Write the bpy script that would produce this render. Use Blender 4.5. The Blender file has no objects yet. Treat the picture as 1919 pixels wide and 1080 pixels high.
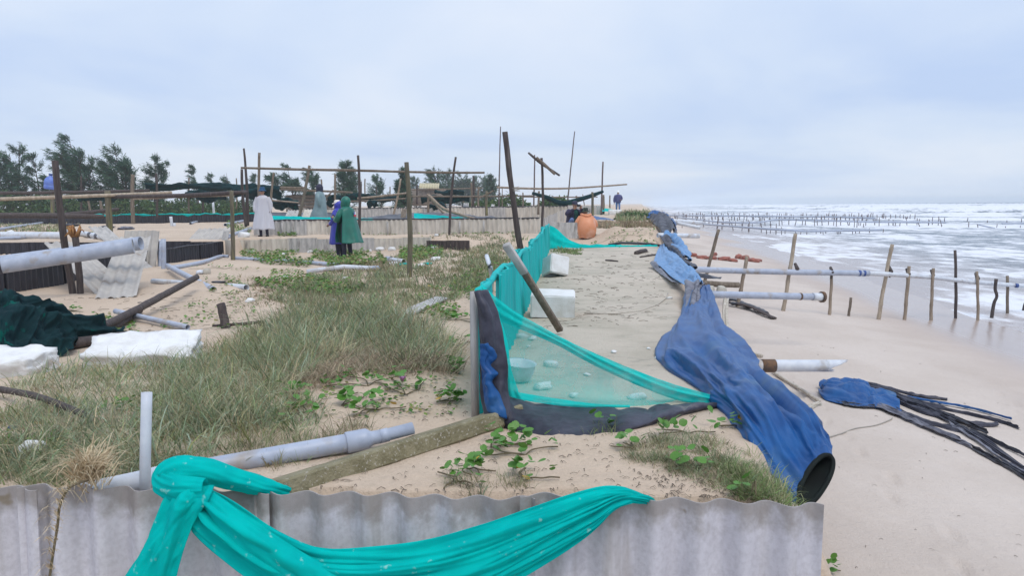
import bpy, bmesh, math, random
import numpy as np
from mathutils import Vector, Matrix
R = math.radians
random.seed(7); RNG = np.random.default_rng(11)
scene = bpy.context.scene
col = scene.collection
# ------------------------------------------------------------------ camera
CZ = 2.9                       # eye height above the sea
FPX = 1492.0                   # focal length in pixels of the 1919 px photograph
PITCH, ROLL = math.atan(155/FPX), math.atan(0.0083)
fw = Vector((0, math.cos(PITCH), -math.sin(PITCH)))
u0 = Vector((0, math.sin(PITCH), math.cos(PITCH))); r0 = Vector((1, 0, 0))
rt = r0*math.cos(ROLL) - u0*math.sin(ROLL); up = u0*math.cos(ROLL) + r0*math.sin(ROLL)
cam = bpy.data.objects.new('camera', bpy.data.cameras.new('camera')); col.objects.link(cam)
M3 = Matrix((rt, up, -fw)).transposed()
cam.matrix_world = Matrix.Translation((0, 0, CZ)) @ M3.to_4x4()
cam.data.sensor_width = 36; cam.data.lens = FPX*36/1919
cam.data.clip_start = 0.05; cam.data.clip_end = 20000
scene.camera = cam
# ------------------------------------------------------------------ light
SUN_EL, SUN_AZ = R(62), R(150)      # azimuth clockwise from +Y
world = bpy.data.worlds.new('World'); scene.world = world; world.use_nodes = True
nt = world.node_tree; nt.nodes.clear()
def N(t, **k):
    n = nt.nodes.new(t)
    for a, b in k.items(): setattr(n, a, b)
    return n
out = N('ShaderNodeOutputWorld'); bg = N('ShaderNodeBackground'); bg.inputs['Strength'].default_value = 0.1
sky = N('ShaderNodeTexSky', sky_type='NISHITA'); sky.sun_disc = False
sky.sun_elevation = SUN_EL; sky.sun_rotation = SUN_AZ
tc = N('ShaderNodeTexCoord'); sep = N('ShaderNodeSeparateXYZ'); nt.links.new(tc.outputs['Generated'], sep.inputs[0])
den = N('ShaderNodeMath', operation='ADD'); den.inputs[1].default_value = 0.16
ab = N('ShaderNodeMath', operation='ABSOLUTE'); nt.links.new(sep.outputs['Z'], ab.inputs[0]); nt.links.new(ab.outputs[0], den.inputs[0])
dx = N('ShaderNodeMath', operation='DIVIDE'); dy = N('ShaderNodeMath', operation='DIVIDE')
nt.links.new(sep.outputs['X'], dx.inputs[0]); nt.links.new(den.outputs[0], dx.inputs[1])
nt.links.new(sep.outputs['Y'], dy.inputs[0]); nt.links.new(den.outputs[0], dy.inputs[1])
cmb = N('ShaderNodeCombineXYZ'); nt.links.new(dx.outputs[0], cmb.inputs[0]); nt.links.new(dy.outputs[0], cmb.inputs[1])
nz = N('ShaderNodeTexNoise'); nz.inputs['Scale'].default_value = 0.55; nz.inputs['Detail'].default_value = 5; nz.inputs['Roughness'].default_value = 0.5
nz.inputs['Distortion'].default_value = 0.4
nt.links.new(cmb.outputs[0], nz.inputs['Vector'])
ramp = N('ShaderNodeValToRGB'); nt.links.new(nz.outputs['Fac'], ramp.inputs[0])
e = ramp.color_ramp.elements
e[0].position = 0.34; e[0].color = (0.51, 0.635, 0.885, 1)
e[1].position = 0.68; e[1].color = (0.80, 0.85, 0.945, 1)
ramp.color_ramp.elements.new(0.5).color = (0.645, 0.745, 0.915, 1)
# an overcast sky is brighter towards the zenith
zr = N('ShaderNodeMapRange'); nt.links.new(sep.outputs['Z'], zr.inputs[0])
zr.inputs[1].default_value = 0.0; zr.inputs[2].default_value = 1.0; zr.inputs[3].default_value = 9.2; zr.inputs[4].default_value = 13.0
sc = N('ShaderNodeVectorMath', operation='SCALE'); nt.links.new(ramp.outputs[0], sc.inputs[0]); nt.links.new(zr.outputs[0], sc.inputs['Scale'])
mx = N('ShaderNodeMix', data_type='RGBA'); mx.inputs['Factor'].default_value = 0.88
nt.links.new(sky.outputs[0], mx.inputs['A']); nt.links.new(sc.outputs[0], mx.inputs['B'])
nt.links.new(mx.outputs['Result'], bg.inputs['Color']); nt.links.new(bg.outputs[0], out.inputs[0])
sl = bpy.data.lights.new('sun', 'SUN'); sl.energy = 1.35; sl.angle = R(30); sl.color = (1.0, 0.95, 0.88)
so = bpy.data.objects.new('sun', sl); col.objects.link(so)
sd = Vector((math.sin(SUN_AZ)*math.cos(SUN_EL), math.cos(SUN_AZ)*math.cos(SUN_EL), math.sin(SUN_EL)))
so.rotation_euler = sd.to_track_quat('Z', 'Y').to_euler(); so.location = (0, 0, 60)
vs = scene.view_settings; vs.view_transform = 'Standard'; vs.look = 'None'; vs.gamma = 1; vs.exposure = 0.16; vs.use_curve_mapping = False

# ------------------------------------------------------------------ maths helpers
def ray(px, py):
    return fw + rt*((px-959.5)/FPX) - up*((py-540)/FPX)
def W(px, py, z):              # pixel -> point at height z below the eye (z negative)
    d = ray(px, py); t = z/d.z
    return Vector((d.x*t, d.y*t, CZ+z))
def D(px, py, Y):              # pixel -> point at distance Y
    d = ray(px, py); t = Y/d.y
    return Vector((d.x*t, Y, CZ+d.z*t))
def _h(ix, iy, iz, s):
    v = np.sin(ix*127.1+iy*311.7+iz*74.7+s*53.3)*43758.5453
    return v-np.floor(v)
def vn(x, y, z=0.0, s=0):
    x = np.asarray(x, float); y = np.asarray(y, float); z = np.asarray(z, float)+0*x
    ix, iy, iz = np.floor(x), np.floor(y), np.floor(z)
    fx, fy, fz = x-ix, y-iy, z-iz
    fx = fx*fx*(3-2*fx); fy = fy*fy*(3-2*fy); fz = fz*fz*(3-2*fz)
    def L(a, b, t): return a+(b-a)*t
    c = lambda i, j, k: _h(ix+i, iy+j, iz+k, s)
    a = L(L(c(0,0,0), c(1,0,0), fx), L(c(0,1,0), c(1,1,0), fx), fy)
    b = L(L(c(0,0,1), c(1,0,1), fx), L(c(0,1,1), c(1,1,1), fx), fy)
    return L(a, b, fz)
def fbm(x, y, z=0.0, o=4, s=0):
    r = 0; a = 0.5; t = 0
    for i in range(o):
        r = r+a*vn(np.asarray(x)*2**i, np.asarray(y)*2**i, np.asarray(z)*2**i, s+i*7); t += a; a *= 0.5
    return r/t
def sst(a, b, x):
    t = np.clip((x-a)/(b-a), 0, 1); return t*t*(3-2*t)

# ------------------------------------------------------------------ object helpers
def tag(o, label=None, cat=None, group=None, kind=None):
    if label: o['label'] = label
    if cat: o['category'] = cat
    if group: o['group'] = group
    if kind: o['kind'] = kind
    return o
def empty(name, loc, label=None, cat=None, group=None):
    o = bpy.data.objects.new(name, None); o.location = loc; o.empty_display_size = 0.1
    col.objects.link(o); return tag(o, label, cat, group)
def link(name, me, mat=None, parent=None, smooth=True, origin=True):
    n = len(me.vertices); co = np.empty(n*3, np.float32); me.vertices.foreach_get('co', co); co = co.reshape(-1, 3)
    loc = Vector((0, 0, 0))
    if parent is not None: loc = parent_world(parent)
    elif origin: loc = Vector((float((co[:,0].min()+co[:,0].max())/2), float((co[:,1].min()+co[:,1].max())/2), float(co[:,2].min())))
    co -= np.array(loc, np.float32)
    me.vertices.foreach_set('co', co.ravel())
    if mat is not None and not me.materials: me.materials.append(mat)
    if smooth: me.polygons.foreach_set('use_smooth', np.ones(len(me.polygons), bool))
    me.update()
    o = bpy.data.objects.new(name, me); col.objects.link(o)
    if parent is not None: o.parent = parent
    else: o.location = loc
    return o
def parent_world(p):
    v = Vector(p.location)
    while p.parent: p = p.parent; v += p.location
    return v
def mesh(name, V, Fc, mat=None, parent=None, smooth=True, origin=True):
    me = bpy.data.meshes.new(name); me.from_pydata([tuple(v) for v in V], [], [tuple(f) for f in Fc])
    return link(name, me, mat, parent, smooth, origin)
def npmesh(name, V, Fc, mat=None, parent=None, smooth=True, attrs=None, origin=True):
    """V (n,3) floats, Fc (m,k) ints with k 3 or 4 (or a list of such arrays)"""
    if not isinstance(Fc, list): Fc = [Fc]
    me = bpy.data.meshes.new(name); V = np.asarray(V, np.float32)
    me.vertices.add(len(V)); me.vertices.foreach_set('co', V.ravel())
    li = np.concatenate([f.ravel() for f in Fc]).astype(np.int32)
    ls = np.concatenate([np.full(len(f), f.shape[1]) for f in Fc]); st = np.concatenate([[0], np.cumsum(ls)[:-1]])
    me.loops.add(len(li)); me.loops.foreach_set('vertex_index', li)
    me.polygons.add(len(ls)); me.polygons.foreach_set('loop_start', st.astype(np.int32)); me.polygons.foreach_set('loop_total', ls.astype(np.int32))
    me.update(calc_edges=True); me.validate()
    for k, a in (attrs or {}).items():
        a = np.asarray(a, np.float32)
        if a.ndim == 1:
            at = me.attributes.new(k, 'FLOAT', 'POINT'); at.data.foreach_set('value', a)
        else:
            at = me.attributes.new(k, 'FLOAT_COLOR', 'POINT'); c = np.ones((len(a), 4), np.float32); c[:, :3] = a; at.data.foreach_set('color', c.ravel())
    return link(name, me, mat, parent, smooth, origin)
def gridfaces(nu, nv, closed=False):
    i = np.arange(nu-1)[:, None]; j = np.arange(nv if closed else nv-1)[None, :]
    a = i*nv+j; b = i*nv+(j+1) % nv
    return np.stack([a, b, b+nv, a+nv], -1).reshape(-1, 4)
def cr(P, n):                  # Catmull-Rom resampling of points P (m,k) to n points
    P = np.asarray(P, float)
    if len(P) == 2: t = np.linspace(0, 1, n)[:, None]; return P[0]*(1-t)+P[1]*t
    Q = np.vstack([2*P[0]-P[1], P, 2*P[-1]-P[-2]])
    t = np.linspace(0, len(P)-1, n); i = np.minimum(t.astype(int), len(P)-2); f = (t-i)[:, None]
    p0, p1, p2, p3 = Q[i], Q[i+1], Q[i+2], Q[i+3]
    return 0.5*((2*p1)+(-p0+p2)*f+(2*p0-5*p1+4*p2-p3)*f**2+(-p0+3*p1-3*p2+p3)*f**3)
def frames(P):
    P = np.asarray(P, float); T = np.gradient(P, axis=0); T /= np.linalg.norm(T, axis=1)[:, None]+1e-9
    a = np.array([0, 0, 1.0]) if abs(T[0][2]) < 0.85 else np.array([1.0, 0, 0])
    A = [];
    for t in T:
        a = a-t*np.dot(a, t); a /= np.linalg.norm(a)+1e-9; A.append(a.copy())
    A = np.array(A); return T, A, np.cross(T, A)
def tube_geo(P, r, seg=10, rough=0.0, seed=0, caps=True, inner=0.0):
    """swept tube; r scalar, list or (n,2) for an ellipse; inner>0 makes a hollow pipe"""
    P = np.asarray(P, float); n = len(P); r = np.asarray(r, float)
    if r.ndim == 0: r = np.full((n, 2), float(r))
    elif r.ndim == 1: r = np.stack([r, r], 1)
    T, A, B = frames(P); th = np.linspace(0, 2*np.pi, seg, endpoint=False)
    V = P[:, None]+A[:, None]*(np.sin(th)[None, :, None]*r[:, 1][:, None, None])+B[:, None]*(np.cos(th)[None, :, None]*r[:, 0][:, None, None])
    if rough:
        k = fbm(V[..., 0]*9+seed, V[..., 1]*9, V[..., 2]*4, 3, seed)-0.5
        V = P[:, None]+(V-P[:, None])*(1+rough*2*k)[..., None]
    Vs = V.reshape(-1, 3); Fq = [gridfaces(n, seg, True)]
    if inner:
        Vi = (P[:, None]+(V-P[:, None])*(1-inner)).reshape(-1, 3); m = len(Vs)
        Vs = np.vstack([Vs, Vi]); Fq.append(gridfaces(n, seg, True)[:, ::-1]+m)
        j = np.arange(seg); k = (j+1) % seg
        Fq.append(np.stack([j, j+m, k+m, k], 1)); o = (n-1)*seg
        Fq.append(np.stack([j+o, k+o, k+m+o, j+m+o], 1))
    elif caps:
        m = len(Vs); Vs = np.vstack([Vs, P[0], P[-1]]); j = np.arange(seg); k = (j+1) % seg; o = (n-1)*seg
        Fq.append(np.stack([k, j, np.full(seg, m)], 1)); Fq.append(np.stack([j+o, k+o, np.full(seg, m+1)], 1))
    return Vs, Fq
def merge(geos):
    V = []; q = []; t = []; o = 0
    for v, fs in geos:
        V.append(v)
        for f in (fs if isinstance(fs, list) else [fs]): (q if f.shape[1] == 4 else t).append(f+o)
        o += len(v)
    F_ = []
    if q: F_.append(np.vstack(q))
    if t: F_.append(np.vstack(t))
    return np.vstack(V), F_
def tube(name, P, r, mat, parent=None, seg=10, **k):
    v, f = tube_geo(P, r, seg, **k); return npmesh(name, v, f, mat, parent)
def box_geo(c, half, rot=None, bev=0.0):
    h = np.array(half); b = min(bev, min(half)*0.45)
    S = []
    for sx in (-1, 1):
        for sy in (-1, 1):
            for sz in (-1, 1): S.append((sx, sy, sz))
    bm = bmesh.new(); bmesh.ops.create_cube(bm, size=2)
    for v in bm.verts: v.co = Vector((v.co.x*h[0], v.co.y*h[1], v.co.z*h[2]))
    if b > 0: bmesh.ops.bevel(bm, geom=bm.edges[:], offset=b, segments=1, affect='EDGES')
    Rm = rot if rot is not None else Matrix.Identity(3)
    V = np.array([tuple(Rm @ v.co + Vector(c)) for v in bm.verts]); bm.verts.index_update()
    q = [[v.index for v in f.verts] for f in bm.faces if len(f.verts) == 4]; t = [[v.index for v in f.verts] for f in bm.faces if len(f.verts) == 3]
    bm.free(); Fs = [np.array(q)] if q else []
    if t: Fs.append(np.array(t))
    return V, Fs
def rotz(a): return Matrix.Rotation(a, 3, 'Z')
def axes(p, q, roll=0.0):      # rotation whose X axis runs p->q
    x = (Vector(q)-Vector(p)).normalized(); z = Vector((0, 0, 1)) if abs(x.z) < 0.9 else Vector((0, -1, 0))
    y = z.cross(x).normalized(); z = x.cross(y)
    return Matrix((x, y, z)).transposed() @ Matrix.Rotation(roll, 3, 'X')
def beam_geo(p, q, w, h, roll=0.0, bev=0.01):
    p = Vector(p); q = Vector(q); return box_geo((p+q)/2, ((q-p).length/2, w/2, h/2), axes(p, q, roll), bev)
_ico = {}
def lump_geo(c, size, seed=0, sub=3, amp=0.35, freq=1.6, rot=0.0, cut=None):
    if sub not in _ico:
        bm = bmesh.new(); bmesh.ops.create_icosphere(bm, subdivisions=sub, radius=1); bm.verts.index_update()
        _ico[sub] = (np.array([tuple(v.co) for v in bm.verts]), np.array([[v.index for v in f.verts] for f in bm.faces])); bm.free()
    V, Fc = _ico[sub]; V = V.copy()
    # squarish lump with broken faces
    p = np.sign(V)*np.abs(V)**0.75
    k = 1+amp*2*(fbm(p[:,0]*freq+seed*3.1, p[:,1]*freq+seed*1.7, p[:,2]*freq, 3, seed)-0.5)
    p = p*k[:, None]
    if cut is not None: p[:, 2] = np.maximum(p[:, 2], cut)
    p = p*np.array(size)
    c_, s_ = math.cos(rot), math.sin(rot)
    p = np.stack([p[:,0]*c_-p[:,1]*s_, p[:,0]*s_+p[:,1]*c_, p[:,2]], 1)+np.array(c)
    return p, [Fc]
def lump(name, c, size, mat, parent=None, smooth=True, **k):
    v, f = lump_geo(c, size, **k); return npmesh(name, v, f, mat, parent, smooth)
def cloth(name, rows, nu, nv, mat, parent=None, folds=0, famp=0.0, namp=0.0, nscale=6.0, seed=0, stretch=(1,1,1), closed=False, fphase=0.0, thick=0.0, taper=True, pamp=0.0, pu=6.0, pv=4.0, pin=0.0):
    """rows: list of cross sections (each m points); resampled, folded and wrinkled"""
    Rr = np.array([cr(np.array([tuple(p) for p in r]), nv) for r in rows])
    G = np.stack([cr(Rr[:, j], nu) for j in range(nv)], 1)
    du = np.gradient(G, axis=0); dv = np.gradient(G, axis=1); nn = np.cross(du, dv); nn /= np.linalg.norm(nn, axis=2)[..., None]+1e-9
    v = np.linspace(0, 1, nv)[None, :]; u = np.linspace(0, 1, nu)[:, None]
    d = np.zeros((nu, nv))
    if folds:
        w = fbm(u*3+seed, v*0+seed, 0, 3, seed)-0.5
        d = d+famp*np.sin((v*folds+w*0.9+0.25*np.sin(u*5+seed))*2*np.pi+fphase)*(0.6+0.8*vn(u*4+0*v, v*5, 0, seed+3))
    if namp:
        q = fbm(G[..., 0]*nscale*stretch[0], G[..., 1]*nscale*stretch[1], G[..., 2]*nscale*stretch[2], 4, seed)
        q2 = fbm(G[..., 0]*nscale*2.3*stretch[0]+9, G[..., 1]*nscale*2.3*stretch[1], G[..., 2]*nscale*2.3*stretch[2], 3, seed+5)
        d = d+namp*(1.4*(0.5-np.abs(q-0.5)*4)+0.7*(0.5-np.abs(q2-0.5)*4))
    if pamp:                   # creases that follow the cloth's own length
        a1, a2 = (np.cos(2*np.pi*v)*pv/4+0*u, np.sin(2*np.pi*v)*pv/4+0*u) if closed else (v*pv+0*u, 0*u*v)
        wv = 1.2*(fbm(u*pu*.5+seed, a1*.5, a2*.5, 2, seed+9)-.5)
        r1 = 1-np.abs(fbm(u*pu+wv, a1+wv, a2, 2, seed)-.5)*5; r2 = 1-np.abs(fbm(u*pu*2.3+wv, a1*2.2, a2*2.2+wv, 3, seed+4)-.5)*5
        pk_ = np.clip(u*pin+.12, 0, 1) if pin else 1
        d = d+pk_*pamp*(np.clip(r1, -.6, 1)+.38*np.clip(r2, -.6, 1)+1.1*(fbm(u*pu*.5, a1*.6, a2*.6, 2, seed+2)-.5))
    if taper and not closed: d = d*(0.35+0.65*np.sin(np.pi*np.clip(v, 0.0, 1.0))**0.5)
    G = G+nn*d[..., None]
    if closed: G = G[:, :-1]; nv = nv-1
    o = npmesh(name, G.reshape(-1, 3), gridfaces(nu, nv, closed), mat, parent)
    if thick:
        m = o.modifiers.new('thickness', 'SOLIDIFY'); m.thickness = thick; m.offset = 0
    return o

# ------------------------------------------------------------------ materials
def newmat(name):
    m = bpy.data.materials.new(name); m.use_nodes = True; m.node_tree.nodes.clear(); return m, m.node_tree
def node(t, ty, **k):
    n = t.nodes.new(ty)
    for a, b in k.items(): setattr(n, a, b)
    return n
def pm(name, c1, c2=None, c3=None, scale=6.0, detail=5, stretch=(1,1,1), rough=0.7, rough2=None, bump=0.0, bscale=None, spec=0.4, lo=0.35, hi=0.65, c3lo=0.6, c3hi=0.75, c3scale=2.0, alpha=None, transl=0.0, coord='Object', metallic=0.0):
    m, t = newmat(name); L = t.links.new
    o = node(t, 'ShaderNodeOutputMaterial'); b = node(t, 'ShaderNodeBsdfPrincipled')
    b.inputs['Roughness'].default_value = rough; b.inputs['Specular IOR Level'].default_value = spec; b.inputs['Metallic'].default_value = metallic
    b.inputs['Base Color'].default_value = (*c1, 1)
    tcn = node(t, 'ShaderNodeTexCoord'); mp = node(t, 'ShaderNodeMapping'); mp.inputs['Scale'].default_value = stretch
    L(tcn.outputs[coord], mp.inputs[0])
    if c2:
        n = node(t, 'ShaderNodeTexNoise'); n.inputs['Scale'].default_value = scale; n.inputs['Detail'].default_value = detail; n.inputs['Roughness'].default_value = 0.62
        L(mp.outputs[0], n.inputs['Vector'])
        mr = node(t, 'ShaderNodeMapRange'); mr.interpolation_type = 'SMOOTHSTEP'; mr.inputs[1].default_value = lo; mr.inputs[2].default_value = hi; L(n.outputs['Fac'], mr.inputs[0])
        mixn = node(t, 'ShaderNodeMix', data_type='RGBA'); mixn.inputs['A'].default_value = (*c1, 1); mixn.inputs['B'].default_value = (*c2, 1)
        L(mr.outputs[0], mixn.inputs['Factor']); src = mixn.outputs['Result']
        if rough2 is not None:
            rr = node(t, 'ShaderNodeMapRange'); rr.inputs[3].default_value = rough; rr.inputs[4].default_value = rough2; L(mr.outputs[0], rr.inputs[0]); L(rr.outputs[0], b.inputs['Roughness'])
        if c3:
            n3 = node(t, 'ShaderNodeTexNoise'); n3.inputs['Scale'].default_value = c3scale; n3.inputs['Detail'].default_value = 4; L(mp.outputs[0], n3.inputs['Vector'])
            m3 = node(t, 'ShaderNodeMapRange'); m3.inputs[1].default_value = c3lo; m3.inputs[2].default_value = c3hi; L(n3.outputs['Fac'], m3.inputs[0])
            mx3 = node(t, 'ShaderNodeMix', data_type='RGBA'); mx3.inputs['B'].default_value = (*c3, 1); L(src, mx3.inputs['A']); L(m3.outputs[0], mx3.inputs['Factor']); src = mx3.outputs['Result']
        L(src, b.inputs['Base Color'])
    if bump:
        nb = node(t, 'ShaderNodeTexNoise'); nb.inputs['Scale'].default_value = bscale or scale*4; nb.inputs['Detail'].default_value = 5; L(mp.outputs[0], nb.inputs['Vector'])
        bp = node(t, 'ShaderNodeBump'); bp.inputs['Strength'].default_value = bump; bp.inputs['Distance'].default_value = 0.01; L(nb.outputs['Fac'], bp.inputs['Height']); L(bp.outputs[0], b.inputs['Normal'])
    sh = b.outputs[0]
    if transl:
        tr = node(t, 'ShaderNodeBsdfTranslucent'); tr.inputs['Color'].default_value = (*c1, 1)
        ms = node(t, 'ShaderNodeMixShader'); ms.inputs[0].default_value = transl; L(sh, ms.inputs[1]); L(tr.outputs[0], ms.inputs[2]); sh = ms.outputs[0]
    if alpha is not None:
        tp = node(t, 'ShaderNodeBsdfTransparent'); ms = node(t, 'ShaderNodeMixShader'); ms.inputs[0].default_value = alpha
        if alpha < 1 and c2:   # uneven weave
            am = node(t, 'ShaderNodeMapRange'); am.inputs[3].default_value = alpha*0.8; am.inputs[4].default_value = min(1, alpha*1.25); L(mr.outputs[0], am.inputs[0]); L(am.outputs[0], ms.inputs[0])
        L(tp.outputs[0], ms.inputs[1]); L(sh, ms.inputs[2]); sh = ms.outputs[0]
    L(sh, o.inputs[0]); return m
M = {}
M['fibro'] = pm('fibre_cement', (.40,.385,.40), (.56,.545,.58), (.20,.18,.15), scale=7, stretch=(1,1,.35), rough=.85, bump=.25, bscale=60, lo=.3, hi=.62, c3lo=.62, c3hi=.78, c3scale=4)
M['fibro_old'] = pm('weathered_fibre_cement', (.47,.43,.375), (.60,.555,.49), (.20,.185,.17), scale=3, stretch=(2,2,.6), rough=.9, bump=.15, bscale=40, c3lo=.60, c3hi=.78, c3scale=1.6)
M['fibro_grey'] = pm('grey_fibre_cement', (.36,.35,.34), (.50,.48,.46), (.16,.15,.14), scale=4, stretch=(2,2,.6), rough=.9, bump=.2, bscale=40, c3lo=.58, c3hi=.75, c3scale=3)
M['fibro_lean'] = pm('stained_fibre_cement', (.47,.44,.40), (.38,.355,.33), (.24,.17,.11), scale=3, rough=.9, bump=.12, bscale=30, c3lo=.62, c3hi=.75, c3scale=2.6)
M['pvc'] = pm('grey_pvc', (.40,.44,.53), (.33,.37,.46), (.30,.25,.20), scale=8, stretch=(1,1,1), rough=.42, bump=.05, c3lo=.57, c3hi=.76, c3scale=5)
M['pvc_white'] = pm('pale_pvc', (.62,.65,.69), (.52,.55,.61), (.36,.30,.24), scale=7, rough=.45, bump=.05, c3lo=.56, c3hi=.76, c3scale=5)
M['rust'] = pm('rusty_band', (.16,.09,.05), (.08,.06,.05), scale=15, rough=.9, bump=.4)
M['band'] = pm('dark_band', (.03,.03,.045), (.05,.05,.08), scale=10, rough=.5)
M['blueband'] = pm('blue_band', (.04,.08,.25), rough=.5)
M['teal'] = pm('teal_net', (.0,.60,.55), (.0,.50,.475), (.30,.72,.65), scale=7, rough=.9, bump=.22, bscale=300, transl=.3, spec=.08, c3lo=.66, c3hi=.74, c3scale=26)
M['teal_wall'] = pm('teal_net_on_wall', (.01,.46,.44), (.02,.38,.38), (.03,.10,.12), scale=6, stretch=(1,1,.6), rough=.8, bump=.15, bscale=120, spec=.2, c3lo=.68, c3hi=.75, c3scale=3.2)
M['teal_thin'] = pm('stretched_teal_net', (.03,.64,.57), (.06,.66,.59), scale=5, rough=.8, spec=.1, transl=.4, alpha=.46)
M['teal_dense'] = pm('doubled_teal_net', (.0,.62,.57), (.02,.66,.60), scale=7, rough=.8, spec=.1, transl=.35, alpha=.88)
M['blue'] = pm('blue_tarpaulin', (.004,.058,.205), (.008,.085,.265), (.06,.13,.22), scale=4, rough=.42, bump=.15, bscale=22, spec=.32, c3lo=.6, c3hi=.8, c3scale=3.4)
M['blue_pale'] = pm('faded_blue_tarpaulin', (.12,.27,.50), (.06,.20,.42), (.22,.28,.33), scale=4, rough=.45, bump=.15, bscale=18, spec=.5, c3lo=.62, c3hi=.8, c3scale=2.5)
M['blackside'] = pm('dusty_black_tarpaulin', (.016,.016,.026), (.055,.055,.078), (.28,.24,.20), scale=5, rough=.5, bump=.35, bscale=25, spec=.3, c3lo=.66, c3hi=.82, c3scale=5)
M['liner'] = pm('black_pond_liner', (.012,.012,.02), (.03,.03,.042), scale=4, stretch=(2,2,.5), rough=.38, bump=.2, bscale=15, spec=.5)
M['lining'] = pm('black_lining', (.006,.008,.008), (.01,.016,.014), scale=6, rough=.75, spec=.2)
M['greynet'] = pm('grey_sheeting', (.085,.085,.11), (.19,.19,.225), scale=6, rough=.5, bump=.3, bscale=30)
M['shade'] = pm('dark_green_shade_net', (.005,.022,.028), (.008,.035,.040), (.0,.085,.07), scale=5, rough=.9, bump=.4, bscale=110, spec=.15, c3lo=.63, c3hi=.68, c3scale=6)
M['foam'] = pm('white_foam', (.74,.74,.74), (.64,.63,.61), (.46,.43,.37), scale=6, rough=.85, bump=.4, bscale=60, c3lo=.58, c3hi=.8, c3scale=3)
M['wood_dark'] = pm('dark_wet_timber', (.045,.033,.033), (.085,.066,.060), (.16,.14,.13), scale=10, stretch=(3,3,.35), rough=.75, bump=.6, bscale=30, c3lo=.62, c3hi=.8, c3scale=4)
M['wood_mid'] = pm('weathered_timber', (.13,.10,.075), (.22,.18,.14), (.07,.055,.045), scale=9, stretch=(3,3,.3), rough=.85, bump=.6, bscale=30, c3scale=3)
M['wood_moss'] = pm('mossy_timber', (.17,.15,.10), (.09,.08,.06), (.20,.19,.06), scale=7, stretch=(3,3,.3), rough=.85, bump=.6, bscale=30, c3lo=.52, c3hi=.66, c3scale=2.5)
M['bamboo'] = pm('grey_bamboo', (.34,.27,.205), (.22,.17,.125), (.10,.08,.065), scale=6, stretch=(2,2,.5), rough=.6, bump=.15, bscale=30, c3lo=.6, c3hi=.75, c3scale=4)
M['bamboo_pale'] = pm('pale_bamboo', (.46,.38,.29), (.30,.24,.18), (.15,.12,.09), scale=6, stretch=(2,2,.5), rough=.6, bump=.15, bscale=30, c3lo=.64, c3hi=.78, c3scale=4)
M['stake'] = pm('sea_wet_stake', (.10,.075,.085), (.17,.13,.12), scale=3, rough=.7)
M['concrete'] = pm('mossy_concrete', (.17,.15,.085), (.27,.24,.15), (.36,.33,.27), scale=9, rough=.95, bump=1.0, bscale=90, c3lo=.60, c3hi=.66, c3scale=70)
M['brick'] = pm('wet_red_brick', (.36,.13,.095), (.27,.10,.08), (.42,.33,.29), scale=8, rough=.85, bump=.6, bscale=25, c3lo=.6, c3hi=.75, c3scale=5)
M['leaf'] = pm('creeper_leaf', (.075,.21,.03), (.13,.29,.05), (.05,.14,.025), scale=9, rough=.45, spec=.4, transl=.2, coord='Object')
M['yleaf'] = pm('yellow_leaf', (.62,.42,.03), (.5,.27,.03), scale=15, rough=.5)
M['stem'] = pm('creeper_stem', (.12,.10,.05), (.17,.13,.08), scale=10, rough=.7)
M['flower'] = pm('pink_flower', (.55,.24,.52), rough=.6)
M['jug'] = pm('blue_plastic_jug', (.16,.26,.72), (.24,.36,.78), scale=4, rough=.25, transl=.35)
M['rope'] = pm('frayed_rope', (.56,.52,.46), (.42,.37,.30), scale=30, rough=.9, bump=.6)
M['wire'] = pm('tie_wire', (.35,.32,.28), rough=.7)
M['stone'] = pm('pale_block', (.50,.47,.41), (.38,.35,.30), scale=8, rough=.9, bump=.4)
M['roof'] = pm('cream_roof', (.52,.46,.30), (.45,.40,.27), scale=5, rough=.8)
M['hutwall'] = pm('hut_boards', (.16,.13,.11), (.24,.20,.17), scale=6, rough=.9)
def attrmat(name, rough=.7, transl=0.3, spec=.25):
    m, t = newmat(name); L = t.links.new
    o = node(t, 'ShaderNodeOutputMaterial'); b = node(t, 'ShaderNodeBsdfPrincipled'); a = node(t, 'ShaderNodeAttribute', attribute_name='Col')
    b.inputs['Roughness'].default_value = rough; b.inputs['Specular IOR Level'].default_value = spec
    L(a.outputs['Color'], b.inputs['Base Color']); tr = node(t, 'ShaderNodeBsdfTranslucent'); L(a.outputs['Color'], tr.inputs[0])
    ms = node(t, 'ShaderNodeMixShader'); ms.inputs[0].default_value = transl; L(b.outputs[0], ms.inputs[1]); L(tr.outputs[0], ms.inputs[2]); L(ms.outputs[0], o.inputs[0]); return m
M['blade'] = attrmat('grass_blades', .65, .15); M['needle'] = attrmat('casuarina_needles', .8, .2)
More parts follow.
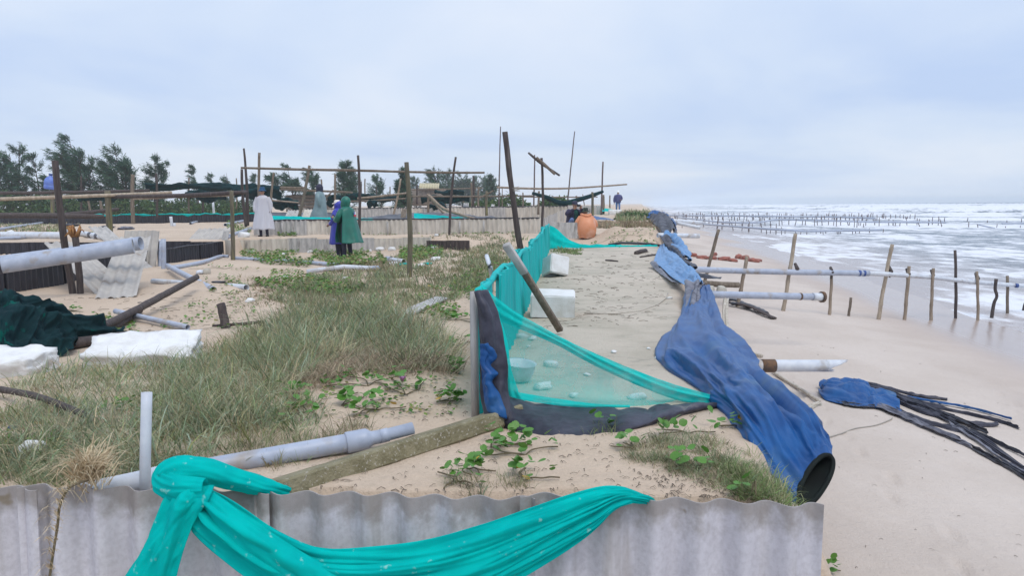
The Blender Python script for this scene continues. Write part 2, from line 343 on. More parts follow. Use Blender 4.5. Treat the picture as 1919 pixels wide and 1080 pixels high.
# ------------------------------------------------------------------ terrain
SEA = -2.9
LOW = [(560,915,-1.12),(900,915,-1.12),(1300,900,-1.12),(200,900,-1.2),(20,860,-1.22),(893,780,-1.15),(1200,680,-1.16),(1200,600,-1.16),(1150,520,-1.16),(1100,480,-1.16),
 (1200,465,-1.16),(750,720,-1.14),(700,640,-1.20),(500,700,-1.22),(300,700,-1.32),(100,720,-1.3),(260,660,-1.4),(30,700,-1.4),(60,660,-1.42),
 (200,580,-1.45),(420,610,-1.42),(600,600,-1.30),(800,580,-1.2),(870,600,-1.17),(145,550,-1.5),(30,552,-1.47),(300,505,-1.47),(420,480,-1.45),(437,488,-1.4),
 (460,510,-1.42),(520,530,-1.42),(650,485,-1.49),(560,475,-1.5),(760,480,-1.45),(770,520,-1.28),(880,500,-1.22),(850,465,-1.35),(930,470,-1.2)]
UPP = [(500,440,-1.0),(640,442,-1.0),(840,442,-1.0),(1000,440,-1.0),(1100,437,-.97),(1150,447,-1.06),(1190,440,-1.02),(1230,445,-1.06),(200,420,-.98),(400,420,-.98),(60,430,-1.03),(330,440,-1.06),
 (870,404,-.68),(1000,405,-.68),(1158,402,-.75),(1100,415,-.85),(1200,425,-.95),(560,408,-.85)]
def _pts(L):
    A = np.array([tuple(W(*p)) for p in L]); A[:, 2] -= CZ; return A
LOWP = _pts(LOW); UPPP = np.vstack([_pts(UPP), [[-60,80,-.75],[-20,80,-.7],[0,85,-.6],[14,95,-.7],[0,160,-.5],[-40,160,-.5],[-120,160,-.6],[-400,500,0],[0,600,-.3],[70,420,-.8],[-2000,3000,4],[200,3000,0]]])
def shep(A, X, Y, p=3.0, base=0.6):
    num = 0; den_ = 0
    for a in A:
        sc_ = 1+0.04*abs(a[1])
        w = 1/(((X-a[0])**2+(Y-a[1])**2)/sc_**2+base**2)**(p/2)
        num = num+w*a[2]; den_ = den_+w
    return num/den_
MND = [(1155,446,.42,.55),(1222,446,.36,.6),(1185,448,.16,.8),(340,478,.10,1.6),(455,505,.14,1.2),(60,535,.10,1.5),(330,520,.10,1.3),(250,428,.06,3.0),(380,425,.06,3.0),(90,428,.06,3.0),(470,420,.08,3.0),
       (1120,425,.1,1.0),(720,670,.06,.9),(640,720,.05,.6),(1190,408,.45,2.6),(760,700,.05,.35)]
MNDP = [(W(a,b,-1.1).x, W(a,b,-1.1).y, h, r) for a, b, h, r in MND]
def edge_s(Y):
    return 0.47+0.16*(vn(Y*.55, 0*Y+3)-.5)+0.35*(vn(Y*.13, 0*Y+9)-.5)*sst(6, 25, Y)
FOOT = [(2.7+.10*(i % 2)+.16*i*.5+.05*math.sin(i*2.1), 4.6+.55*i+.06*math.sin(i*3.7), -.25+.2*math.sin(i)) for i in range(14)]+[(4.6-.1*(i % 2)+.2*i, 5.6+.5*i, -.5) for i in range(10)]
def fence_y(X): return 2.885-0.062*(X-0.0)
def ground(X, Y, detail=True):
    X = np.asarray(X, float); Y = np.asarray(Y, float)
    lo = shep(LOWP, X, Y); hi = shep(UPPP, X, Y)
    yst = np.where(X < -8.75, 24.15, 25.95); w = np.where(X < -2.6, .16, .16+np.clip(X+2.6, 0, 2)*1.4)
    k = sst(0, 1, (Y-(yst-w*.3))/w)
    z = lo*(1-k)+hi*k
    for mx_, my_, h, r in MNDP:
        z = z+h*np.exp(-((X-mx_)**2+((Y-my_)/1.3)**2)/(r*r))
    # pond on the bank is level sand
    if detail:
        amp = 0.022+0.03*sst(10, 40, Y)
        inp = pondmask(X, Y)
        z = z+amp*(1-.75*inp)*2*(fbm(X*1.3, Y*1.3, 0, 4, 2)-.5)+0.018*(1-.6*inp)*(fbm(X*7, Y*7, 0, 3, 5)-.5)
    # lower ground before the foreground fence
    z = np.where((Y < fence_y(X)+.12), -1.95, z)
    s = X-0.164*Y
    ss = s-1.0
    b = -2.12-0.105*np.maximum(ss, -3)-0.0*ss
    b = b-0.25*sst(8, 40, s)-np.maximum(s-12, 0)*0.02
    b = np.maximum(b, -9)
    if detail:
        b = b+0.035*(fbm(X*.5, Y*.35, 0, 3, 8)-.5)*2+0.012*(fbm(X*3, Y*3, 0, 3, 9)-.5)
        for fx_, fy_, fa_ in FOOT:
            u_ = (X-fx_)*math.cos(fa_)+(Y-fy_)*math.sin(fa_); v_ = -(X-fx_)*math.sin(fa_)+(Y-fy_)*math.cos(fa_); q_ = (u_/.05)**2+(v_/.12)**2
            b = b-.030*np.exp(-q_)+.012*np.exp(-(np.sqrt(q_)-1.5)**2*4)
    ed = edge_s(Y)
    wid = 0.55+0.01*np.clip(Y, 0, 60)
    j = 0.18*(fbm(X*3, Y*2.0, 0, 3, 12)-.5) if detail else 0
    t = sst(0, 1, (s-ed+j)/wid)
    return z*(1-t)+b*t
PL0, PL1 = (-0.19, 4.3), (1.06, 22.6)         # foot of the net-covered wall
def wallx(Y): return PL0[0]+(Y-PL0[1])*(PL1[0]-PL0[0])/(PL1[1]-PL0[1])
def pondmask(X, Y):
    s = X-.164*Y
    return sst(0, .25, X-wallx(Y)+.05)*sst(4.1, 4.6, Y)*(1-sst(22.6, 23.4, Y))*(1-sst(.35, .6, s))
def gz(x, y): return float(ground(np.array([x]), np.array([y]))[0])
def on(x, y, dz=0.0): return Vector((x, y, CZ+gz(x, y)+dz))
def hits(PX, PY):
    """vectorised pixel -> ground"""
    PX = np.asarray(PX, float); PY = np.asarray(PY, float)
    f_, r_, u_ = np.array(fw), np.array(rt), np.array(up)
    d = f_[None]+r_[None]*((PX-959.5)/FPX)[:, None]-u_[None]*((PY-540)/FPX)[:, None]
    t = 1.3/np.maximum(-d[:, 2], 1e-3); t = np.minimum(t, 200)
    for _ in range(12):
        z = ground(d[:, 0]*t, d[:, 1]*t, False); tn = z/np.minimum(d[:, 2], -1e-3); t = 0.5*t+0.5*np.clip(tn, 1, 400)
    X = d[:, 0]*t; Y = d[:, 1]*t
    return np.stack([X, Y, CZ+ground(X, Y)], 1)
def H(px, py, dz=0.0):
    v = hits([px], [py])[0]; return Vector((v[0], v[1], v[2]+dz))

def polar(nr, nc, y0, y1, a0, a1, apex=(0, -3.0)):
    d = np.geomspace(y0-apex[1], y1-apex[1], nr); a = np.linspace(a0, a1, nc)
    Yg = np.repeat((d+apex[1])[:, None], nc, 1); Xg = apex[0]+d[:, None]*a[None]
    return Xg, Yg
Xg, Yg = polar(640, 620, .3, 2600, -1.35, 1.05)
Zg = ground(Xg, Yg)
s_ = Xg-.164*Yg
wet = sst(3.6, 7.2, s_+1.4*(fbm(Xg*.25, Yg*.12, 0, 3, 4)-.5)*2)
wet = np.maximum(wet, 0)
grey = pondmask(Xg, Yg)
vegm = np.clip(sst(.47, .62, fbm(Xg*.6, Yg*.6, 0, 4, 21)), 0, 1)*(1-sst(.2, .5, s_))*(1-grey)
beachm = sst(.75, 1.3, s_)
npmesh('sand_ground', np.stack([Xg, Yg, Zg+CZ], -1).reshape(-1, 3), gridfaces(*Xg.shape), None, None, True,
       {'wet': wet.ravel(), 'grey': grey.ravel(), 'veg': vegm.ravel(), 'beach': beachm.ravel()}, origin=False)
gobj = bpy.data.objects['sand_ground']; tag(gobj, 'pale sand dune land and beach', None, None, 'structure')
m, t = newmat('sand'); L = t.links.new
o = node(t, 'ShaderNodeOutputMaterial'); b = node(t, 'ShaderNodeBsdfPrincipled'); L(b.outputs[0], o.inputs[0])
def AT(n): return node(t, 'ShaderNodeAttribute', attribute_name=n).outputs['Fac']
def NZ(sc_, det=5, stretch=(1,1,1), ro=.6):
    n = node(t, 'ShaderNodeTexNoise'); n.inputs['Scale'].default_value = sc_; n.inputs['Detail'].default_value = det; n.inputs['Roughness'].default_value = ro
    mp = node(t, 'ShaderNodeMapping'); mp.inputs['Scale'].default_value = stretch; L(geo.outputs['Position'], mp.inputs[0]); L(mp.outputs[0], n.inputs['Vector']); return n.outputs['Fac']
def MR(x, a, b_, c=0, d=1):
    n = node(t, 'ShaderNodeMapRange'); n.interpolation_type = 'SMOOTHSTEP'; L(x, n.inputs[0])
    for i, v in zip((1, 2, 3, 4), (a, b_, c, d)): n.inputs[i].default_value = v
    return n.outputs[0]
def MU(x, y, op='MULTIPLY'):
    n = node(t, 'ShaderNodeMath', operation=op)
    for i, v in enumerate((x, y)):
        if isinstance(v, (int, float)): n.inputs[i].default_value = v
        else: L(v, n.inputs[i])
    return n.outputs[0]
def MX(f, a, b_):
    n = node(t, 'ShaderNodeMix', data_type='RGBA')
    for k, v in (('Factor', f), ('A', a), ('B', b_)):
        if isinstance(v, (int, float)): n.inputs[k].default_value = v
        elif isinstance(v, tuple): n.inputs[k].default_value = (*v, 1)
        else: L(v, n.inputs[k])
    return n.outputs['Result']
geo = node(t, 'ShaderNodeNewGeometry')
big = MR(NZ(.7, 5), .35, .65); fine = MR(NZ(60, 3), .3, .7)
sand = MX(big, (.60,.475,.36), (.53,.41,.305)); sand = MX(MU(fine, .35), sand, (.40,.31,.23))
bsand = MX(big, (.60,.52,.455), (.545,.465,.40)); bsand = MX(MU(MR(NZ(220, 2), .55, .75), .3), bsand, (.33,.26,.20))
bsand = MX(MU(MR(NZ(.35, 4, (1, .5, 1)), .5, .64), .30), bsand, (.40,.34,.30)); bsand = MX(MU(MR(NZ(3.2, 7, (1, .6, 1), .75), .62, .70), .35), bsand, (.36,.29,.23))
sand = MX(AT('beach'), sand, bsand)
gs = MX(MR(NZ(1.1, 5), .4, .65), (.53,.46,.375), (.44,.385,.305))
streak = MU(MR(NZ(7, 6, (.55, 1.6, 1), .7), .53, .66), MR(NZ(.55, 3), .42, .6))
gs = MX(MU(streak, .75), gs, (.13,.125,.10)); gs = MX(MU(MR(NZ(25, 4), .66, .74), .7), gs, (.62,.58,.54))
sand = MX(AT('grey'), sand, gs)
litter = MU(MU(MR(NZ(18, 6, ro=.75), .52, .68), AT('veg')), .85)
sand = MX(litter, sand, (.14,.105,.075))
spk = MU(MR(NZ(5, 8, ro=.8), .66, .72), .5); sand = MX(spk, sand, (.27,.20,.15))
sand = MX(MU(AT('wet'), .75), sand, (.345,.265,.225))
L(sand, b.inputs['Base Color'])
L(MR(AT('wet'), .3, 1, .9, .22), b.inputs['Roughness'])
hgt = MU(MU(NZ(9, 5), .7), MU(NZ(75, 3), .3), 'ADD')
bp = node(t, 'ShaderNodeBump'); bp.inputs['Distance'].default_value = .05; L(hgt, bp.inputs['Height']); L(MR(AT('wet'), .2, .8, .7, .04), bp.inputs['Strength']); L(bp.outputs[0], b.inputs['Normal'])
gobj.data.materials.append(m)

# ------------------------------------------------------------------ sea
def polar2(nr, nc, y0, y1, a0, a1):
    return polar(nr, nc, y0, y1, a0, a1)
Xs, Ys = polar2(860, 420, 6, 2600, -.02, 1.35)
ss = Xs-.164*Ys
off = ss-8.0                                    # metres from the waterline
dirx, diry = math.cos(R(38)), math.sin(R(38))   # the swell comes in at an angle from far right
ph = Xs*dirx+Ys*diry
lat = -Xs*diry+Ys*dirx
warp = 30*(fbm(lat*.012, ph*.004, 0, 3, 31)-.5)+6*(fbm(lat*.06, ph*.02, 0, 3, 33)-.5)
lam = 34.0
w = (ph+warp)/lam
fr = w-np.floor(w)
crest = np.exp(-((fr-.5)/.12)**2)*(1-.55*(fr > .5)*0)
gate = sst(.45, .62, fbm(lat*.018+np.floor(w)*7.7, np.floor(w)*3.1+0*lat, 0, 3, 35))
A = 1.5*sst(35, 100, off)*(1-.45*sst(260, 900, off))
Zs = A*(crest*(.35+.85*gate)-.25)
chop = (fbm(Xs*.45, Ys*.28, 0, 4, 41)-.5)
Zs = Zs+chop*(.10+.55*sst(10, 120, off))*np.exp(-Ys/2500)
Zs = Zs+.02*(fbm(Xs*2, Ys*1.2, 0, 3, 43)-.5)+.05*sst(0, 10, off)*(fbm(Xs*.8, Ys*.5, 0, 3, 47)-.5)
# lobes of the swash
lobe = 1.6*(fbm(Ys*.10, Xs*.02, 0, 3, 51)-.5)*2
sheet = sst(-2.2, .5, off+lobe)
Zs = np.where(off < 6, Zs*sst(0, 6, off)+(-.06+.06*sheet), Zs)
foam = np.clip(np.exp(-((fr-.47)/.10)**2)*gate*1.3, 0, 1)*sst(45, 90, off)*(1-sst(200, 480, off))                                   # breaking crests
foam = np.maximum(foam, sst(.46, .62, fbm(ph*.05+5, lat*.018, 0, 4, 61))*sst(2, 18, off)*(1-sst(75, 150, off))*.75)
foam = np.maximum(foam, sst(.45, .56, fbm(Xs*.35, Ys*.10, 0, 4, 66))*(1-sst(20, 70, off))*.55)
foam = np.maximum(foam, (np.exp(-((off+lobe+.55)/.16)**2))*.8)
foam = np.maximum(foam, .34*sst(.2, 4, off)*(1-sst(60, 130, off)))
shal = 1-sst(-1, 14, off)
npmesh('sea', np.stack([Xs, Ys, CZ+SEA+Zs], -1).reshape(-1, 3), gridfaces(*Xs.shape), None, None, True, {'foam': foam.ravel(), 'shal': shal.ravel()}, origin=False)
sobj = tag(bpy.data.objects['sea'], 'rough grey sea with white breakers', None, None, 'structure')
m, t = newmat('sea_water'); L = t.links.new
o = node(t, 'ShaderNodeOutputMaterial'); b = node(t, 'ShaderNodeBsdfPrincipled'); L(b.outputs[0], o.inputs[0])
geo = node(t, 'ShaderNodeNewGeometry')
n1 = NZ(1.1, 7, (1.0, .42, 1), .68); n2 = NZ(.22, 5, (1, .45, 1))
nzf = MU(MR(n1, .2, .8, -.34, .34), MR(n2, .3, .7, -.18, .18), 'ADD')
f = MU(AT('foam'), MU(nzf, MR(AT('foam'), 0, .45, .30, 1.15)), 'ADD')
f = MR(f, .16, .66)
watc = MX(AT('shal'), (.105,.135,.16), (.40,.345,.325))
L(MX(f, watc, (.72,.735,.77)), b.inputs['Base Color'])
L(MR(f, 0, 1, .26, .8), b.inputs['Roughness']); b.inputs['IOR'].default_value = 1.33; b.inputs['Specular IOR Level'].default_value = .34
bp = node(t, 'ShaderNodeBump'); bp.inputs['Distance'].default_value = .25; bp.inputs['Strength'].default_value = .5
L(MU(NZ(1.6, 6, (1, .5, 1)), MU(f, .25), 'ADD'), bp.inputs['Height']); L(bp.outputs[0], b.inputs['Normal'])
sobj.data.materials.append(m)
# ------------------------------------------------------------------ corrugated sheets
def sheet_geo(p0, along, upv, width, height, pitch=.166, amp=.022, thick=.007, phase=0.0, per=10, ragged=0.0, seed=0):
    a = np.array(Vector(along).normalized()); u = np.array(Vector(upv).normalized()); n = np.cross(a, u); n /= np.linalg.norm(n)
    u = np.cross(n, a)
    k = max(6, int(width/pitch*per)); x = np.linspace(0, width, k)
    off = amp*np.sin(2*np.pi*(x/pitch)+phase)
    top = height+ragged*(vn(x*6, 0*x+seed, 0, seed)-.5)
    p0 = np.array(p0, float); B = p0[None]+a[None]*x[:, None]+n[None]*off[:, None]
    T = B+u[None]*top[:, None]; nn = n*thick
    loop = np.stack([B, T, T+nn, B+nn], 1).reshape(-1, 3)
    Fq = [gridfaces(k, 4, True), np.array([[3, 2, 1, 0]]), np.array([[0, 1, 2, 3]])+(k-1)*4]
    return loop, Fq
def flat(o):
    # crisp edges on thin sheets, soft on the waves
    m = o.modifiers.new('edges', 'EDGE_SPLIT'); m.split_angle = R(50); return o
def sheet(name, mat, parent, *a, **k):
    v, f = sheet_geo(*a, **k); return flat(npmesh(name, v, f, mat, parent))
def sheet_wall(name, P, Q, height, mat, label, cat, group=None, lean=(0,0,0), w=.92, zjit=.03, sink=.08, amp=.022, pitch=.166, topband=None, seed=0, part='corrugated_sheet'):
    P = Vector(P); Q = Vector(Q); root = empty(name, P, label, cat, group); d = Q-P; Ln = d.length; n = max(1, round(Ln/w)); rnd = random.Random(seed)
    for i in range(n):
        p = P+d*(i/n); nrm = Vector((d.y, -d.x, 0)).normalized()
        p = p+nrm*(.010*(i % 2))+Vector((0, 0, -sink+rnd.uniform(-zjit, zjit)))
        sheet(part, mat if not isinstance(mat, list) else mat[rnd.randrange(len(mat))], root, p, d, Vector(lean)+Vector((0, 0, 1)), Ln/n+.04, height+sink, pitch=pitch, amp=amp, phase=rnd.uniform(0, 6), per=8, seed=i)
    if topband:
        pts = [P+d*(i/(4*n))+Vector((0, 0, height+.01+rnd.uniform(-.012, .012)))+Vector(lean)*height for i in range(4*n+1)]
        tube('liner_edge', pts, [rnd.uniform(.022, .034) for _ in pts], topband, root, 8)
    return root
# foreground sheet material with a stained top edge and rust spots
m, t = newmat('foreground_fibre_cement'); L = t.links.new
o = node(t, 'ShaderNodeOutputMaterial'); b = node(t, 'ShaderNodeBsdfPrincipled'); L(b.outputs[0], o.inputs[0]); b.inputs['Roughness'].default_value = .85
geo = node(t, 'ShaderNodeNewGeometry'); tcn = node(t, 'ShaderNodeTexCoord'); sp = node(t, 'ShaderNodeSeparateXYZ'); L(tcn.outputs['Generated'], sp.inputs[0])
base = MX(MR(NZ(4, 5, (1,1,.3)), .3, .7), (.52,.505,.545), (.66,.645,.68))
base = MX(MU(MR(NZ(45, 4), .35, .75), .4), base, (.34,.32,.34))
base = MX(MU(MR(NZ(3.2, 4, (1.6,1.6,.12)), .52, .66), .55), base, (.30,.275,.25))
topz = MR(MU(sp.outputs['Z'], MU(NZ(9, 4), .30), 'ADD'), 1.00, 1.12)
base = MX(MU(topz, .72), base, (.215,.185,.155))
base = MX(MU(MR(NZ(5.5, 3), .69, .74), .8), base, (.20,.16,.10))
L(base, b.inputs['Base Color']); bp = node(t, 'ShaderNodeBump'); bp.inputs['Strength'].default_value = .35; bp.inputs['Distance'].default_value = .004; L(NZ(120, 3), bp.inputs['Height']); L(bp.outputs[0], b.inputs['Normal'])
M['fibro_fg'] = m
fence = empty('corrugated_fence', on(0, 2.86), 'lilac grey corrugated sheet fence with wavy top edge under draped turquoise net', 'fence')
for i, (xa, xb, ya, yb) in enumerate([(-560, 42, 903, 917), (32, 478, 914, 923), (470, 975, 926, 936), (965, 1537, 929, 949)]):
    p = D(xa, ya, 2.885); p = D(xa, ya, fence_y(p.x)+(.010 if i % 2 else 0)); q = D(xb, yb, 2.885); q = D(xb, yb, fence_y(q.x)+(.010 if i % 2 else 0))
    d = q-p; v, f = sheet_geo(p-Vector((0, 0, .95)), d, (0, .02, 1), d.length+(.05 if i < 3 else 0), .95, phase=(0.6, 2.0, 3.4, 1.3)[i], amp=.027, per=16, ragged=.008, seed=i)
    flat(npmesh('corrugated_sheet', v, f, M['fibro_fg'], fence))
# ------------------------------------------------------------------ draped turquoise net in front
FY = 2.80
net = empty('turquoise_net_drape', D(400, 925, 2.9), 'bunched turquoise net slung over the foreground corrugated fence', 'net')
def edgeloft(name, A, B, mat, parent, nu=70, nv=34, bulge=.04, mid=3, **k):
    """cloth between two pixel curves A and B [(px,py,Y)...] with a belly towards the viewer"""
    rows = []
    for a, b_ in zip(A, B):
        pa, pb = D(*a), D(*b_); r = []
        for j in range(mid+2):
            f_ = j/(mid+1); q = pa.lerp(pb, f_); s2 = math.sin(math.pi*f_); q = q-Vector((0, bulge*s2, -bulge*.3*s2)); r.append(q)
        rows.append(r)
    return cloth(name, rows, nu, nv, mat, parent, **k)
# swag sweeping right
up_ = [(392,917,2.84),(440,942,2.80),(520,995,2.78),(600,1027,2.78),(700,1025,2.78),(800,1012,2.78),(900,984,2.78),(1000,950,2.78),(1100,917,2.80),(1160,911,2.84),(1205,924,2.90),(1232,944,2.98)]
lo_ = [(352,962,2.80),(360,1000,2.78),(430,1060,2.76),(520,1115,2.75),(650,1150,2.74),(790,1150,2.74),(900,1128,2.74),(1000,1074,2.75),(1100,1008,2.76),(1155,958,2.79),(1200,946,2.85),(1228,952,2.95)]
edgeloft('swag', up_, lo_, M['teal'], net, 170, 64, bulge=.035, folds=3.2, famp=.012, pamp=.015, pu=4, pv=10, seed=3, thick=.003)
edgeloft('swag', [(400,925,2.80),(470,972,2.765),(560,1030,2.75),(640,1075,2.74),(720,1110,2.74)], [(372,940,2.78),(420,1000,2.75),(480,1055,2.735),(560,1110,2.73),(640,1150,2.73)], M['teal'], net, 70, 22, bulge=.03, folds=1.5, famp=.008, pamp=.008, pu=3, pv=5, seed=5, thick=.003)
# tail hanging down left
edgeloft('tail', [(322,908,2.83),(306,945,2.79),(290,985,2.78),(262,1040,2.77),(232,1085,2.76),(190,1160,2.76)], [(402,912,2.80),(392,935,2.77),(366,975,2.76),(345,1030,2.75),(330,1085,2.75),(310,1160,2.75)], M['teal'], net, 90, 44, bulge=.03, folds=2.1, famp=.010, pamp=.010, pu=4, pv=6, seed=8, thick=.003)
# puffed loop lying over the top edge
hp = [D(540,922,3.05), D(500,914,3.0), D(440,898,2.95), D(380,882,2.89), D(330,880,2.86), D(306,898,2.845), D(330,915,2.80), D(385,918,2.785)]
rr = [.012,.030,.043,.050,.050,.040,.036,.028]
P_ = cr(np.array([tuple(p) for p in hp]), 70); r_ = cr(np.array(rr)[:, None], 70)[:, 0]
v, f = tube_geo(P_, np.stack([r_*1.1, r_*.8], 1), 30)
k = 1+.18*(fbm(v[:,0]*6, v[:,1]*22, v[:,2]*22, 3, 4)-.5)*2
c_ = np.vstack([np.repeat(P_, 30, 0), P_[:1], P_[-1:]]); v = c_+(v-c_)*k[:, None]
T_, A_2, B_2 = frames(P_); rws = []
for k_ in range(0, 70, 3):
    rws.append([P_[k_]+A_2[k_]*math.sin(a)*r_[k_]*.8+B_2[k_]*math.cos(a)*r_[k_]*1.15 for a in np.linspace(0, 2*math.pi, 13)])
cloth('loop', rws, 120, 60, M['teal'], net, closed=True, pamp=.010, pu=3, pv=7, seed=6)

# ------------------------------------------------------------------ pipes
def pipe(name, P, r, mat, label, group=None, bands=(), inner=.12, seg=20, n=None, cat='pipe', socket=None):
    P = [Vector(p) for p in P]; Q = cr(np.array([tuple(p) for p in P]), n or max(2, 8*(len(P)-1)))
    if not bands and not socket:
        o = tube(name, Q, r, mat, None, seg, inner=inner); return tag(o, label, cat, group)
    root = empty(name, P[0], label, cat, group)
    tube('barrel', Q, r, mat, root, seg, inner=inner)
    T = len(Q)-1
    for f0, f1, bm_, br in bands:
        S = np.array([Q[0]+(Q[-1]-Q[0])*x for x in np.linspace(f0, f1, 4)]) if len(P) == 2 else np.array([Q[min(T, int(f0*T))], Q[min(T, int(f0*T))]+(Q[min(T, int(f0*T)+1)]-Q[min(T, int(f0*T))])*(f1-f0)*T])
        tube('collar', S, r*br, bm_, root, seg, inner=.06)
    return root
# upright stub in front
pipe('pipe_stub', [H(272,905,-.25), D(272,912,3.1), D(275,736,3.12)], .021, M['pvc_white'], 'pale upright plastic pipe stub behind the foreground fence', n=12)
# fallen pipe with a reducer end
a = D(120,955,3.2); b_ = D(640,838,3.66); c = D(712,816,3.72)
a = H(330,890,.05); g = empty('reducer_pipe', a, 'fat grey plastic pipe with stepped reducer lying in grass beside the concrete beam', 'pipe')
p0, p1, p2, p3 = D(330,888,3.35), D(648,831,3.62), D(712,819,3.68), D(774,803,3.74)
q = lambda f_, A, B: np.array(A.lerp(B, f_))
tube('barrel', np.array([q(x, p0, p1) for x in np.linspace(0, 1.02, 12)]), .043, M['pvc'], g, 22, inner=.1)
S = [(0,.046),(.03,.051),(.55,.051),(.62,.050),(.72,.037),(.78,.033),(1.0,.033)]
tube('socket', np.array([q(s0, p1, p2) for s0, _ in S]), [r for _, r in S], M['pvc'], g, 22, inner=.08)
S = [(0,.033),(.25,.033),(.26,.0295),(1,.0295)]
tube('spout', np.array([q(s0, p2, p3) for s0, _ in S]), [r for _, r in S], M['pvc'], g, 20, inner=.14)
pipe('buried_pipe', [D(150,926,3.10), D(250,905,3.16), D(298,893,3.2)], .042, M['pvc_white'], 'chalky pale pipe end half buried against the fence by the upright stub', inner=.1)
# ------------------------------------------------------------------ mossy concrete beam
p = H(520,925); q2 = H(960,797)
p = Vector((p.x-.02, 3.07, CZ-1.13+.0)); q2 = D(965,775,4.2)
v, f = beam_geo(p, q2, .15, .085, R(-16), .010)
bm = bmesh.new(); me = bpy.data.meshes.new('concrete_beam'); me.from_pydata(v.tolist(), [], [list(x) for ff in f for x in ff]); bm.from_mesh(me)
bmesh.ops.subdivide_edges(bm, edges=[e for e in bm.edges if e.calc_length() > .3], cuts=24, use_grid_fill=True); bm.to_mesh(me); bm.free()
co = np.array([v.co[:] for v in me.vertices]); nn_ = (fbm(co[:,0]*22, co[:,1]*22, co[:,2]*22, 3, 3)-.5)*.014; co += nn_[:, None]*np.array([.3, -1, 1]); me.vertices.foreach_set('co', co.astype(np.float32).ravel())
tag(link('concrete_beam', me, M['concrete'], None, False), 'mossy olive concrete beam lying on sand behind the foreground fence', 'beam')

# ------------------------------------------------------------------ the pond on the bank: net-covered wall
root = empty('net_covered_wall', on(*PL0), 'low corrugated pond wall wrapped in turquoise net', 'wall')
dv = Vector((PL1[0]-PL0[0], PL1[1]-PL0[1], 0)); Lw = dv.length; nS = 20
for i in range(nS):
    f0 = i/nS; x, y = PL0[0]+dv.x*f0, PL0[1]+dv.y*f0
    z = CZ+gz(x+.1, max(y, 4.6))
    hgt_ = .67+.03*math.sin(i*1.9)-.015*math.sin(i*.7+1)
    v, f = sheet_geo((x+.012*(i % 2), y, z-.08), dv, (.05*math.sin(i*1.3)-.03, 0, 1), Lw/nS+.03, hgt_+.08, pitch=.166 if i > 6 else .33, amp=.02, phase=i*1.1, per=10, thick=.016, ragged=.03, seed=i)
    flat(npmesh('netted_sheet', v, f, M['teal_wall'], root))
# gathered fold at the near corner and the top hem
hem = [Vector((wallx(y)+.0, y, CZ+gz(wallx(y)+.1, max(y, 4.6))+.675+.02*math.sin(y*2.3))) for y in np.linspace(4.3, 22.6, 50)]
tube('top_hem', hem, [.017+.009*math.sin(i*1.7)**2 for i in range(50)], M['teal_wall'], root, 8)
# net falling from the far corner to the ground
cl = D(1036,424,22.6); rows = []
for px, pyt, pyb, Y in [(1030,422,462,22.6),(1042,428,461,22.6),(1056,441,461,22.6),(1072,452,462,22.6),(1095,458,463,22.5),(1130,459,463.5,22.4),(1180,459,462.5,22.3),(1232,460,462.5,22.2)]:
    a, b_ = D(px,pyt,Y), D(px,pyb,Y-.25); b_.z = CZ+gz(b_.x, b_.y)+.01; a.z = max(a.z, b_.z+.03)
    rows.append([a, a.lerp(b_, .5)+Vector((0,-.02,0)), b_])
cloth('fallen_net', rows, 80, 14, M['teal'], root, folds=2, famp=.02, namp=.03, nscale=2.5, seed=4)
tube('liner_edge', np.array([tuple(D(x,y,22.35)) for x, y in [(1140,459),(1165,455.5),(1190,456),(1215,457),(1238,461)]]), .035, M['liner'], root, 8)
# near end post and torn liner
post = tube('end_post', np.array([tuple(D(891,785,4.22)), tuple(D(889,660,4.22)), tuple(D(888,546,4.24))]), [(.022,.022)]*3, M['fibro_grey'], root, 4)
lin = empty('torn_liner', D(905,780,4.2), 'torn black and blue pond liner hanging beside the grey end post', 'tarpaulin')
edgeloft('hanging_sheet', [(893,548,4.21),(897,600,4.18),(900,680,4.15),(902,740,4.13),(912,785,4.08)], [(912,545,4.25),(936,600,4.20),(948,680,4.16),(952,730,4.12),(962,790,4.05)], M['blackside'], lin, 60, 26, bulge=.05, folds=1.3, famp=.012, pamp=.012, pu=4, pv=2, seed=4, thick=.004)
edgeloft('blue_tear', [(900,645,4.10),(901,662,4.095),(902,680,4.09),(903,700,4.085),(904,720,4.078),(907,745,4.065),(915,772,4.04)], [(914,648,4.115),(930,668,4.11),(918,684,4.10),(934,700,4.085),(922,716,4.07),(938,742,4.05),(950,786,4.01)], M['blue'], lin, 60, 18, bulge=.03, folds=1, famp=.01, namp=.01, nscale=10, seed=14, thick=.004)

# liner lying along the near end of the pond
rows = []
for (xt, yt, Yt), (xb, yb, Yb) in [((948,738,4.22),(945,790,4.02)),((990,752,4.30),(985,812,3.92)),((1060,758,4.38),(1055,820,3.86)),((1130,762,4.42),(1120,818,3.88)),((1200,762,4.46),(1190,800,3.98)),((1250,757,4.52),(1240,782,4.10)),((1300,757,4.56),(1295,768,4.3)),((1345,757,4.6),(1345,764,4.45))]:
    a, b_ = D(xt,yt,Yt), D(xb,yb,Yb); rows.append([a+Vector((0,.12,-.05)), a, a.lerp(b_, .45)+Vector((0,-.04,.015)), b_, b_+Vector((0,.02,-.05))])
o = cloth('liner_apron', rows, 120, 40, M['blackside'], None, folds=1.2, famp=.008, pamp=.012, pu=9, pv=2.5, seed=9, thick=.005)
tag(o, 'dusty black liner sagging along the near end of the pond below the stretched net', 'tarpaulin')
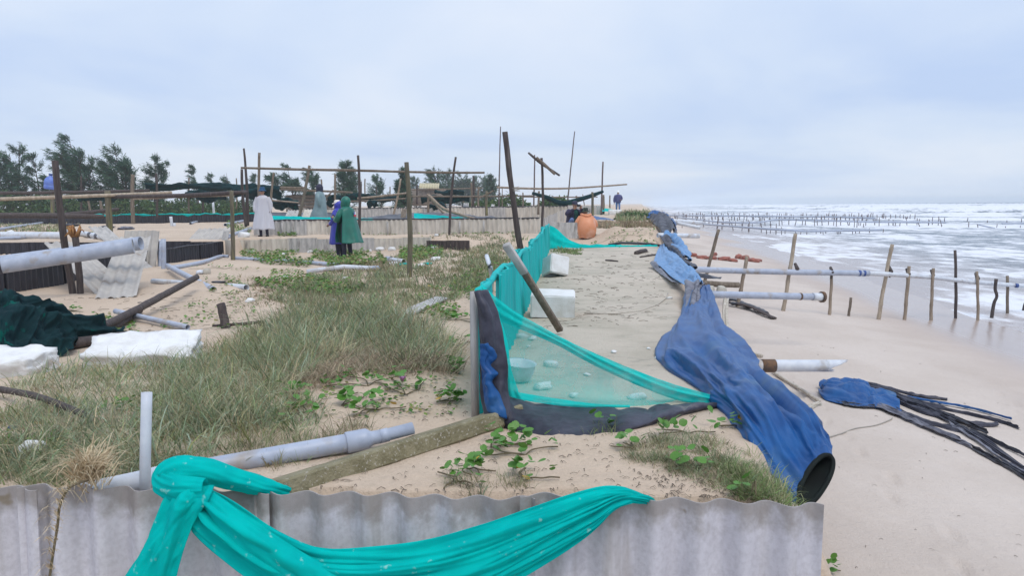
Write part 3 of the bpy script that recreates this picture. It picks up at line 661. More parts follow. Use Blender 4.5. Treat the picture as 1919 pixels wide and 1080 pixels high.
# stretched see-through net
tn = empty('stretched_net', D(910,760,4.3), 'see-through turquoise net stretched down from wall corner to the blue tarpaulin', 'net')
top_ = [(902,536,4.30),(960,585,4.36),(1030,625,4.42),(1100,660,4.48),(1180,695,4.54),(1260,725,4.58),(1345,748,4.60)]
bot_ = [(950,738,4.26),(990,748,4.34),(1060,756,4.42),(1130,762,4.46),(1200,762,4.50),(1260,758,4.56),(1345,757,4.60)]
edgeloft('see_through_panel', top_, bot_, M['teal_thin'], tn, 90, 40, bulge=-.06, namp=.008, nscale=4, seed=5)
bt2 = [(932,600,4.30),(985,622,4.35),(1045,648,4.41),(1110,684,4.47),(1185,719,4.53),(1262,748,4.57),(1343,766,4.58)]
tp2 = [(900,530,4.28),(958,578,4.34),(1030,620,4.40),(1100,655,4.46),(1180,690,4.52),(1260,720,4.56),(1347,744,4.58)]
edgeloft('gathered_band', tp2, bt2, M['teal_dense'], tn, 110, 22, bulge=.02, folds=2.2, famp=.008, namp=.005, nscale=8, seed=6)
edgeloft('gathered_edge', [(902,540,4.27),(925,600,4.24),(940,660,4.22),(948,710,4.2),(950,742,4.2)], [(935,590,4.29),(950,640,4.26),(958,690,4.24),(972,735,4.22),(985,752,4.22)], M['teal_dense'], tn, 60, 16, bulge=.015, folds=2, famp=.008, seed=7)
edgeloft('bottom_band', [(950,732,4.26),(1000,741,4.33),(1060,750,4.40),(1120,757,4.45),(1180,760,4.48)], [(960,746,4.23),(1000,754,4.30),(1060,762,4.37),(1120,765,4.42),(1180,764,4.46)], M['teal_dense'], tn, 50, 10, bulge=.01, folds=1, famp=.004, seed=3)
# bowl behind the net
pc = H(974,716,.0); pr = [(0,.0),(.055,.0),(.075,.02),(.095,.065),(.105,.115),(.112,.12),(.098,.112),(.085,.06),(.06,.025),(0,.02)]
th = np.linspace(0, 2*np.pi, 28, endpoint=False); V = np.array([[(pc.x+r*math.cos(a), pc.y+r*math.sin(a), pc.z+z+.01+.3*r*math.cos(a-2.4)*z*4) for a in th] for r, z in pr]).reshape(-1, 3)
tag(npmesh('plastic_bowl', V, gridfaces(len(pr), 28, True), M['pvc_white'], None), 'tilted pale plastic bowl behind the stretched turquoise net', 'bowl')
# leaning board
v, f = beam_geo(D(1046,612,7.2), D(952,462,6.75), .085, .05, R(30), .006)
bd = empty('leaning_board', D(1046,612,7.2), 'long weathered board leaning across the turquoise wall, dark lower half', 'board')
npmesh('pale_upper_length', *beam_geo(D(983,512,6.9), D(948,458,6.74), .066, .048, R(30), .005), M['fibro_grey'], bd, False)
npmesh('dark_lower_length', *beam_geo(D(1050,620,7.25), D(982,510,6.9), .060, .044, R(30), .005), M['wood_mid'], bd, False)
pipe('thin_pipe_stub', [H(922,520,-.3), D(921,515,8.0), D(912,480,8.0)], .022, M['pvc_white'], 'short pale pipe stub leaning outside the turquoise wall', n=10)
# foam boxes
def foam_hollow(name, c, half, rot, label, tilt=(0,0), cut=None):
    bm = bmesh.new(); bmesh.ops.create_cube(bm, size=2)
    for vv in bm.verts: vv.co = Vector((vv.co.x*half[0], vv.co.y*half[1], vv.co.z*half[2]))
    fb = [f for f in bm.faces if f.normal.z < -.9]; r = bmesh.ops.inset_region(bm, faces=fb, thickness=min(half)*.42); 
    ex = bmesh.ops.extrude_face_region(bm, geom=fb); 
    for vv in [g for g in ex['geom'] if isinstance(g, bmesh.types.BMVert)]: vv.co.z += half[2]*1.55
    bmesh.ops.delete(bm, geom=fb, context='FACES')
    bmesh.ops.recalc_face_normals(bm, faces=bm.faces[:])
    bmesh.ops.bevel(bm, geom=bm.edges[:], offset=min(half)*.10, segments=2, affect='EDGES')
    if cut:
        bmesh.ops.subdivide_edges(bm, edges=bm.edges[:], cuts=1)
        kill = [f for f in bm.faces if cut(f.calc_center_median())]; bmesh.ops.delete(bm, geom=kill, context='FACES')
    Rm = Matrix.Rotation(rot, 3, 'Z') @ Matrix.Rotation(tilt[0], 3, 'X') @ Matrix.Rotation(tilt[1], 3, 'Y')
    for vv in bm.verts: vv.co = Rm @ vv.co + Vector(c)
    me = bpy.data.meshes.new(name); bm.to_mesh(me); bm.free()
    co = np.array([v.co[:] for v in me.vertices]); co += (fbm(co[:,0]*14, co[:,1]*14, co[:,2]*14, 3, 2)[:, None]-.5)*.018; me.vertices.foreach_set('co', co.astype(np.float32).ravel())
    return tag(link(name, me, M['foam'], None, False), label, 'foam box')
c = H(1042,596); 
foam_hollow('foam_box', (c.x-.02, c.y+.22, c.z+.125), (.235,.24,.125), R(-4), 'upturned white foam box with a broken side beside the leaning board', (R(3), R(2)), cut=lambda p: p.y < -.15 and -.02 < p.x < .13 and p.z < -.0)
c = H(1042,520)
foam_hollow('foam_box', (c.x, c.y+.16, c.z+.16), (.17,.17,.165), R(25), 'tipped white foam box against the turquoise wall', (R(-18), R(14)))
# foam crumbs inside the pond
for i, (px, py, sz) in enumerate([(978,632,.055),(998,637,.045),(1033,688,.06),(1018,730,.06),(1075,745,.035),(1195,748,.05),(1150,662,.03),(1064,650,.025),(990,650,.02),(1100,705,.025),(1232,672,.022),(1215,655,.02),(1255,560,.035)]):
    p = H(px, py, sz*.25); o = lump('foam_lump', p, (sz, sz*.7, sz*.45), M['foam'], seed=i, sub=2, amp=.75, freq=2.4, rot=i*1.3, smooth=False)
    tag(o, ['small foam lump on the pond sand behind the stretched net', 'small foam crumb on open pond sand'][px > 1200 or py in (662,)], 'foam', 'foam crumbs scattered in the bank pond')
# sticks on the pond floor
for px0, py0, px1, py1, r, lb in [(1192,477,1210,473,.055,'short dark split pipe on the far pond sand'),(1200,483,1232,478,.02,'thin dark stick on the far pond sand'),(1135,489,1158,491,.018,'short twig lying on pond sand past the foam boxes')]:
    tag(tube('stick', [H(px0,py0,r*.6), H((px0+px1)/2,(py0+py1)/2,r*.9), H(px1,py1,r*.6)], r, M['wood_dark'], None, 8, rough=.15), lb, 'stick')
tag(tube('cord', [H(x,y,.006) for x, y in [(1095,588),(1150,590),(1200,584),(1232,572),(1248,560),(1252,550)]], .006, M['rope'], None, 5), 'pale cord trailing across the pond sand', 'cord')

# ------------------------------------------------------------------ blue tarpaulin along the eroded edge
tarp = empty('bank_tarpaulin', H(1330,700), 'long crumpled blue tarpaulin draped along the eroded bank edge', 'tarpaulin')
RG = [(1500,948,1557,853,3.45,.078),(1452,900,1541,836,3.58,.10),(1413,830,1500,788,3.85,.14),(1372,778,1456,743,4.3,.16),(1335,745,1420,712,4.8,.18),(1268,712,1412,690,5.4,.24),(1244,682,1390,655,6.0,.26),(1257,642,1358,622,7.0,.24),(1275,612,1342,600,8.0,.20),(1289,575,1333,572,9.2,.15),(1296,543,1326,543,10.4,.10)]
rows = []
for ri_, (lx, ly, rx, ry, Y, b0) in enumerate(RG):
    a, c2 = D(lx,ly,Y), D(rx,ry,Y+.12); ctr = (a+c2)/2; ax = (c2-a)/2; bx = Vector([(-.80,.30,.52),(-.45,.6,.62)][ri_] if ri_ < 2 else (0, .75, .66)).normalized(); bx = (bx-ax.normalized()*bx.dot(ax.normalized())).normalized()*b0
    rows.append([ctr+ax*math.cos(th)*(abs(math.cos(th))**-.12 if abs(math.cos(th)) > .05 else 1)+bx*.62*math.sin(th) for th in np.linspace(0, 2*math.pi, 14)])
o = cloth('sleeve', rows, 300, 140, M['blue'], tarp, pamp=.052, pu=4.2, pv=7, seed=23, closed=True, pin=5)
inn = [[Vector(r[-1]).lerp(sum(r[:-1], Vector())/(len(r)-1), .0) for r in [rw]] for rw in rows]
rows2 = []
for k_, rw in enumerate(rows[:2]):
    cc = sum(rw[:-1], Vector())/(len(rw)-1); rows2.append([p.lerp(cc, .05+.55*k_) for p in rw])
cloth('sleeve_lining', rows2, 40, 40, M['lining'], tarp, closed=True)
rim = cr(np.array([tuple(p.lerp(sum(rows[0][:-1], Vector())/13, .03)) for p in rows[0]]), 60); tube('sleeve_hem', rim, [(.014,.010)]*60, M['lining'], tarp, 8)
# dark underside turned out along the pond side
edgeloft('turned_edge', [(1280,618,7.7),(1284,590,8.4),(1285,560,9.3),(1284,540,9.9),(1283,528,10.3)], [(1318,625,7.6),(1310,590,8.3),(1311,560,9.2),(1312,542,9.9),(1318,532,10.3)], M['greynet'], tarp, 80, 34, bulge=.16, folds=2, famp=.025, namp=.03, nscale=4, seed=13, thick=.006)
edgeloft('turned_edge', [(1243,688,5.75),(1248,665,6.2),(1262,640,6.8),(1277,612,7.7)], [(1256,700,5.7),(1276,668,6.1),(1286,640,6.7),(1303,612,7.6)], M['greynet'], tarp, 60, 20, bulge=.07, folds=1.5, famp=.02, namp=.02, nscale=4, seed=17, thick=.006)
edgeloft('faded_sheet', [(1288,536,10.2),(1264,524,11.6),(1240,502,13.8),(1226,492,15.4),(1230,472,18.6),(1237,459,22)], [(1321,530,10.3),(1304,506,12.2),(1287,490,14.2),(1272,477,16.0),(1258,468,19),(1247,459,22)], M['blue_pale'], tarp, 150, 50, bulge=.16, folds=1.2, famp=.03, pamp=.035, pu=7, pv=3, seed=27, thick=.008)
edgeloft('turned_edge', [(1218,494,15.2),(1228,505,14.2),(1245,520,12.4),(1262,531,11.2)], [(1230,490,15.4),(1241,503,14.3),(1262,523,12.5),(1284,534,10.9)], M['greynet'], tarp, 50, 16, bulge=.05, folds=1, famp=.02, namp=.02, nscale=3, seed=29, thick=.008)
edgeloft('rolled_length', [(1238,441,23.5),(1250,452,21.5),(1264,470,18.5),(1282,488,15.6)], [(1262,441,24),(1272,452,22),(1284,470,18.8),(1289,490,15.6)], M['blue_pale'], tarp, 90, 30, bulge=.3, folds=1.5, famp=.06, namp=.05, nscale=1.8, seed=31, thick=.01)
edgeloft('rolled_length', [(1236,443,22.6),(1246,458,20.5),(1262,476,17.6),(1285,503,13.6)], [(1254,447,22.8),(1261,463,20.2),(1276,482,17.2),(1300,506,13.5)], M['blackside'], tarp, 90, 24, bulge=.2, folds=1.5, famp=.05, namp=.05, nscale=1.8, seed=33, thick=.01)
o = edgeloft('grey_tarpaulin_length', [(1216,409,42),(1222,416,37),(1236,430,30),(1242,440,26)], [(1242,404,43),(1254,412,38),(1262,424,31),(1268,440,26)], M['blackside'], None, 80, 30, bulge=.5, folds=2, famp=.08, namp=.08, nscale=1.1, seed=35, thick=.012)
tag(o, 'grey black tarpaulin length on the bank edge above the sand mounds', 'tarpaulin')
o = edgeloft('blue_tarpaulin_heap', [(1212,404,44),(1218,397,46),(1232,397,46),(1246,404,44),(1262,418,36)], [(1215,409,42),(1224,407,43),(1240,408,43),(1252,415,38),(1266,432,30)], M['blue'], None, 70, 24, bulge=.4, folds=1.5, famp=.1, namp=.08, nscale=1.1, seed=37, thick=.012)
tag(o, 'bright blue tarpaulin heap at the top of the bank beside the grassy hump', 'tarpaulin')
# ------------------------------------------------------------------ poles
def pole(name, a, b_, r0, r1, mat, label, cat='post', group=None, bend=.02, knots=0, seg=9, rough=.10, parent=None, sink=0.0):
    a, b_ = Vector(a), Vector(b_); d = b_-a; Ln = d.length; n = max(8, int(Ln*7)); rnd = random.Random(hash((round(a.x, 2), round(b_.z, 2))) % 9999)
    if sink: a = a-d.normalized()*sink
    d = b_-a; side = d.cross(Vector((.3, 1, .2))).normalized(); P = []; rr = []
    if knots: n = max(n, int(d.length/.3)*6)
    ph = rnd.uniform(0, 6)
    for i in range(n+1):
        f = i/n; P.append(a+d*f+side*(bend*d.length*math.sin(math.pi*f+.0)*math.cos(ph)+.004*math.sin(f*17+ph)))
        r = r0+(r1-r0)*f
        if knots: r *= 1+.16*math.exp(-(((f*d.length/.3) % 1)-.5)**2/.004)
        rr.append(r)
    v, f = tube_geo([tuple(p) for p in P], rr, seg, rough=rough, seed=rnd.randrange(50)); o = npmesh(name, v, f, mat, parent)
    return tag(o, label, cat, group) if parent is None else o
def wrap(name, c, axis, r, mat, parent=None, turns=3, w=.012):
    c = Vector(c); x = Vector(axis).normalized(); y = x.cross(Vector((.2, .9, .3))).normalized(); z = x.cross(y)
    P = [tuple(c+x*(t_/(turns*12)-.5)*w*turns*2+(y*math.cos(t_*math.pi/6)+z*math.sin(t_*math.pi/6))*r) for t_ in range(turns*12+1)]
    return tube(name, P, w*.35, mat, parent, 5)
def gp(px, py, dz=0.0): return H(px, py, dz)
def post(px0, py0, px1, py1, r, mat, label, Y=None, r1=None, name='wooden_post', group=None, **k):
    a = H(px0, py0) if Y is None else D(px0, py0, Y); b_ = D(px1, py1, a.y)
    kk = .62 if a.y > 20 else .8
    return pole(name, a, b_, r*kk, (r1 or r*.85)*kk, mat, label, group=group, sink=.3, **k)
# ------------------------------------------------------------------ black lined pond at the left
lp = empty('black_lined_pond', on(-8.9, 14), 'low corrugated pond walls lined with black plastic, sunk in sand', 'pond wall')
zt = CZ-1.02
def lined(P, Q, zb, ztop, part='lined_sheet', seed=0, n=None, mat='liner', parent=lp, pitch=.166):
    P, Q = Vector(P), Vector(Q); d = Q-P; n = n or max(1, round(d.length/.95)); rnd = random.Random(seed)
    for i in range(n):
        p = P+d*(i/n); p.z = zb-.1
        nr = Vector((d.y, -d.x, 0)).normalized()*.012*(i % 2)
        v, f = sheet_geo(p+nr, d, (rnd.uniform(-.03, .03), 0, 1), d.length/n+.03, ztop-zb+.1+rnd.uniform(-.015, .015), pitch=pitch, amp=.021, phase=rnd.uniform(0, 6), per=8, thick=.012); flat(npmesh(part, v, f, M[mat], parent))
lined((-8.85, 12.0, 0), (-8.75, 19.2, 0), CZ-1.52, zt, seed=1); lined((-8.75, 19.6, 0), (-8.72, 24.0, 0), CZ-1.52, zt, seed=2)
lined((-17.5, 24.0, 0), (-8.72, 24.0, 0), CZ-1.55, zt+.02, seed=3); lined((-17.5, 12.0, 0), (-8.85, 12.0, 0), CZ-1.6, zt-.25, seed=4)
e_ = [Vector((-8.72, y, zt+.0+.01*math.sin(y*3))) for y in np.linspace(12, 24, 50)]
tube('liner_edge', e_, .018, M['liner'], lp, 6)
# water and liner floor inside
npmesh('liner_floor', np.array([[-17.5,12,CZ-1.50],[-8.85,12,CZ-1.50],[-8.75,24,CZ-1.50],[-17.5,24,CZ-1.50]]), np.array([[0,1,2,3]]), M['liner'], lp, False)
# leaning sheets
def lean_sheet(name, bl, br_, tl, mat, label, Y=None, pitch=.166, amp=.022, thick=.008, group=None):
    bl, br_, tl = Vector(bl), Vector(br_), Vector(tl); d = br_-bl; u = tl-bl
    v, f = sheet_geo(bl, d, u, d.length, u.length, pitch=pitch, amp=amp, thick=thick, per=9, ragged=.02, seed=int(bl.x*10) % 50)
    return tag(flat(npmesh(name, v, f, mat)), label, 'sheet', group)
lean_sheet('corrugated_sheet', H(178,562), H(256,558), D(112,452,14.6), M['fibro_lean'], 'tan corrugated sheet leaning on the black pond wall beside dark posts')
lean_sheet('corrugated_sheet', H(172,556,-.02)+Vector((-.18,.45,0)), H(205,551)+Vector((.1,.5,0)), D(103,455,15.3), M['fibro_lean'], 'grey corrugated sheet half hidden under the tan leaning sheet')
lean_sheet('corrugated_sheet', D(262,512,18.2), D(297,510,18.8), D(219,434,19.3), M['fibro_grey'], 'mossy pale sheet standing upright in the gap of the pond wall')
lean_sheet('corrugated_sheet', D(226,505,18.9), D(292,505,18.9), D(220,434,19.2), M['fibro_lean'], 'broad upright fibre sheet closing the gap of the black pond wall')
lean_sheet('corrugated_sheet', D(345,458,25.2), D(412,456,25.2), D(331,434,26.3), M['fibro_lean'], 'dark grey corrugated sheet fallen behind the black pond')
lean_sheet('corrugated_sheet', D(413,462,24.6), D(424,461,24.4), D(408,441,24.9), M['fibro_grey'], 'narrow grey sheet offcut at the far corner of the black pond')
lean_sheet('corrugated_sheet', D(424,478,24.0), D(432,480,23.6), D(421,450,24.1), M['fibro_old'], 'small fibre offcut standing by the square wooden post')
# dark posts and the fat pipe tied to them
A1 = H(139,552); pole('leaning_post', A1, D(103,301,A1.y), .055, .05, M['wood_dark'], 'dark leaning timber post in front of the tan leaning sheet', sink=.35, rough=.14)
A2 = H(150,552); sp_ = empty('split_post', A2, 'shorter dark post with splintered orange top beside the leaning post', 'post')
pole('shaft', A2-Vector((0,0,.35)), D(140,436,A2.y+.1), .05, .05, M['wood_dark'], None, parent=sp_, rough=.14)
M['splinter'] = pm('fresh_splintered_wood', (.40,.20,.07), (.28,.13,.05), scale=14, rough=.8, bump=.5)
tp = D(140,436,A2.y+.1)
npmesh('splinters', *merge([tube_geo([tuple(tp+Vector((math.cos(a)*.03, math.sin(a)*.03, -.06))), tuple(tp+Vector((math.cos(a)*.09, math.sin(a)*.08, .05+.06*math.sin(a*3)))), tuple(tp+Vector((math.cos(a)*.15, math.sin(a)*.1, .02+.08*math.sin(a*5))))], [.035,.025,.006], 5) for a in np.linspace(0, 5.6, 9)]), M['splinter'], sp_)
yP = A1.y-.28
pipe('fat_pipe', [D(-160,516,yP-1.2), D(0,498,yP-.6), D(250,461,yP)], .118, M['pvc'], 'fat grey blue pipe with mud-filled end and black collar slung before the dark posts', bands=[(.505,.545,M['band'],1.05)], inner=.08, seg=26)
npmesh('mud_plug', *lump_geo(D(248,461.5,yP)-Vector((.05,0,.0)), (.05,.05,.105), seed=3, sub=2, amp=.2), M['stone'], bpy.data.objects['fat_pipe'])
pipe('fat_pipe', [D(-160,508,yP+.6), D(0,492,yP+.75), D(264,456,yP+.78)], .11, M['pvc'], 'second grey pipe behind the fat pipe, dark open end showing', inner=.1, seg=24)
pole('pipe_prop', on(-10.9, yP-1.05, 0), Vector((-10.9, yP-1.05, D(-160,516,yP-1.2).z+.1)), .07, .06, M['wood_dark'], 'dark prop under the fat pipe outside the pond', sink=.3)
# upright pipes and pipes lying by the pond
a = H(306,503); pipe('upright_pipe', [a-Vector((0,0,.3)), D(306,448,a.y)], .055, M['pvc'], 'straight upright grey pipe at the near end of the black corrugated wall', n=6)
a = H(298,499); pipe('upright_pipe', [a-Vector((0,0,.3)), D(303,452,a.y+.1)], .05, M['pvc'], 'slightly tilted grey pipe touching its upright neighbour at the pond wall', n=6)
def lay(name, pts, r, mat, label, dz=None, **k):
    return pipe(name, [H(x, y, r*.8 if dz is None else dz) for x, y in pts], r, mat, label, **k)
lay('lying_pipe', [(313,504),(345,502),(385,494),(412,484),(428,478)], .05, M['pvc'], 'bent grey pipe running along the foot of the black pond wall')
pipe('lying_pipe', [H(314,507,.12), H(400,545,.0)], .055, M['pvc'], 'grey pipe sloping down across another pipe on the sand drift')
lay('lying_pipe', [(287,531),(462,543)], .05, M['pvc_white'], 'pale pipe lying under the sloping pipe on the sand drift')
lay('lying_pipe', [(437,487),(540,492),(632,499)], .05, M['pvc'], 'long thin grey pipe lying from the wooden post across the creeper')
el = empty('elbow_pipe', H(580,514), 'white pipe with an elbow end lying in scrub before the thick post', 'pipe')
tube('barrel', [tuple(H(576,515,.05)), tuple(H(645,510,.1)), tuple(D(708,504,H(645,510).y-.2))], .05, M['pvc_white'], el, 14)
ep = D(708,504,H(645,510).y-.2); tube('elbow', [tuple(ep-Vector((.1,0,0))), tuple(ep), tuple(ep+Vector((.05,0,-.03))), tuple(ep+Vector((.06,0,-.2)))], .065, M['pvc'], el, 14)
pipe('lying_pipe', [H(217,598,.10), H(352,617,.03)], .033, M['pvc'], 'short grey blue pipe lying across the dark fallen timber')
lay('lying_pipe', [(724,490),(757,494)], .06, M['pvc_white'], 'short white pipe with coupling in scrub near the thick post', bands=[(.05,.3,M['pvc'],1.35)])
# pile of pipes behind the pond
for pts, r, mt, lb, bd_ in [([(-60,446),(118,448)], .13, 'pvc_white', 'fat pale pipe with brown open end behind the black pond', ()),
    ([(-60,452),(110,455)], .06, 'pvc', 'thin grey pipe under the fat pale pipe', ()), ([(-60,457),(200,459)], .05, 'pvc_white', 'long thin pale pipe along the back wall of the black pond', ()),
    ([(130,437),(204,455)], .10, 'pvc_white', 'pale pipe with two black bands leaning on the pond back wall', [(.60,.66,M['band'],1.06),(.76,.82,M['band'],1.06)]),
    ([(-40,438),(100,416)], .07, 'pvc', 'thin grey pipe slanting over the sand behind the pipe pile', ()), ([(-40,413),(115,416)], .06, 'pvc_white', 'thin pale pipe on sand below the dark rails', ()),
    ([(45,418),(85,410)], .06, 'pvc', 'short bent grey pipe beside the blue jug post', ()),
    ([(193,415),(276,419)], .06, 'pvc', 'thin grey pipe lying behind the mossy short post', ()),
    ([(357,420),(375,416)], .07, 'pvc', 'short grey pipe on sand before the far black wall', ()),
    ([(422,424),(466,414)], .08, 'pvc', 'grey pipe tangled in black hose beside the white raincoat', ()), ([(458,413),(476,415)], .12, 'pvc_white', 'stubby pale pipe end with black mouth beside the white raincoat', [(.75,1.0,M['band'],1.03)]),
    ([(424,448),(470,430)], .07, 'pvc', 'grey pipe sloping up the creeper bank behind the square wooden post', ())]:
    lay('lying_pipe', pts, r, M[mt], lb, bands=bd_)
for px, py0, py1, lb in [(321,424,406,'stubby white pipe standing on sand before the far black wall'),(400,415,378,'tall white pipe standing against the far black wall'),(327,424,418,'tiny white pipe stub on sand before the far black wall')]:
    a = H(px+2, py0); pipe('upright_pipe', [a-Vector((0,0,.3)), D(px-1, py1, a.y)], .075, M['pvc_white'], lb, n=5)
# ------------------------------------------------------------------ short posts and rails at left
sq = post(437,488,434,357,.095,M['wood_moss'],'weathered square-cut post carrying the end of the dark rail', rough=.1)
pA = D(205,450,24.6); mp_ = pole('wooden_post', pA-Vector((0,0,.3)), D(201,358,24.6), .10, .09, M['wood_moss'], 'mossy short post behind the black pond')
pB = H(250,420); pole('wooden_post', pB-Vector((0,0,.3)), D(249,327,pB.y), .13, .11, M['wood_mid'], 'straight brown post before the far black wall')
pC = H(97,416); pole('wooden_post', pC-Vector((0,0,.3)), D(97,351,pC.y), .15, .14, M['wood_moss'], 'stout post topped by an upturned blue jug')
jc = D(96,352,pC.y); jb = empty('blue_jug', jc, 'upturned blue plastic water jug on a stout post', 'jug')
pr = [(0,.0),(.33,.0),(.38,.05),(.38,.28),(.365,.30),(.38,.32),(.38,.55),(.36,.66),(.26,.82),(.12,.92),(.10,1.0),(.11,1.06),(0,1.06)]
rm = Matrix.Rotation(R(9), 3, 'Y'); th = np.linspace(0, 2*np.pi, 24, endpoint=False)
V = np.array([[tuple(jc+rm @ Vector((r*math.cos(a)*1.0-.12, r*math.sin(a), z-.12))) for a in th] for r, z in pr]).reshape(-1, 3); npmesh('bottle_body', V, gridfaces(len(pr), 24, True), M['jug'], jb)
V = np.array([[tuple(jc+rm @ Vector((r*math.cos(a)-.12, r*math.sin(a), z-.12))) for a in th] for r, z in [(0,1.0),(.13,1.0),(.13,1.12),(0,1.12)]]).reshape(-1, 3); npmesh('cap', V, gridfaces(4, 24, True), M['blueband'], jb)
# rails
rail = lambda name, pts, r, mat, lb, kn=0: tag(tube(name, cr(np.array([tuple(D(*p)) for p in pts]), 40), cr(np.array(r)[:, None], 40)[:, 0], M[mat], None, 9, rough=.12, seed=len(lb)), lb, 'rail')
rail('bamboo_rail', [(-80,376,24),(150,368,24.4),(322,361,24.8)], [.06,.055,.045], 'bamboo_pale', 'pale bamboo rail lashed across the mossy short post')
rail('wooden_rail', [(205,369,24.75),(330,367,23),(434,362,21.3),(462,360,21.8)], [.055,.06,.06,.05], 'wood_dark', 'dark timber rail from mossy short post to square-cut post')
rail('wooden_rail', [(-80,362,48),(100,361,49),(280,357,50)], [.1,.1,.09], 'wood_dark', 'dark upper rail behind the pale bamboo rail')
rail('wooden_rail', [(-80,404,36),(60,404,36.5),(140,405,37),(195,406,37.5)], [.12,.13,.12,.1], 'wood_dark', 'thick lower dark rail tied to the jug post')
rail('wooden_rail', [(120,402,37),(170,398,38),(222,392,39)], [.09,.1,.08], 'wood_dark', 'dark splintered rail resting over the lower dark rail')
rail('bamboo_rail', [(250,373,48.6),(370,368,49),(480,366,50)], [.06,.06,.05], 'bamboo', 'thin bamboo rail behind the dark timber rail')
# ------------------------------------------------------------------ far black wall with turquoise net top
fb = empty('far_black_wall', D(100,418,52), 'long far black pond wall edged with turquoise net', 'pond wall')
Pf, Qf = D(-120,420,53), D(482,414,50)
lined(Pf, Qf, CZ-1.05, CZ-.40, parent=fb, seed=8, part='lined_sheet', n=22)
tt = [Pf.lerp(Qf, f)+Vector((0, 0, 0)) for f in np.linspace(0, 1, 60)]
for i, p in enumerate(tt): p.z = CZ-.40+.04*math.sin(i*.9)+.03*math.sin(i*3.3)
tube('net_edge', tt, [.035+.06*math.sin(i*1.9)**2*math.sin(i*.37)**2 for i in range(60)], M['teal'], fb, 8, rough=.3)
# ------------------------------------------------------------------ terraces: corrugated walls
Yr = 25.75
def xat(px, Y): return D(px, 445, Y).x
g_ = 'corrugated pond walls'
rw = sheet_wall('retaining_wall', (xat(432,Yr), Yr, CZ-1.50), (xat(806,Yr), Yr, CZ-1.47), .47, [M['fibro_old'], M['fibro_grey']], 'low streaked corrugated retaining wall below the sandy terrace', 'wall', None, seed=3, sink=.12, pitch=.166)
sheet_wall('retaining_wall', (xat(800,Yr-.3), Yr-.3, CZ-1.42), (xat(880,Yr-.9), Yr-1.2, CZ-1.40), .34, M['wood_dark'], 'short blackened corrugated wall beside the low retaining wall', 'wall', seed=4, sink=.12)
Yw = 28.6
w1 = sheet_wall('pond_wall', (xat(476,Yw), Yw, CZ-1.0), (xat(1012,Yw), Yw, CZ-1.0), .53, [M['fibro_old'], M['fibro_old'], M['fibro_grey']], 'long cream corrugated pond wall with black top edge on the terrace', 'wall', seed=5, topband=M['liner'], sink=.15, lean=(0,.04,0))
for px in (530, 634, 727, 862, 907):
    p = Vector((xat(px,Yw-.06), Yw-.07, CZ-1.05)); tube('batten', [tuple(p), tuple(p+Vector((0,0,.5)))], .035, M['fibro_grey'], w1, 6)
Yv = 45
w2 = sheet_wall('pond_wall', (xat(560,Yv), Yv, CZ-.72), (xat(1062,Yv), Yv, CZ-.68), .60, [M['fibro_old'], M['fibro_grey']], 'farther grey corrugated pond wall with black top edge', 'wall', seed=6, topband=M['liner'], sink=.2, w=1.2, pitch=.2, amp=.03)
sheet_wall('pond_wall', (xat(1012,Yw)+.05, Yw, CZ-1.0), (xat(1062,45), 44, CZ-.72), .52, [M['fibro_grey'], M['fibro_old']], 'pale corrugated wall running back from the long pond wall', 'wall', seed=7, sink=.15)
sheet_wall('pond_wall', (xat(1012,52), 52, CZ-.72), (xat(1128,60), 60, CZ-.7), .65, M['fibro_grey'], 'small distant corrugated wall behind the crouching people', 'wall', seed=8, sink=.2, w=1.2, pitch=.2, amp=.03)
# wall scrap before the crouching people
sc_ = empty('corrugated_scrap', D(1060,447,25), 'curved grey corrugated scrap beside the orange raincoat', 'sheet')
sheet('corrugated_sheet', M['fibro_grey'], sc_, D(1034,447,24.6), D(1091,447,25.2)-D(1034,447,24.6), (0,.02,1), .95, .50, pitch=.177, amp=.03)
# pond linings, nets and boards behind the long wall
def strip(name, A, B, mat, label, cat, nu=60, nv=10, bulge=.05, **k):
    o = edgeloft(name, A, B, M[mat], None, nu, nv, bulge=bulge, **k); return tag(o, label, cat)
strip('net_strip', [(478,404,29.3),(560,406,29.5),(640,408,29.6),(700,409,29.6)], [(478,412,28.9),(560,413,28.9),(640,414,28.9),(700,414,28.9)], 'teal', 'turquoise net strip along the inside of the long pond wall', 'net', namp=.04, nscale=1.5)
strip('net_strip', [(776,399,31),(800,402,31),(850,406,31),(885,409,31)], [(776,408,30),(800,411,30),(850,410,30),(885,411,30)], 'teal', 'turquoise net sagging over the black liner behind the thick post', 'net', namp=.05, nscale=1.5)
strip('liner_sheet', [(680,408,33),(780,399,33),(870,401,33),(900,406,32),(1005,412,29.5)], [(680,412,30.5),(780,409,30.5),(870,409,30.5),(900,411,30),(1008,416,29)], 'liner', 'black liner spread behind the long pond wall', 'tarpaulin', bulge=.1, namp=.06, nscale=1.2)
strip('liner_sheet', [(478,398,42),(560,398,42),(640,399,42)], [(478,408,38),(560,408,38),(640,408,38)], 'liner', 'black liner strip behind the gray green raincoat', 'tarpaulin', bulge=.1, namp=.05, nscale=1)
strip('blue_sheet', [(966,408,36),(990,409,35),(1012,412,34)], [(966,414,33),(990,415,33),(1012,417,33)], 'blue', 'blue sheet edge at the right end of the long pond wall', 'tarpaulin', nu=30, namp=.05, nscale=1)
strip('boat_tarpaulin', [(1098,400,46),(1120,406,44),(1150,411,42)], [(1096,412,41),(1120,413,41),(1150,414,41)], 'blue', 'blue tarpaulin edge behind the orange raincoat', 'tarpaulin', nu=30, namp=.05, nscale=1)
strip('blue_sheet', [(1128,390,60),(1140,391,60),(1156,394,60)], [(1128,396,56),(1140,396,56),(1156,397,56)], 'teal', 'small turquoise sheet beside the walker in helmet', 'tarpaulin', nu=20, namp=.05, nscale=1)
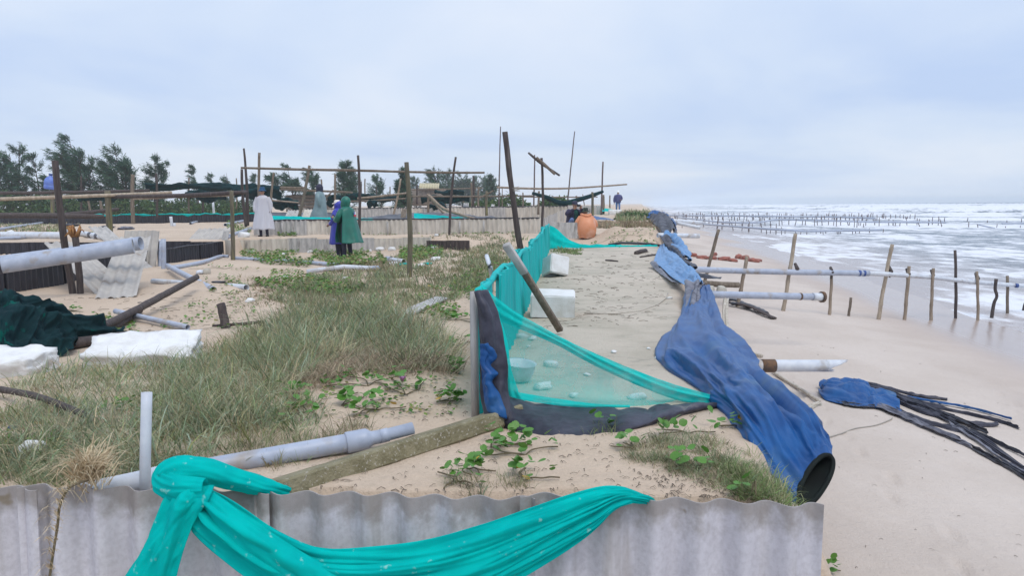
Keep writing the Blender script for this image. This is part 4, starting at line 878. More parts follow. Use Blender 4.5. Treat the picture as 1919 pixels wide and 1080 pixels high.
for i, (px0, py0, px1, py1, pxt, pyt, Y, mt, lb) in enumerate([(533,409,560,409,526,396,33,'fibro_grey','grey slatted sheet leaning in pond beside the white raincoat'),(565,409,588,409,560,394,33,'fibro_old','pale slatted sheet leaning in pond beside the gray green raincoat'),
   (750,411,760,411,740,393,31,'wood_mid','short grey board leaning inside the long pond'),(868,388,878,388,864,381,50,'fibro_grey','tilted pale sheet on the farther pond wall'),(920,388,926,389,915,382,50,'fibro_grey','pale tilted offcut past the farther pond wall')]):
    lean_sheet('leaning_sheet', D(px0,py0,Y), D(px1,py1,Y), D(pxt,pyt,Y+.5), M[mt], lb, pitch=.12, amp=.02)
# ------------------------------------------------------------------ tall frame of poles
frame = lambda *a, **k: post(*a, **k)
post(766,520,762,304,.062,M['wood_moss'],'thick lichen-streaked post standing in the scrub', r1=.05, rough=.12)
post(843,443,854,294,.075,M['wood_dark'],'dark post crossing the long bamboo beam near its right end', Y=27.4, r1=.06)
post(672,441,671,291,.085,M['wood_dark'],'dark post behind the green raincoat carrying the long beam', Y=27.6, r1=.07)
post(463,408,457,278,.11,M['wood_dark'],'tall dark post at the left end of the long beam', Y=30, r1=.06)
post(460,410,453,317,.09,M['wood_dark'],'short dark post paired at the left end of the long beam', Y=29.6, r1=.08)
post(486,388,486,286,.09,M['wood_mid'],'slim post behind the white raincoat', Y=31, r1=.08)
post(508,388,513,323,.09,M['wood_mid'],'crooked post behind the white raincoat', Y=36, r1=.07)
post(563,394,580,310,.10,M['wood_mid'],'tilted post beside the gray green raincoat', Y=30, r1=.08)
rail('bamboo_beam', [(452,314.5,29),(560,317.5,28.6),(672,319.5,27.9),(760,322,27.6),(850,323.5,27.4),(908,323.5,27.2)], [.04,.045,.045,.04,.04,.035], 'wood_mid', 'long bamboo beam lashed across the tall dark posts')
bg_ = 'background posts of the wrecked ponds'
BG = [(628,380,628,326,38,.09,'wood_mid','leaning pale post behind the raincoats'),(685,372,684,335,60,.09,'wood_mid',''),(676,376,677,340,58,.08,'wood_dark',''),(705,362,705,349,90,.12,'wood_dark',''),(738,398,751,335,36,.08,'bamboo',''),
 (782,376,782,347,70,.15,'wood_dark',''),(803,398,803,362,44,.12,'wood_mid',''),(886,386,887,329,50,.12,'wood_dark',''),(884,386,883,342,52,.12,'wood_mid',''),(912,394,912,358,44,.13,'wood_moss',''),(897,388,897,350,55,.12,'wood_mid',''),
 (1110,402,1110,360,45,.13,'wood_moss',''),(1131,394,1131,365,60,.12,'wood_mid',''),(1009,392,1010,358,44,.11,'wood_mid',''),(980,384,980,361,60,.1,'wood_mid',''),(1080,384,1080,367,60,.12,'wood_mid',''),(354,392,354,333,52,.1,'wood_mid',''),
 (380,392,379,345,53,.12,'wood_dark',''),(294,400,293,325,50,.12,'wood_dark',''),(152,392,152,330,52,.1,'wood_dark',''),(168,392,164,370,55,.13,'wood_mid',''),(190,392,188,376,56,.16,'wood_mid',''),(443,384,443,334,56,.08,'wood_mid',''),(603,372,602,336,48,.1,'wood_mid',''),
 (731,372,731,350,70,.1,'wood_mid',''),(851,372,851,352,75,.1,'wood_mid',''),(868,374,868,356,75,.1,'wood_mid',''),(941,386,941,350,60,.06,'wood_mid',''),(1143,384,1143,366,75,.12,'wood_mid',''),(1095,384,1092,364,60,.06,'wood_mid','')]
WH = ['behind the raincoats','near the far hut','behind the long pond wall','among the hanging shade nets']
for i, (a, b0, c0, d0, Y, r, mt, lb) in enumerate(BG):
    where = 'among the hanging shade nets at the far left pond' if a < 500 else ('between the long pond wall and the far hut' if a < 900 else 'behind the crouching people')
    post(a, b0, c0, d0, r, M[mt], ('thin ' if r < .1 else 'stout ')+{'wood_mid': 'brown', 'wood_dark': 'dark', 'wood_moss': 'mossy', 'bamboo': 'pale bamboo'}[mt]+' background post '+where, Y=Y, group=bg_, seg=7)
# thin rails in the background
RL = [(525,351,575,352,34,'wood_mid','brown rail behind the gray green raincoat'),(670,372,770,361,34,'bamboo','sloping bamboo rail before the far shade nets'),(770,368,1000,367,46,'wood_mid','thin brown rail over the farther pond wall'),(800,364,840,409,33,'bamboo','bamboo pole slanting down into the long pond'),
 (480,372,560,380,40,'bamboo','pale bamboo rail low behind the white raincoat'),(760,356,905,352,70,'wood_mid','far thin rail before the cream hut'),(898,371,925,357,44,'wood_mid','short slanting stick near the distant shrubs'),(980,369,1120,369,60,'wood_mid','thin level rail behind the crouching people'),
 (590,392,625,356,42,'wood_mid','slanting stick behind the gray green raincoat'),(640,378,760,372,50,'wood_mid','far brown rail beside the small conifer'),(500,347,500,347.1,30,'wood_mid','')]
for a, b0, c0, d0, Y, mt, lb in RL:
    if lb: rail('thin_rail', [(a,b0,Y),((a+c0)/2,(b0+d0)/2+.7,Y),(c0,d0,Y)], [.045,.05,.04], mt, lb)
rail('slanting_pole', [(803,366,30.5),(830,390,30.3),(862,402,30.2),(890,410,30)], [.06,.06,.05,.05], 'bamboo', 'bent bamboo pole resting on the black liner of the long pond')
# tall leaning posts right of centre
pole('leaning_post', D(990,520,13)-Vector((0,0,.3)), D(946,247,13), .05, .045, M['wood_dark'], 'tall charred post leaning left above the turquoise wall', rough=.14)
wrap('wire_tie', D(966.5,355,13), (D(988,465,13)-D(946,247,13)), .064, M['wire'], bpy.data.objects['leaning_post.001'] if 'leaning_post.001' in bpy.data.objects else None)
T_ = post(1014,437,1015,296,.075,M['wood_dark'],'dark post with two crossed sticks at its top', Y=27, r1=.065)
rail('crossed_stick', [(990,286,26.85),(1014,306,26.85),(1049,329,26.85)], [.035,.045,.035], 'wood_dark', 'longer stick lashed aslant at the dark post top')
rail('crossed_stick', [(1005,295,26.72),(1020,308,26.72),(1040,327,26.72)], [.04,.05,.04], 'wood_mid', 'shorter stick lashed beside the longer one at the dark post top')
post(935,388,938,237,.075,M['stake'],'very tall thin straight pole behind the charred post', Y=46, r1=.045, bend=.004)
post(1063,388,1077,246,.075,M['stake'],'very tall thin pole tilted toward the sea', Y=46, r1=.045, bend=.004)
post(1000,388,1002,290,.075,M['stake'],'slender dark pole beside the crossed-stick post', Y=46, r1=.06, bend=.004)
post(1127,394,1130,303,.10,M['stake'],'dark pole near the walker in helmet', Y=52, r1=.08, bend=.004)
post(1131,386,1131,366,.11,M['wood_mid'],'short brown post beside the dark seaward pole', Y=56, r1=.1)
rail('bamboo_beam', [(931,351,46),(1000,353.5,46),(1065,353,46),(1115,350,46.2),(1175,345.5,46.4)], [.06,.06,.055,.05,.045], 'bamboo', 'long thin bamboo beam across the tall thin poles')
rail('net_roll', [(997,362,44),(1025,370,44),(1052,381,44),(1075,377,44.5),(1105,368,45),(1130,359,45.5)], [.08,.12,.14,.13,.12,.08], 'shade', 'sagging roll of shade net slung between poles')
rail('net_roll', [(1020,368,44.5),(1030,376,44.5),(1045,380,44.4)], [.05,.06,.05], 'wood_dark', 'broken stick under the sagging net roll')
# hanging shade nets
def hang(px0, px1, pyt, pyb, Y, label, seed, sag=6):
    A = []; B = []
    for i in range(9):
        f = i/8; x = px0+(px1-px0)*f; rr_ = random.Random(seed*31+i)
        A.append((x, pyt+rr_.uniform(-1.5, 1.5)+1.5*math.sin(f*9), Y)); B.append((x, pyb+sag*math.sin(f*math.pi*3+seed)*.5+rr_.uniform(-2, 2), Y+.1))
    o = edgeloft('shade_net', A, B, M['shade'], None, 60, 16, bulge=.35, folds=1.6, famp=.12, namp=.10, nscale=1.0, seed=seed, thick=.05); return tag(o, label, 'shade net')
hang(276,470,346,356,51,'long dark green shade net bundled on the far left frame',1)
hang(150,232,362,377,50,'dark shade net sagging behind the mossy short post',2)
hang(352,425,356,376,52,'dark shade net lobes hanging below the long bundle',3)
hang(440,528,346,372,46,'dark green shade net hanging behind the white raincoat',4)
hang(510,560,376,390,44,'low dark shade net bundle left of the gray green raincoat',5)
hang(615,640,366,384,44,'small dark shade net behind the gray green raincoat',6)
hang(640,745,366,378,52,'dark shade net bundle behind the green raincoat',7)
hang(690,708,376,388,50,'little hanging scrap of shade net near the white foam',8)
hang(790,880,368,379,50,'dark shade net bundle before the cream hut',9)
hang(815,870,358,366,58,'far shade net bundle before the cream hut',10)
hang(806,836,386,391,44.5,'black liner bundle over the farther pond wall',11)
# hut
hc = D(800,365,95); ht = empty('hut', hc, 'distant hut with cream roof among dark nets', 'hut')
npmesh('wall', *box_geo((hc.x, hc.y, hc.z-.3), (2.2,1.4,1.0)), M['hutwall'], ht, False)
v, f = sheet_geo(D(785,353,93), (1,0,-.02), (0,.5,.35), 6.4*.36*1.0+.0, 1.1, pitch=.3, amp=.03); npmesh('roof', v, f, M['roof'], ht)
h2 = D(585,385,52); ht = empty('shed', h2, 'low grey plank shed behind the gray green raincoat', 'shed')
for i in range(5): npmesh('plank', *box_geo((h2.x-.2+.0*i, h2.y+.02*i, h2.z-.3+.22*i), (1.5,.03,.10)), M['hutwall'], ht, False)
npmesh('roof', *box_geo((h2.x+.1, h2.y+.4, h2.z+.95), (2.3,1.0,.06), Matrix.Rotation(R(3), 3, 'Y')), M['wood_mid'], ht, False)
# ------------------------------------------------------------------ fallen timber and debris at left
def log(name, pts, r, mat, label, **k):
    P = cr(np.array([tuple(H(x, y, dz)) for x, y, dz in pts]), 24); return tag(tube(name, P, r, M[mat], None, 10, rough=.16, seed=len(label), **k), label, 'log')
log('fallen_log', [(190,632,.10),(280,592,.16),(370,546,.22)], .046, 'wood_dark', 'long dark fallen timber rising over the sand')
log('fallen_log', [(190,628,.03),(235,610,.05),(262,588,.04)], .045, 'wood_dark', 'shorter dark timber tucked under the long fallen timber')
log('fallen_log', [(-30,680,.03),(60,668,.06),(150,652,.06),(238,638,.05)], .055, 'wood_dark', 'dark log running under the shade net heap behind the foam slab')
log('fallen_log', [(-30,744,.06),(60,765,.08),(130,785,.06),(180,797,.02)], .022, 'wood_dark', 'dark half-buried log in the grass near the fence')
pole('log_stub', H(426,616,-.1), D(414,570,H(426,616).y+.1), .055, .05, M['wood_dark'], 'short dark stub leaning out of the sand by the spinifex', 'log', rough=.16)
log('fallen_log', [(400,612,.01),(450,612,.02),(500,606,.01)], .018, 'wood_dark', 'thin dark stick on sand beside the dark stub')
pw = H(760,600); npmesh('x', *beam_geo(H(748,600,.03), H(828,566,.05), .16, .03, R(6), .004), M['fibro_grey'], None, False); o = bpy.data.objects['x']; o.name = 'grey_plank'; tag(o, 'weathered grey plank in scrub beside the turquoise wall', 'plank')
# foam slabs: rough-topped blocks
def slab(name, c, half, rot, tilt, label, seed):
    bm = bmesh.new(); bmesh.ops.create_cube(bm, size=2); bmesh.ops.subdivide_edges(bm, edges=bm.edges[:], cuts=14, use_grid_fill=True)
    V = np.array([v.co[:] for v in bm.verts]); bm.verts.index_update(); Fq = np.array([[v.index for v in f.verts] for f in bm.faces]); bm.free()
    V = np.sign(V)*np.abs(V)**.9; n = fbm(V[:,0]*3*half[0]/.5+seed, V[:,1]*2.4, V[:,2]*2, 4, seed)-.5
    ed = np.max(np.abs(V[:, :2]), 1); V = V*np.array(half); V[:, 2] += n*half[2]*1.0-np.maximum(ed-.8, 0)*half[2]*1.0*(vn(V[:,0]*9, V[:,1]*9, 0, seed)); V[:, :2] *= (1+.25*n)[:, None]
    Rm = np.array(Matrix.Rotation(rot, 3, 'Z') @ Matrix.Rotation(tilt, 3, 'X')); V = V @ Rm.T+np.array(c)
    return tag(npmesh(name, V, Fq, M['foam'], None, True), label, 'foam slab')
c = H(256,684); slab('foam_slab', (c.x, c.y+.16, c.z+.08), (.43,.24,.085), R(9), R(16), 'large broken white foam slab half in the spinifex grass', 3)
c = H(15,706); slab('foam_slab', (c.x-.12, c.y+.1, c.z+.09), (.36,.22,.09), R(-3), R(8), 'rounded white foam slab below the shade net heap', 6)
c = H(55,858); tag(lump('white_rock', (c.x, c.y+.03, c.z+.03), (.058,.04,.045), M['foam'], seed=5, sub=3, amp=.35, smooth=False), 'lone white foam rock in grass by the fence', 'foam')
FL = [(127,808,.03,'grass beside the half-buried log'),(85,800,.02,'litter near the half-buried log'),(180,620,.08,'sand beside the fallen timber'),(135,632,.05,'sand next to the shade net heap'),(468,565,.07,'sand patch by the spinifex'),(560,572,.05,'scrub near the sand patch'),
  (648,524,.08,'scrub below the elbow pipe'),(604,524,.05,'scrub left of the elbow pipe'),(594,590,.05,'spinifex edge'),(627,566,.04,'scrub past the sand patch'),(712,468,.15,'creeper before the retaining wall'),(735,470,.14,'creeper by the thick post'),(692,472,.10,'creeper beside the green raincoat'),
  (813,468,.16,'grass by the blackened wall'),(817,490,.12,'scrub right of the thick post'),(583,472,.13,'creeper below the retaining wall'),(532,470,.12,'creeper under the terrace'),(457,462,.22,'corner of the retaining wall'),(470,466,.15,'creeper at the corner wall'),(665,478,.12,'feet of the green raincoat'),
  (535,520,.06,'sand near the thin grey pipe'),(738,498,.10,'scrub by the short white pipe'),(790,500,.09,'scrub right of the short white pipe'),(20,440,.2,'pipe pile behind the black pond'),(118,414,.25,'foot of the jug post'),(297,452,.07,'top of the black pond wall'),(818,443,.1,'sand before the long pond wall'),(1112,438,.04,'foot of the orange raincoat')]
for i, (px, py, sz, wh) in enumerate(FL):
    p = H(px, py, sz*.25) if not (px in (690,665)) else D(px, py, 46)
    o = lump('foam_lump', p, (sz, sz*.7, sz*.55), M['foam'], seed=i+20, sub=2, amp=.6, freq=2.2, rot=i*.9, smooth=False)
    tag(o, 'broken white foam piece at the '+wh, 'foam', 'foam scraps among the scrub')
# dark green shade net heap
hp_ = empty('shade_net_heap', H(70,650), 'crumpled heap of dark green shade net on the sand', 'shade net')
rows = []
for i, f_ in enumerate(np.linspace(0, 1, 8)):
    px = -70+f_*215; Y0 = 8.9-.25*math.sin(f_*3)
    tp_ = [640, 575, 562, 560, 575, 585, 612, 655][i]
    base_n = H(px, [700,690,683,680,677,672,668,664][i]); a = base_n+Vector((0,-.05,.0)); tpp = D(px, tp_, base_n.y+.5); bk = base_n+Vector((0, 1.1, -.02))
    rows.append([a, a.lerp(tpp, .4)+Vector((0,-.12,.05)), a.lerp(tpp, .8)+Vector((0,-.04,.04)), tpp, (tpp+bk)/2+Vector((0,.1,.08)), bk])
cloth('crumpled_net', rows, 150, 110, M['shade'], hp_, folds=3, famp=.035, namp=.03, nscale=3.5, pamp=.075, pu=7, pv=5, seed=12, taper=False)
edgeloft('trailing_end', [(95,655,7.75),(120,662,7.7),(140,672,7.6)], [(80,688,7.45),(112,690,7.45),(138,690,7.4)], M['shade'], hp_, 40, 20, bulge=.05, folds=2, famp=.02, namp=.02, nscale=6, seed=4)
for pts, lb in [([(-20,660),(30,672),(60,690),(100,700)],'pale rope beside the shade net heap'),([(30,652),(60,676),(110,688)],'thin pale cord over the dark log by the shade net heap'),([(150,618),(200,625),(243,632)],'pale cord crossing behind the foam slab')]:
    tag(tube('cord', cr(np.array([tuple(H(x, y, .03)) for x, y in pts]), 20), .007, M['rope'], None, 5), lb, 'cord')
# small scraps
for px, py, sz, mt, lb in [(172,596,.07,'liner','blue black scrap of liner on sand by creeper leaves'),(148,598,.05,'liner','tiny black scrap beside the blue black one'),(262,568,.03,'liner','dark chip on the sand below the tan sheet'),(410,530,.10,'liner','black liner scraps beside the crossing pipes'),(128,425,.45,'liner','black liner scraps on sand before the far wall'),(200,428,.4,'liner','crumpled dark blue liner by the mossy short post'),(235,430,.4,'greynet','grey sheeting on sand beside the mossy short post'),(22,802,.035,'blue','blue scrap in grass near the half-buried log'),(70,795,.035,'yleaf','yellow scrap in grass near the half-buried log'),(760,498,.14,'teal','scrap of turquoise net in scrub by the thick post'),(800,497,.14,'teal','second scrap of turquoise net in the scrub')]:
    p = H(px, py, sz*.1); tag(lump('scrap', p, (sz, sz*.6, sz*.22), M[mt], seed=int(px), sub=3, amp=.7, freq=2.5, rot=px*.1), lb, 'scrap')
p = H(388,514,.04); tag(npmesh('stone_block', *box_geo(p, (.07,.06,.07), rotz(.3), .01), M['stone'], None, False), 'small pale block on the sand drift', 'block')
p = H(375,514,.04); tag(lump('white_cup', p, (.09,.08,.05), M['pvc_white'], seed=4, sub=2, amp=.3), 'crushed pale cup beside the small block', 'cup')
# ------------------------------------------------------------------ beach things
def bpost(px0, py0, px1, py1, r, mat, label, crook=0.0, **k):
    a = H(px0, py0); b_ = D(px1, py1, a.y)
    return pole('bamboo_post', a, b_, r, r*.9, M[mat], label, 'post', 'bamboo posts on the beach', sink=.4, knots=1 if 'bamboo' in mat else 0, bend=crook or .008, seg=10)
BP = [(1321,529,1347,430,.05,'wood_mid','grey post leaning right at the tarpaulin edge'),(1381,575,1400,480,.042,'bamboo','bamboo post leaning beside the flanged pipe'),(1468,584,1491,438,.043,'bamboo_pale','tall pale bamboo post rising behind the flanged pipe'),
 (1554,591,1559,509,.034,'bamboo','short straight bamboo post just past the flanged pipe end'),(1590,592,1595,558,.032,'wood_mid','stubby dark peg standing alone on the beach'),(1647,598,1672,458,.043,'bamboo_pale','tall pale bamboo post under the joint of the long pipe'),
 (1695,599,1704,499,.04,'bamboo','bamboo post next to the tall pale one under the long pipe'),(1745,600,1749,503,.038,'bamboo','thin bamboo post with dark foot under the long pipe'),(1790,597,1790,469,.036,'wood_dark','straight black post crossing the long pipe at the waterline'),
 (1832,600,1831,509,.036,'bamboo','bamboo post with dark rag at its foot in the wash'),(1887,595,1888,517,.04,'wood_mid','brown post near the seaward end of the long pipe'),(1916,594,1921,568,.04,'wood_dark','dark peg in the wash past the long pipe')]
for b0 in BP: bpost(*b0)
a = H(1856,598); P = [a-Vector((0,0,.3)), D(1862,572,a.y), D(1868,556,a.y), D(1865,542,a.y), D(1867,523,a.y)]
tag(tube('crooked_post', cr(np.array([tuple(p) for p in P]), 24), .04, M['wood_dark'], None, 8, rough=.25), 'crooked dark post under the seaward end of the long pipe', 'post')
for i, (px, py) in enumerate([(1345,445),(1340,450)]): pass
# long pipe carried by the posts
lp_ = [D(1296,505,15.6), D(1390,508.5,15.75), D(1555,511,16.2), D(1628,512.5,16.6)]
ys = [16.9, 17.2, 17.5, 17.8, 18, 18.1]
Lp = empty('long_pipe', lp_[0], 'long grey to white pipe on bamboo posts running out to the sea', 'pipe')
def postY(px): return H(px, 598).y
Y1, Y2 = H(1468,584).y, H(1647,598).y
seq = [(1290,505,15.5),(1381,508,H(1381,575).y-.1),(1468,510,Y1-.1),(1554,511.5,H(1554,591).y-.08),(1628,512.5,17.3)]
tube('grey_length', cr(np.array([tuple(D(*s)) for s in seq]), 30), .062, M['pvc'], Lp, 18, inner=.1)
seq2 = [(1624,512.5,17.3),(1660,514,Y2-.1),(1700,516.5,postY(1695)-.1),(1747,520,postY(1745)-.1),(1790,525,H(1790,597).y-.1),(1832,529.5,postY(1832)-.1),(1888,534,H(1887,595).y-.1),(1990,540,H(1887,595).y+.2)]
tube('white_length', cr(np.array([tuple(D(*s)) for s in seq2]), 40), .052, M['pvc_white'], Lp, 18, inner=.1)
for px, py in [(1610,512),(1619,512.3),(1819,528),(1905,535.5)]:
    Yb = 17.2 if px < 1700 else 18.2 if px < 1850 else H(1887,595).y-.05
    Yb = float(np.interp(px, [s[0] for s in seq+seq2[1:]], [s[2] for s in seq+seq2[1:]]))
    tube('tape_band', [tuple(D(px-2.5,py,Yb)), tuple(D(px+2.5,py+.3,Yb))], .067 if px < 1700 else .057, M['blueband'], Lp, 18)
for px, py in [(1669,508),(1702,513),(1748,515),(1559,510),(1493,503),(1831,521)]:
    Yb = float(np.interp(px, [s[0] for s in seq+seq2[1:]], [s[2] for s in seq+seq2[1:]]))+.06
    tube('rag_tie', [tuple(D(px-3,py-9,Yb)), tuple(D(px+1,py+1,Yb-.09)), tuple(D(px-2,py+12,Yb-.02))], [.03,.05,.02], M['wood_dark'], Lp, 7, rough=.5)
# flanged pipe
pa, pb = D(1322,552,11.9), D(1546,557,12.6)
Fp = empty('flanged_pipe', pa, 'grey pipe with rusty flange jutting from the bank', 'pipe')
tube('barrel', [tuple(pa.lerp(pb, f)) for f in np.linspace(0, .9, 8)], .054, M['pvc'], Fp, 20, inner=.1)
tube('end_socket', [tuple(pa.lerp(pb, f)) for f in np.linspace(.89, .985, 4)], .062, M['pvc_white'], Fp, 20, inner=.1)
tube('flange', [tuple(pa.lerp(pb, f)) for f in (.965, .985)], .088, M['rust'], Fp, 20, inner=.3)
tube('rusty_band', [tuple(pa.lerp(pb, f)) for f in (.775, .79)], .0575, M['rust'], Fp, 20)
# broken pipe
pa, pb = D(1372,686,8.7), D(1592,686,8.9); Bp = empty('broken_pipe', pa, 'thick broken pipe with rusty collar above the blue rag heap', 'pipe')
tube('barrel', [tuple(pa.lerp(pb, f)) for f in np.linspace(0, .80, 6)], .068, M['pvc_white'], Bp, 22, inner=.1)
tube('rusty_collar', [tuple(pa.lerp(pb, f)) for f in np.linspace(.24, .355, 4)], .074, M['rust'], Bp, 22)
# jagged end: a part shell
th = np.linspace(0, 2*np.pi, 40, endpoint=False); ax = (pb-pa).normalized(); zz = Vector((0,0,1)); yy = zz.cross(ax); rows_ = []
for j in range(6):
    rows_.append([tuple(pa.lerp(pb, .80)+ax*((.02+.20*max(0, math.sin(t_))**.7+.06*math.sin(t_*5+1)**2+.03*math.sin(t_*9))*j/5*(1.0)-.01)+yy*math.cos(t_)*.068+zz*math.sin(t_)*.068) for t_ in th])
o = npmesh('broken_end', np.array(rows_).reshape(-1, 3), gridfaces(6, 40, True), M['pvc_white'], Bp); md = o.modifiers.new('t', 'SOLIDIFY'); md.thickness = .006
pipe('bank_pipe', [D(1232,441,25.2), D(1310,442.5,25.6)], .075, M['pvc_white'], 'short white pipe jutting from the sand mound over the beach', inner=.1)
tag(tube('jutting_log', cr(np.array([tuple(D(1308,530,12.6)), tuple(D(1345,533,12.7)), tuple(D(1384,534.5,12.8))]), 12), .048, M['wood_mid'], None, 10, rough=.12), 'short grey log jutting from the bank above the flanged pipe', 'log')
# sand lumps against the bank
for px, py, sz in [(1330,554,.09),(1352,553,.10)]:
    p = D(px, py-6, 12.4); tag(lump('sand_clod', p, (sz*.8, sz*.6, sz), M['stone'], seed=px, sub=2, amp=.4), 'hardened sand clod on the flanged pipe beside the tarpaulin', 'clod', 'sand clods on the flanged pipe')
# bricks
for i, (px, py, w_, h_, d_) in enumerate([(1290,475,.30,.14,.2),(1301,477,.22,.14,.2),(1316,481,.40,.12,.3),(1338,474,.22,.16,.2),(1334,482,.34,.13,.3),(1357,484,.42,.15,.35),(1373,486,.30,.12,.3),(1384,480,.24,.17,.3),(1396,482,.30,.18,.3),(1412,486,.36,.15,.35),(1422,485,.2,.1,.2)]):
    p = H(px, py+5); rb = empty('brick_rubble', p, 'broken chunk of red brickwork on the wet sand below the long pipe', 'brick', 'red brick rubble on the beach')
    rb['group'] = 'red brick rubble on the beach'
    rnd = random.Random(i)
    npmesh('masonry', *lump_geo((p.x, p.y, p.z+h_*.35), (w_*.6, d_*.6, h_*.75), seed=i+3, sub=3, amp=.45, freq=1.8, rot=rnd.uniform(-.4, .4)), M['brick'], rb, False)
    for j in range(2): npmesh('brick', *box_geo((p.x+rnd.uniform(-.3, .3)*w_, p.y-d_*.45, p.z+h_*(.3+.35*j)), (w_*.32, .06, h_*.2), rotz(rnd.uniform(-.3, .3)) @ Matrix.Rotation(rnd.uniform(-.25, .25), 3, 'Y'), .008), M['brick'], rb, False)
# black net debris and strips below the flanged pipe
for i, (x0, y0, x1, y1, r) in enumerate([(1362,572,1450,599,.035),(1370,575,1435,590,.05),(1358,568,1405,580,.04)]):
    P = cr(np.array([tuple(H(x0,y0,.07)), tuple(H((x0+x1)/2,(y0+y1)/2-2,.09)), tuple(H(x1,y1,.03))]), 20); tag(tube('black_debris', P, (.9+.5*np.sin(np.arange(20)*1.7)[:, None]**2)*np.array([[r*1.6, r*.6]]), M['liner'] if i else M['wood_dark'], None, 8, rough=.4), ['long charred slat among black rags below the flanged pipe','bunched black rag on sand below the flanged pipe','flat black rag nearest the tarpaulin below the flanged pipe'][i], 'rag')
strip('black_flap', [(1285,506,14.6),(1310,512,14.5),(1352,521,14.4)], [(1288,514,14.2),(1315,521,14.2),(1350,523,14.2)], 'liner', 'black flap of liner hanging from the bank under the long pipe', 'tarpaulin', nu=24, namp=.03, nscale=3)
rp = empty('white_strip', D(1365,570,11.4), 'frayed white strip hanging from the flanged pipe down to the sand', 'rope')
edgeloft('hanging_length', [(1355,560,11.75),(1354,590,11.3),(1357,615,10.9),(1364,638,10.4)], [(1366,560,11.75),(1364,590,11.3),(1366,615,10.9),(1374,640,10.4)], M['rope'], rp, 40, 10, bulge=.03, folds=2, famp=.01, thick=.006)
tube('trailing_length', cr(np.array([tuple(H(x, y, .03)) for x, y in [(1372,648),(1385,655),(1400,662),(1418,668),(1428,671)]]), 24), .022, M['rope'], rp, 7, rough=.4)
rp2 = empty('frayed_rope', H(1450,700), 'frayed pale rope trailing over sand beside the blue rag heap', 'rope')
tube('thin_length', cr(np.array([tuple(H(x, y, .03)) for x, y in [(1446,700),(1470,716),(1500,737),(1530,755),(1536,757)]]), 30), .02, M['rope'], rp2, 7, rough=.4)
edgeloft('frayed_end', [(1532,752,6.75),(1512,762,6.6),(1508,775,6.5),(1513,795,6.3),(1515,820,6.1)], [(1540,760,6.75),(1522,768,6.6),(1518,780,6.5),(1524,797,6.3),(1530,822,6.1)], M['rope'], rp2, 40, 10, bulge=.03, folds=3, famp=.01, thick=.004)
tag(tube('cord', cr(np.array([tuple(H(x, y, .008)) for x, y in [(1540,828),(1575,818),(1603,806),(1640,800),(1668,790),(1672,786)]]), 30), .006, M['wire'], None, 5), 'thin wire curling across the bare beach sand', 'cord')
# blue and black rags on the beach
rg = empty('rag_heap', H(1600,740), 'torn blue and black tarpaulin heap trailing strips across the beach', 'tarpaulin')
rows = []
for i, (pxa, pya, pxb, pyb, h_) in enumerate([(1536,712,1534,738,.03),(1552,702,1545,752,.12),(1578,700,1590,764,.15),(1605,704,1630,768,.13),(1632,710,1655,772,.09),(1672,722,1690,778,.06)]):
    a, b_ = H(pxa, pya+18), H(pxb, pyb); r_ = []
    for j in range(6): f_ = j/5; q_ = a.lerp(b_, f_); r_.append(q_+Vector((0, 0, .02+h_*math.sin(math.pi*f_)**.8)))
    rows.append(r_)
cloth('blue_hump', rows, 130, 90, M['blue'], rg, pamp=.034, pu=4, pv=7, seed=41, thick=.004)
STR = [([(1640,745),(1690,775),(1740,795),(1790,808),(1850,830),(1919,880),(1990,925)],.10,'blackside'),([(1630,725),(1690,748),(1760,768),(1820,780),(1880,795),(1908,806)],.05,'blackside'),([(1640,735),(1700,765),(1760,785),(1830,800),(1870,800)],.07,'blackside'),
 ([(1645,758),(1700,790),(1760,815),(1820,842)],.08,'greynet'),([(1600,715),(1660,730),(1720,745),(1775,752)],.07,'blackside'),([(1780,800),(1830,830),(1880,868),(1940,905),(1990,930)],.09,'greynet'),([(1820,842),(1870,870),(1919,900),(1970,930)],.06,'liner'),
 ([(1790,806),(1840,822),(1900,850),(1960,880)],.04,'liner'),([(1700,750),(1760,760),(1830,772),(1895,790)],.03,'blue'),([(1560,752),(1585,762),(1615,767),(1640,768)],.05,'liner'),([(1650,735),(1710,760),(1770,790),(1840,835),(1919,888)],.10,'blackside'),([(1640,765),(1690,785),(1740,808),(1800,832)],.09,'greynet'),([(1625,728),(1680,752),(1730,772),(1790,790)],.10,'blackside'),([(1700,758),(1750,776),(1800,796),(1850,818)],.05,'liner')]
for i, (pts, w_, mt) in enumerate(STR):
    c_ = cr(np.array([tuple(H(x, y)) for x, y in pts]), 40); rows = []
    for k_, c0 in enumerate(c_[::3]):
        wv = 1.35*w_*(.7+.5*math.sin(k_*1.3+i)**2)*(1-.55*(k_/13)); dxy = Vector((.35, .94, 0))
        rows.append([Vector(c0)+dxy*wv+Vector((0,0,.006+.004*i)), Vector(c0)+dxy*wv*.4+Vector((0,0,.022+.006*(i % 4))), Vector(c0)-dxy*wv*.4+Vector((0,0,.02+.008*(i % 3))), Vector(c0)-dxy*wv+Vector((0,0,.006+.003*i))])
    cloth('torn_strip', rows, 90, 20, M[mt], rg, folds=2.4, famp=.012, pamp=.010, pu=8, pv=3, seed=50+i, thick=.003)
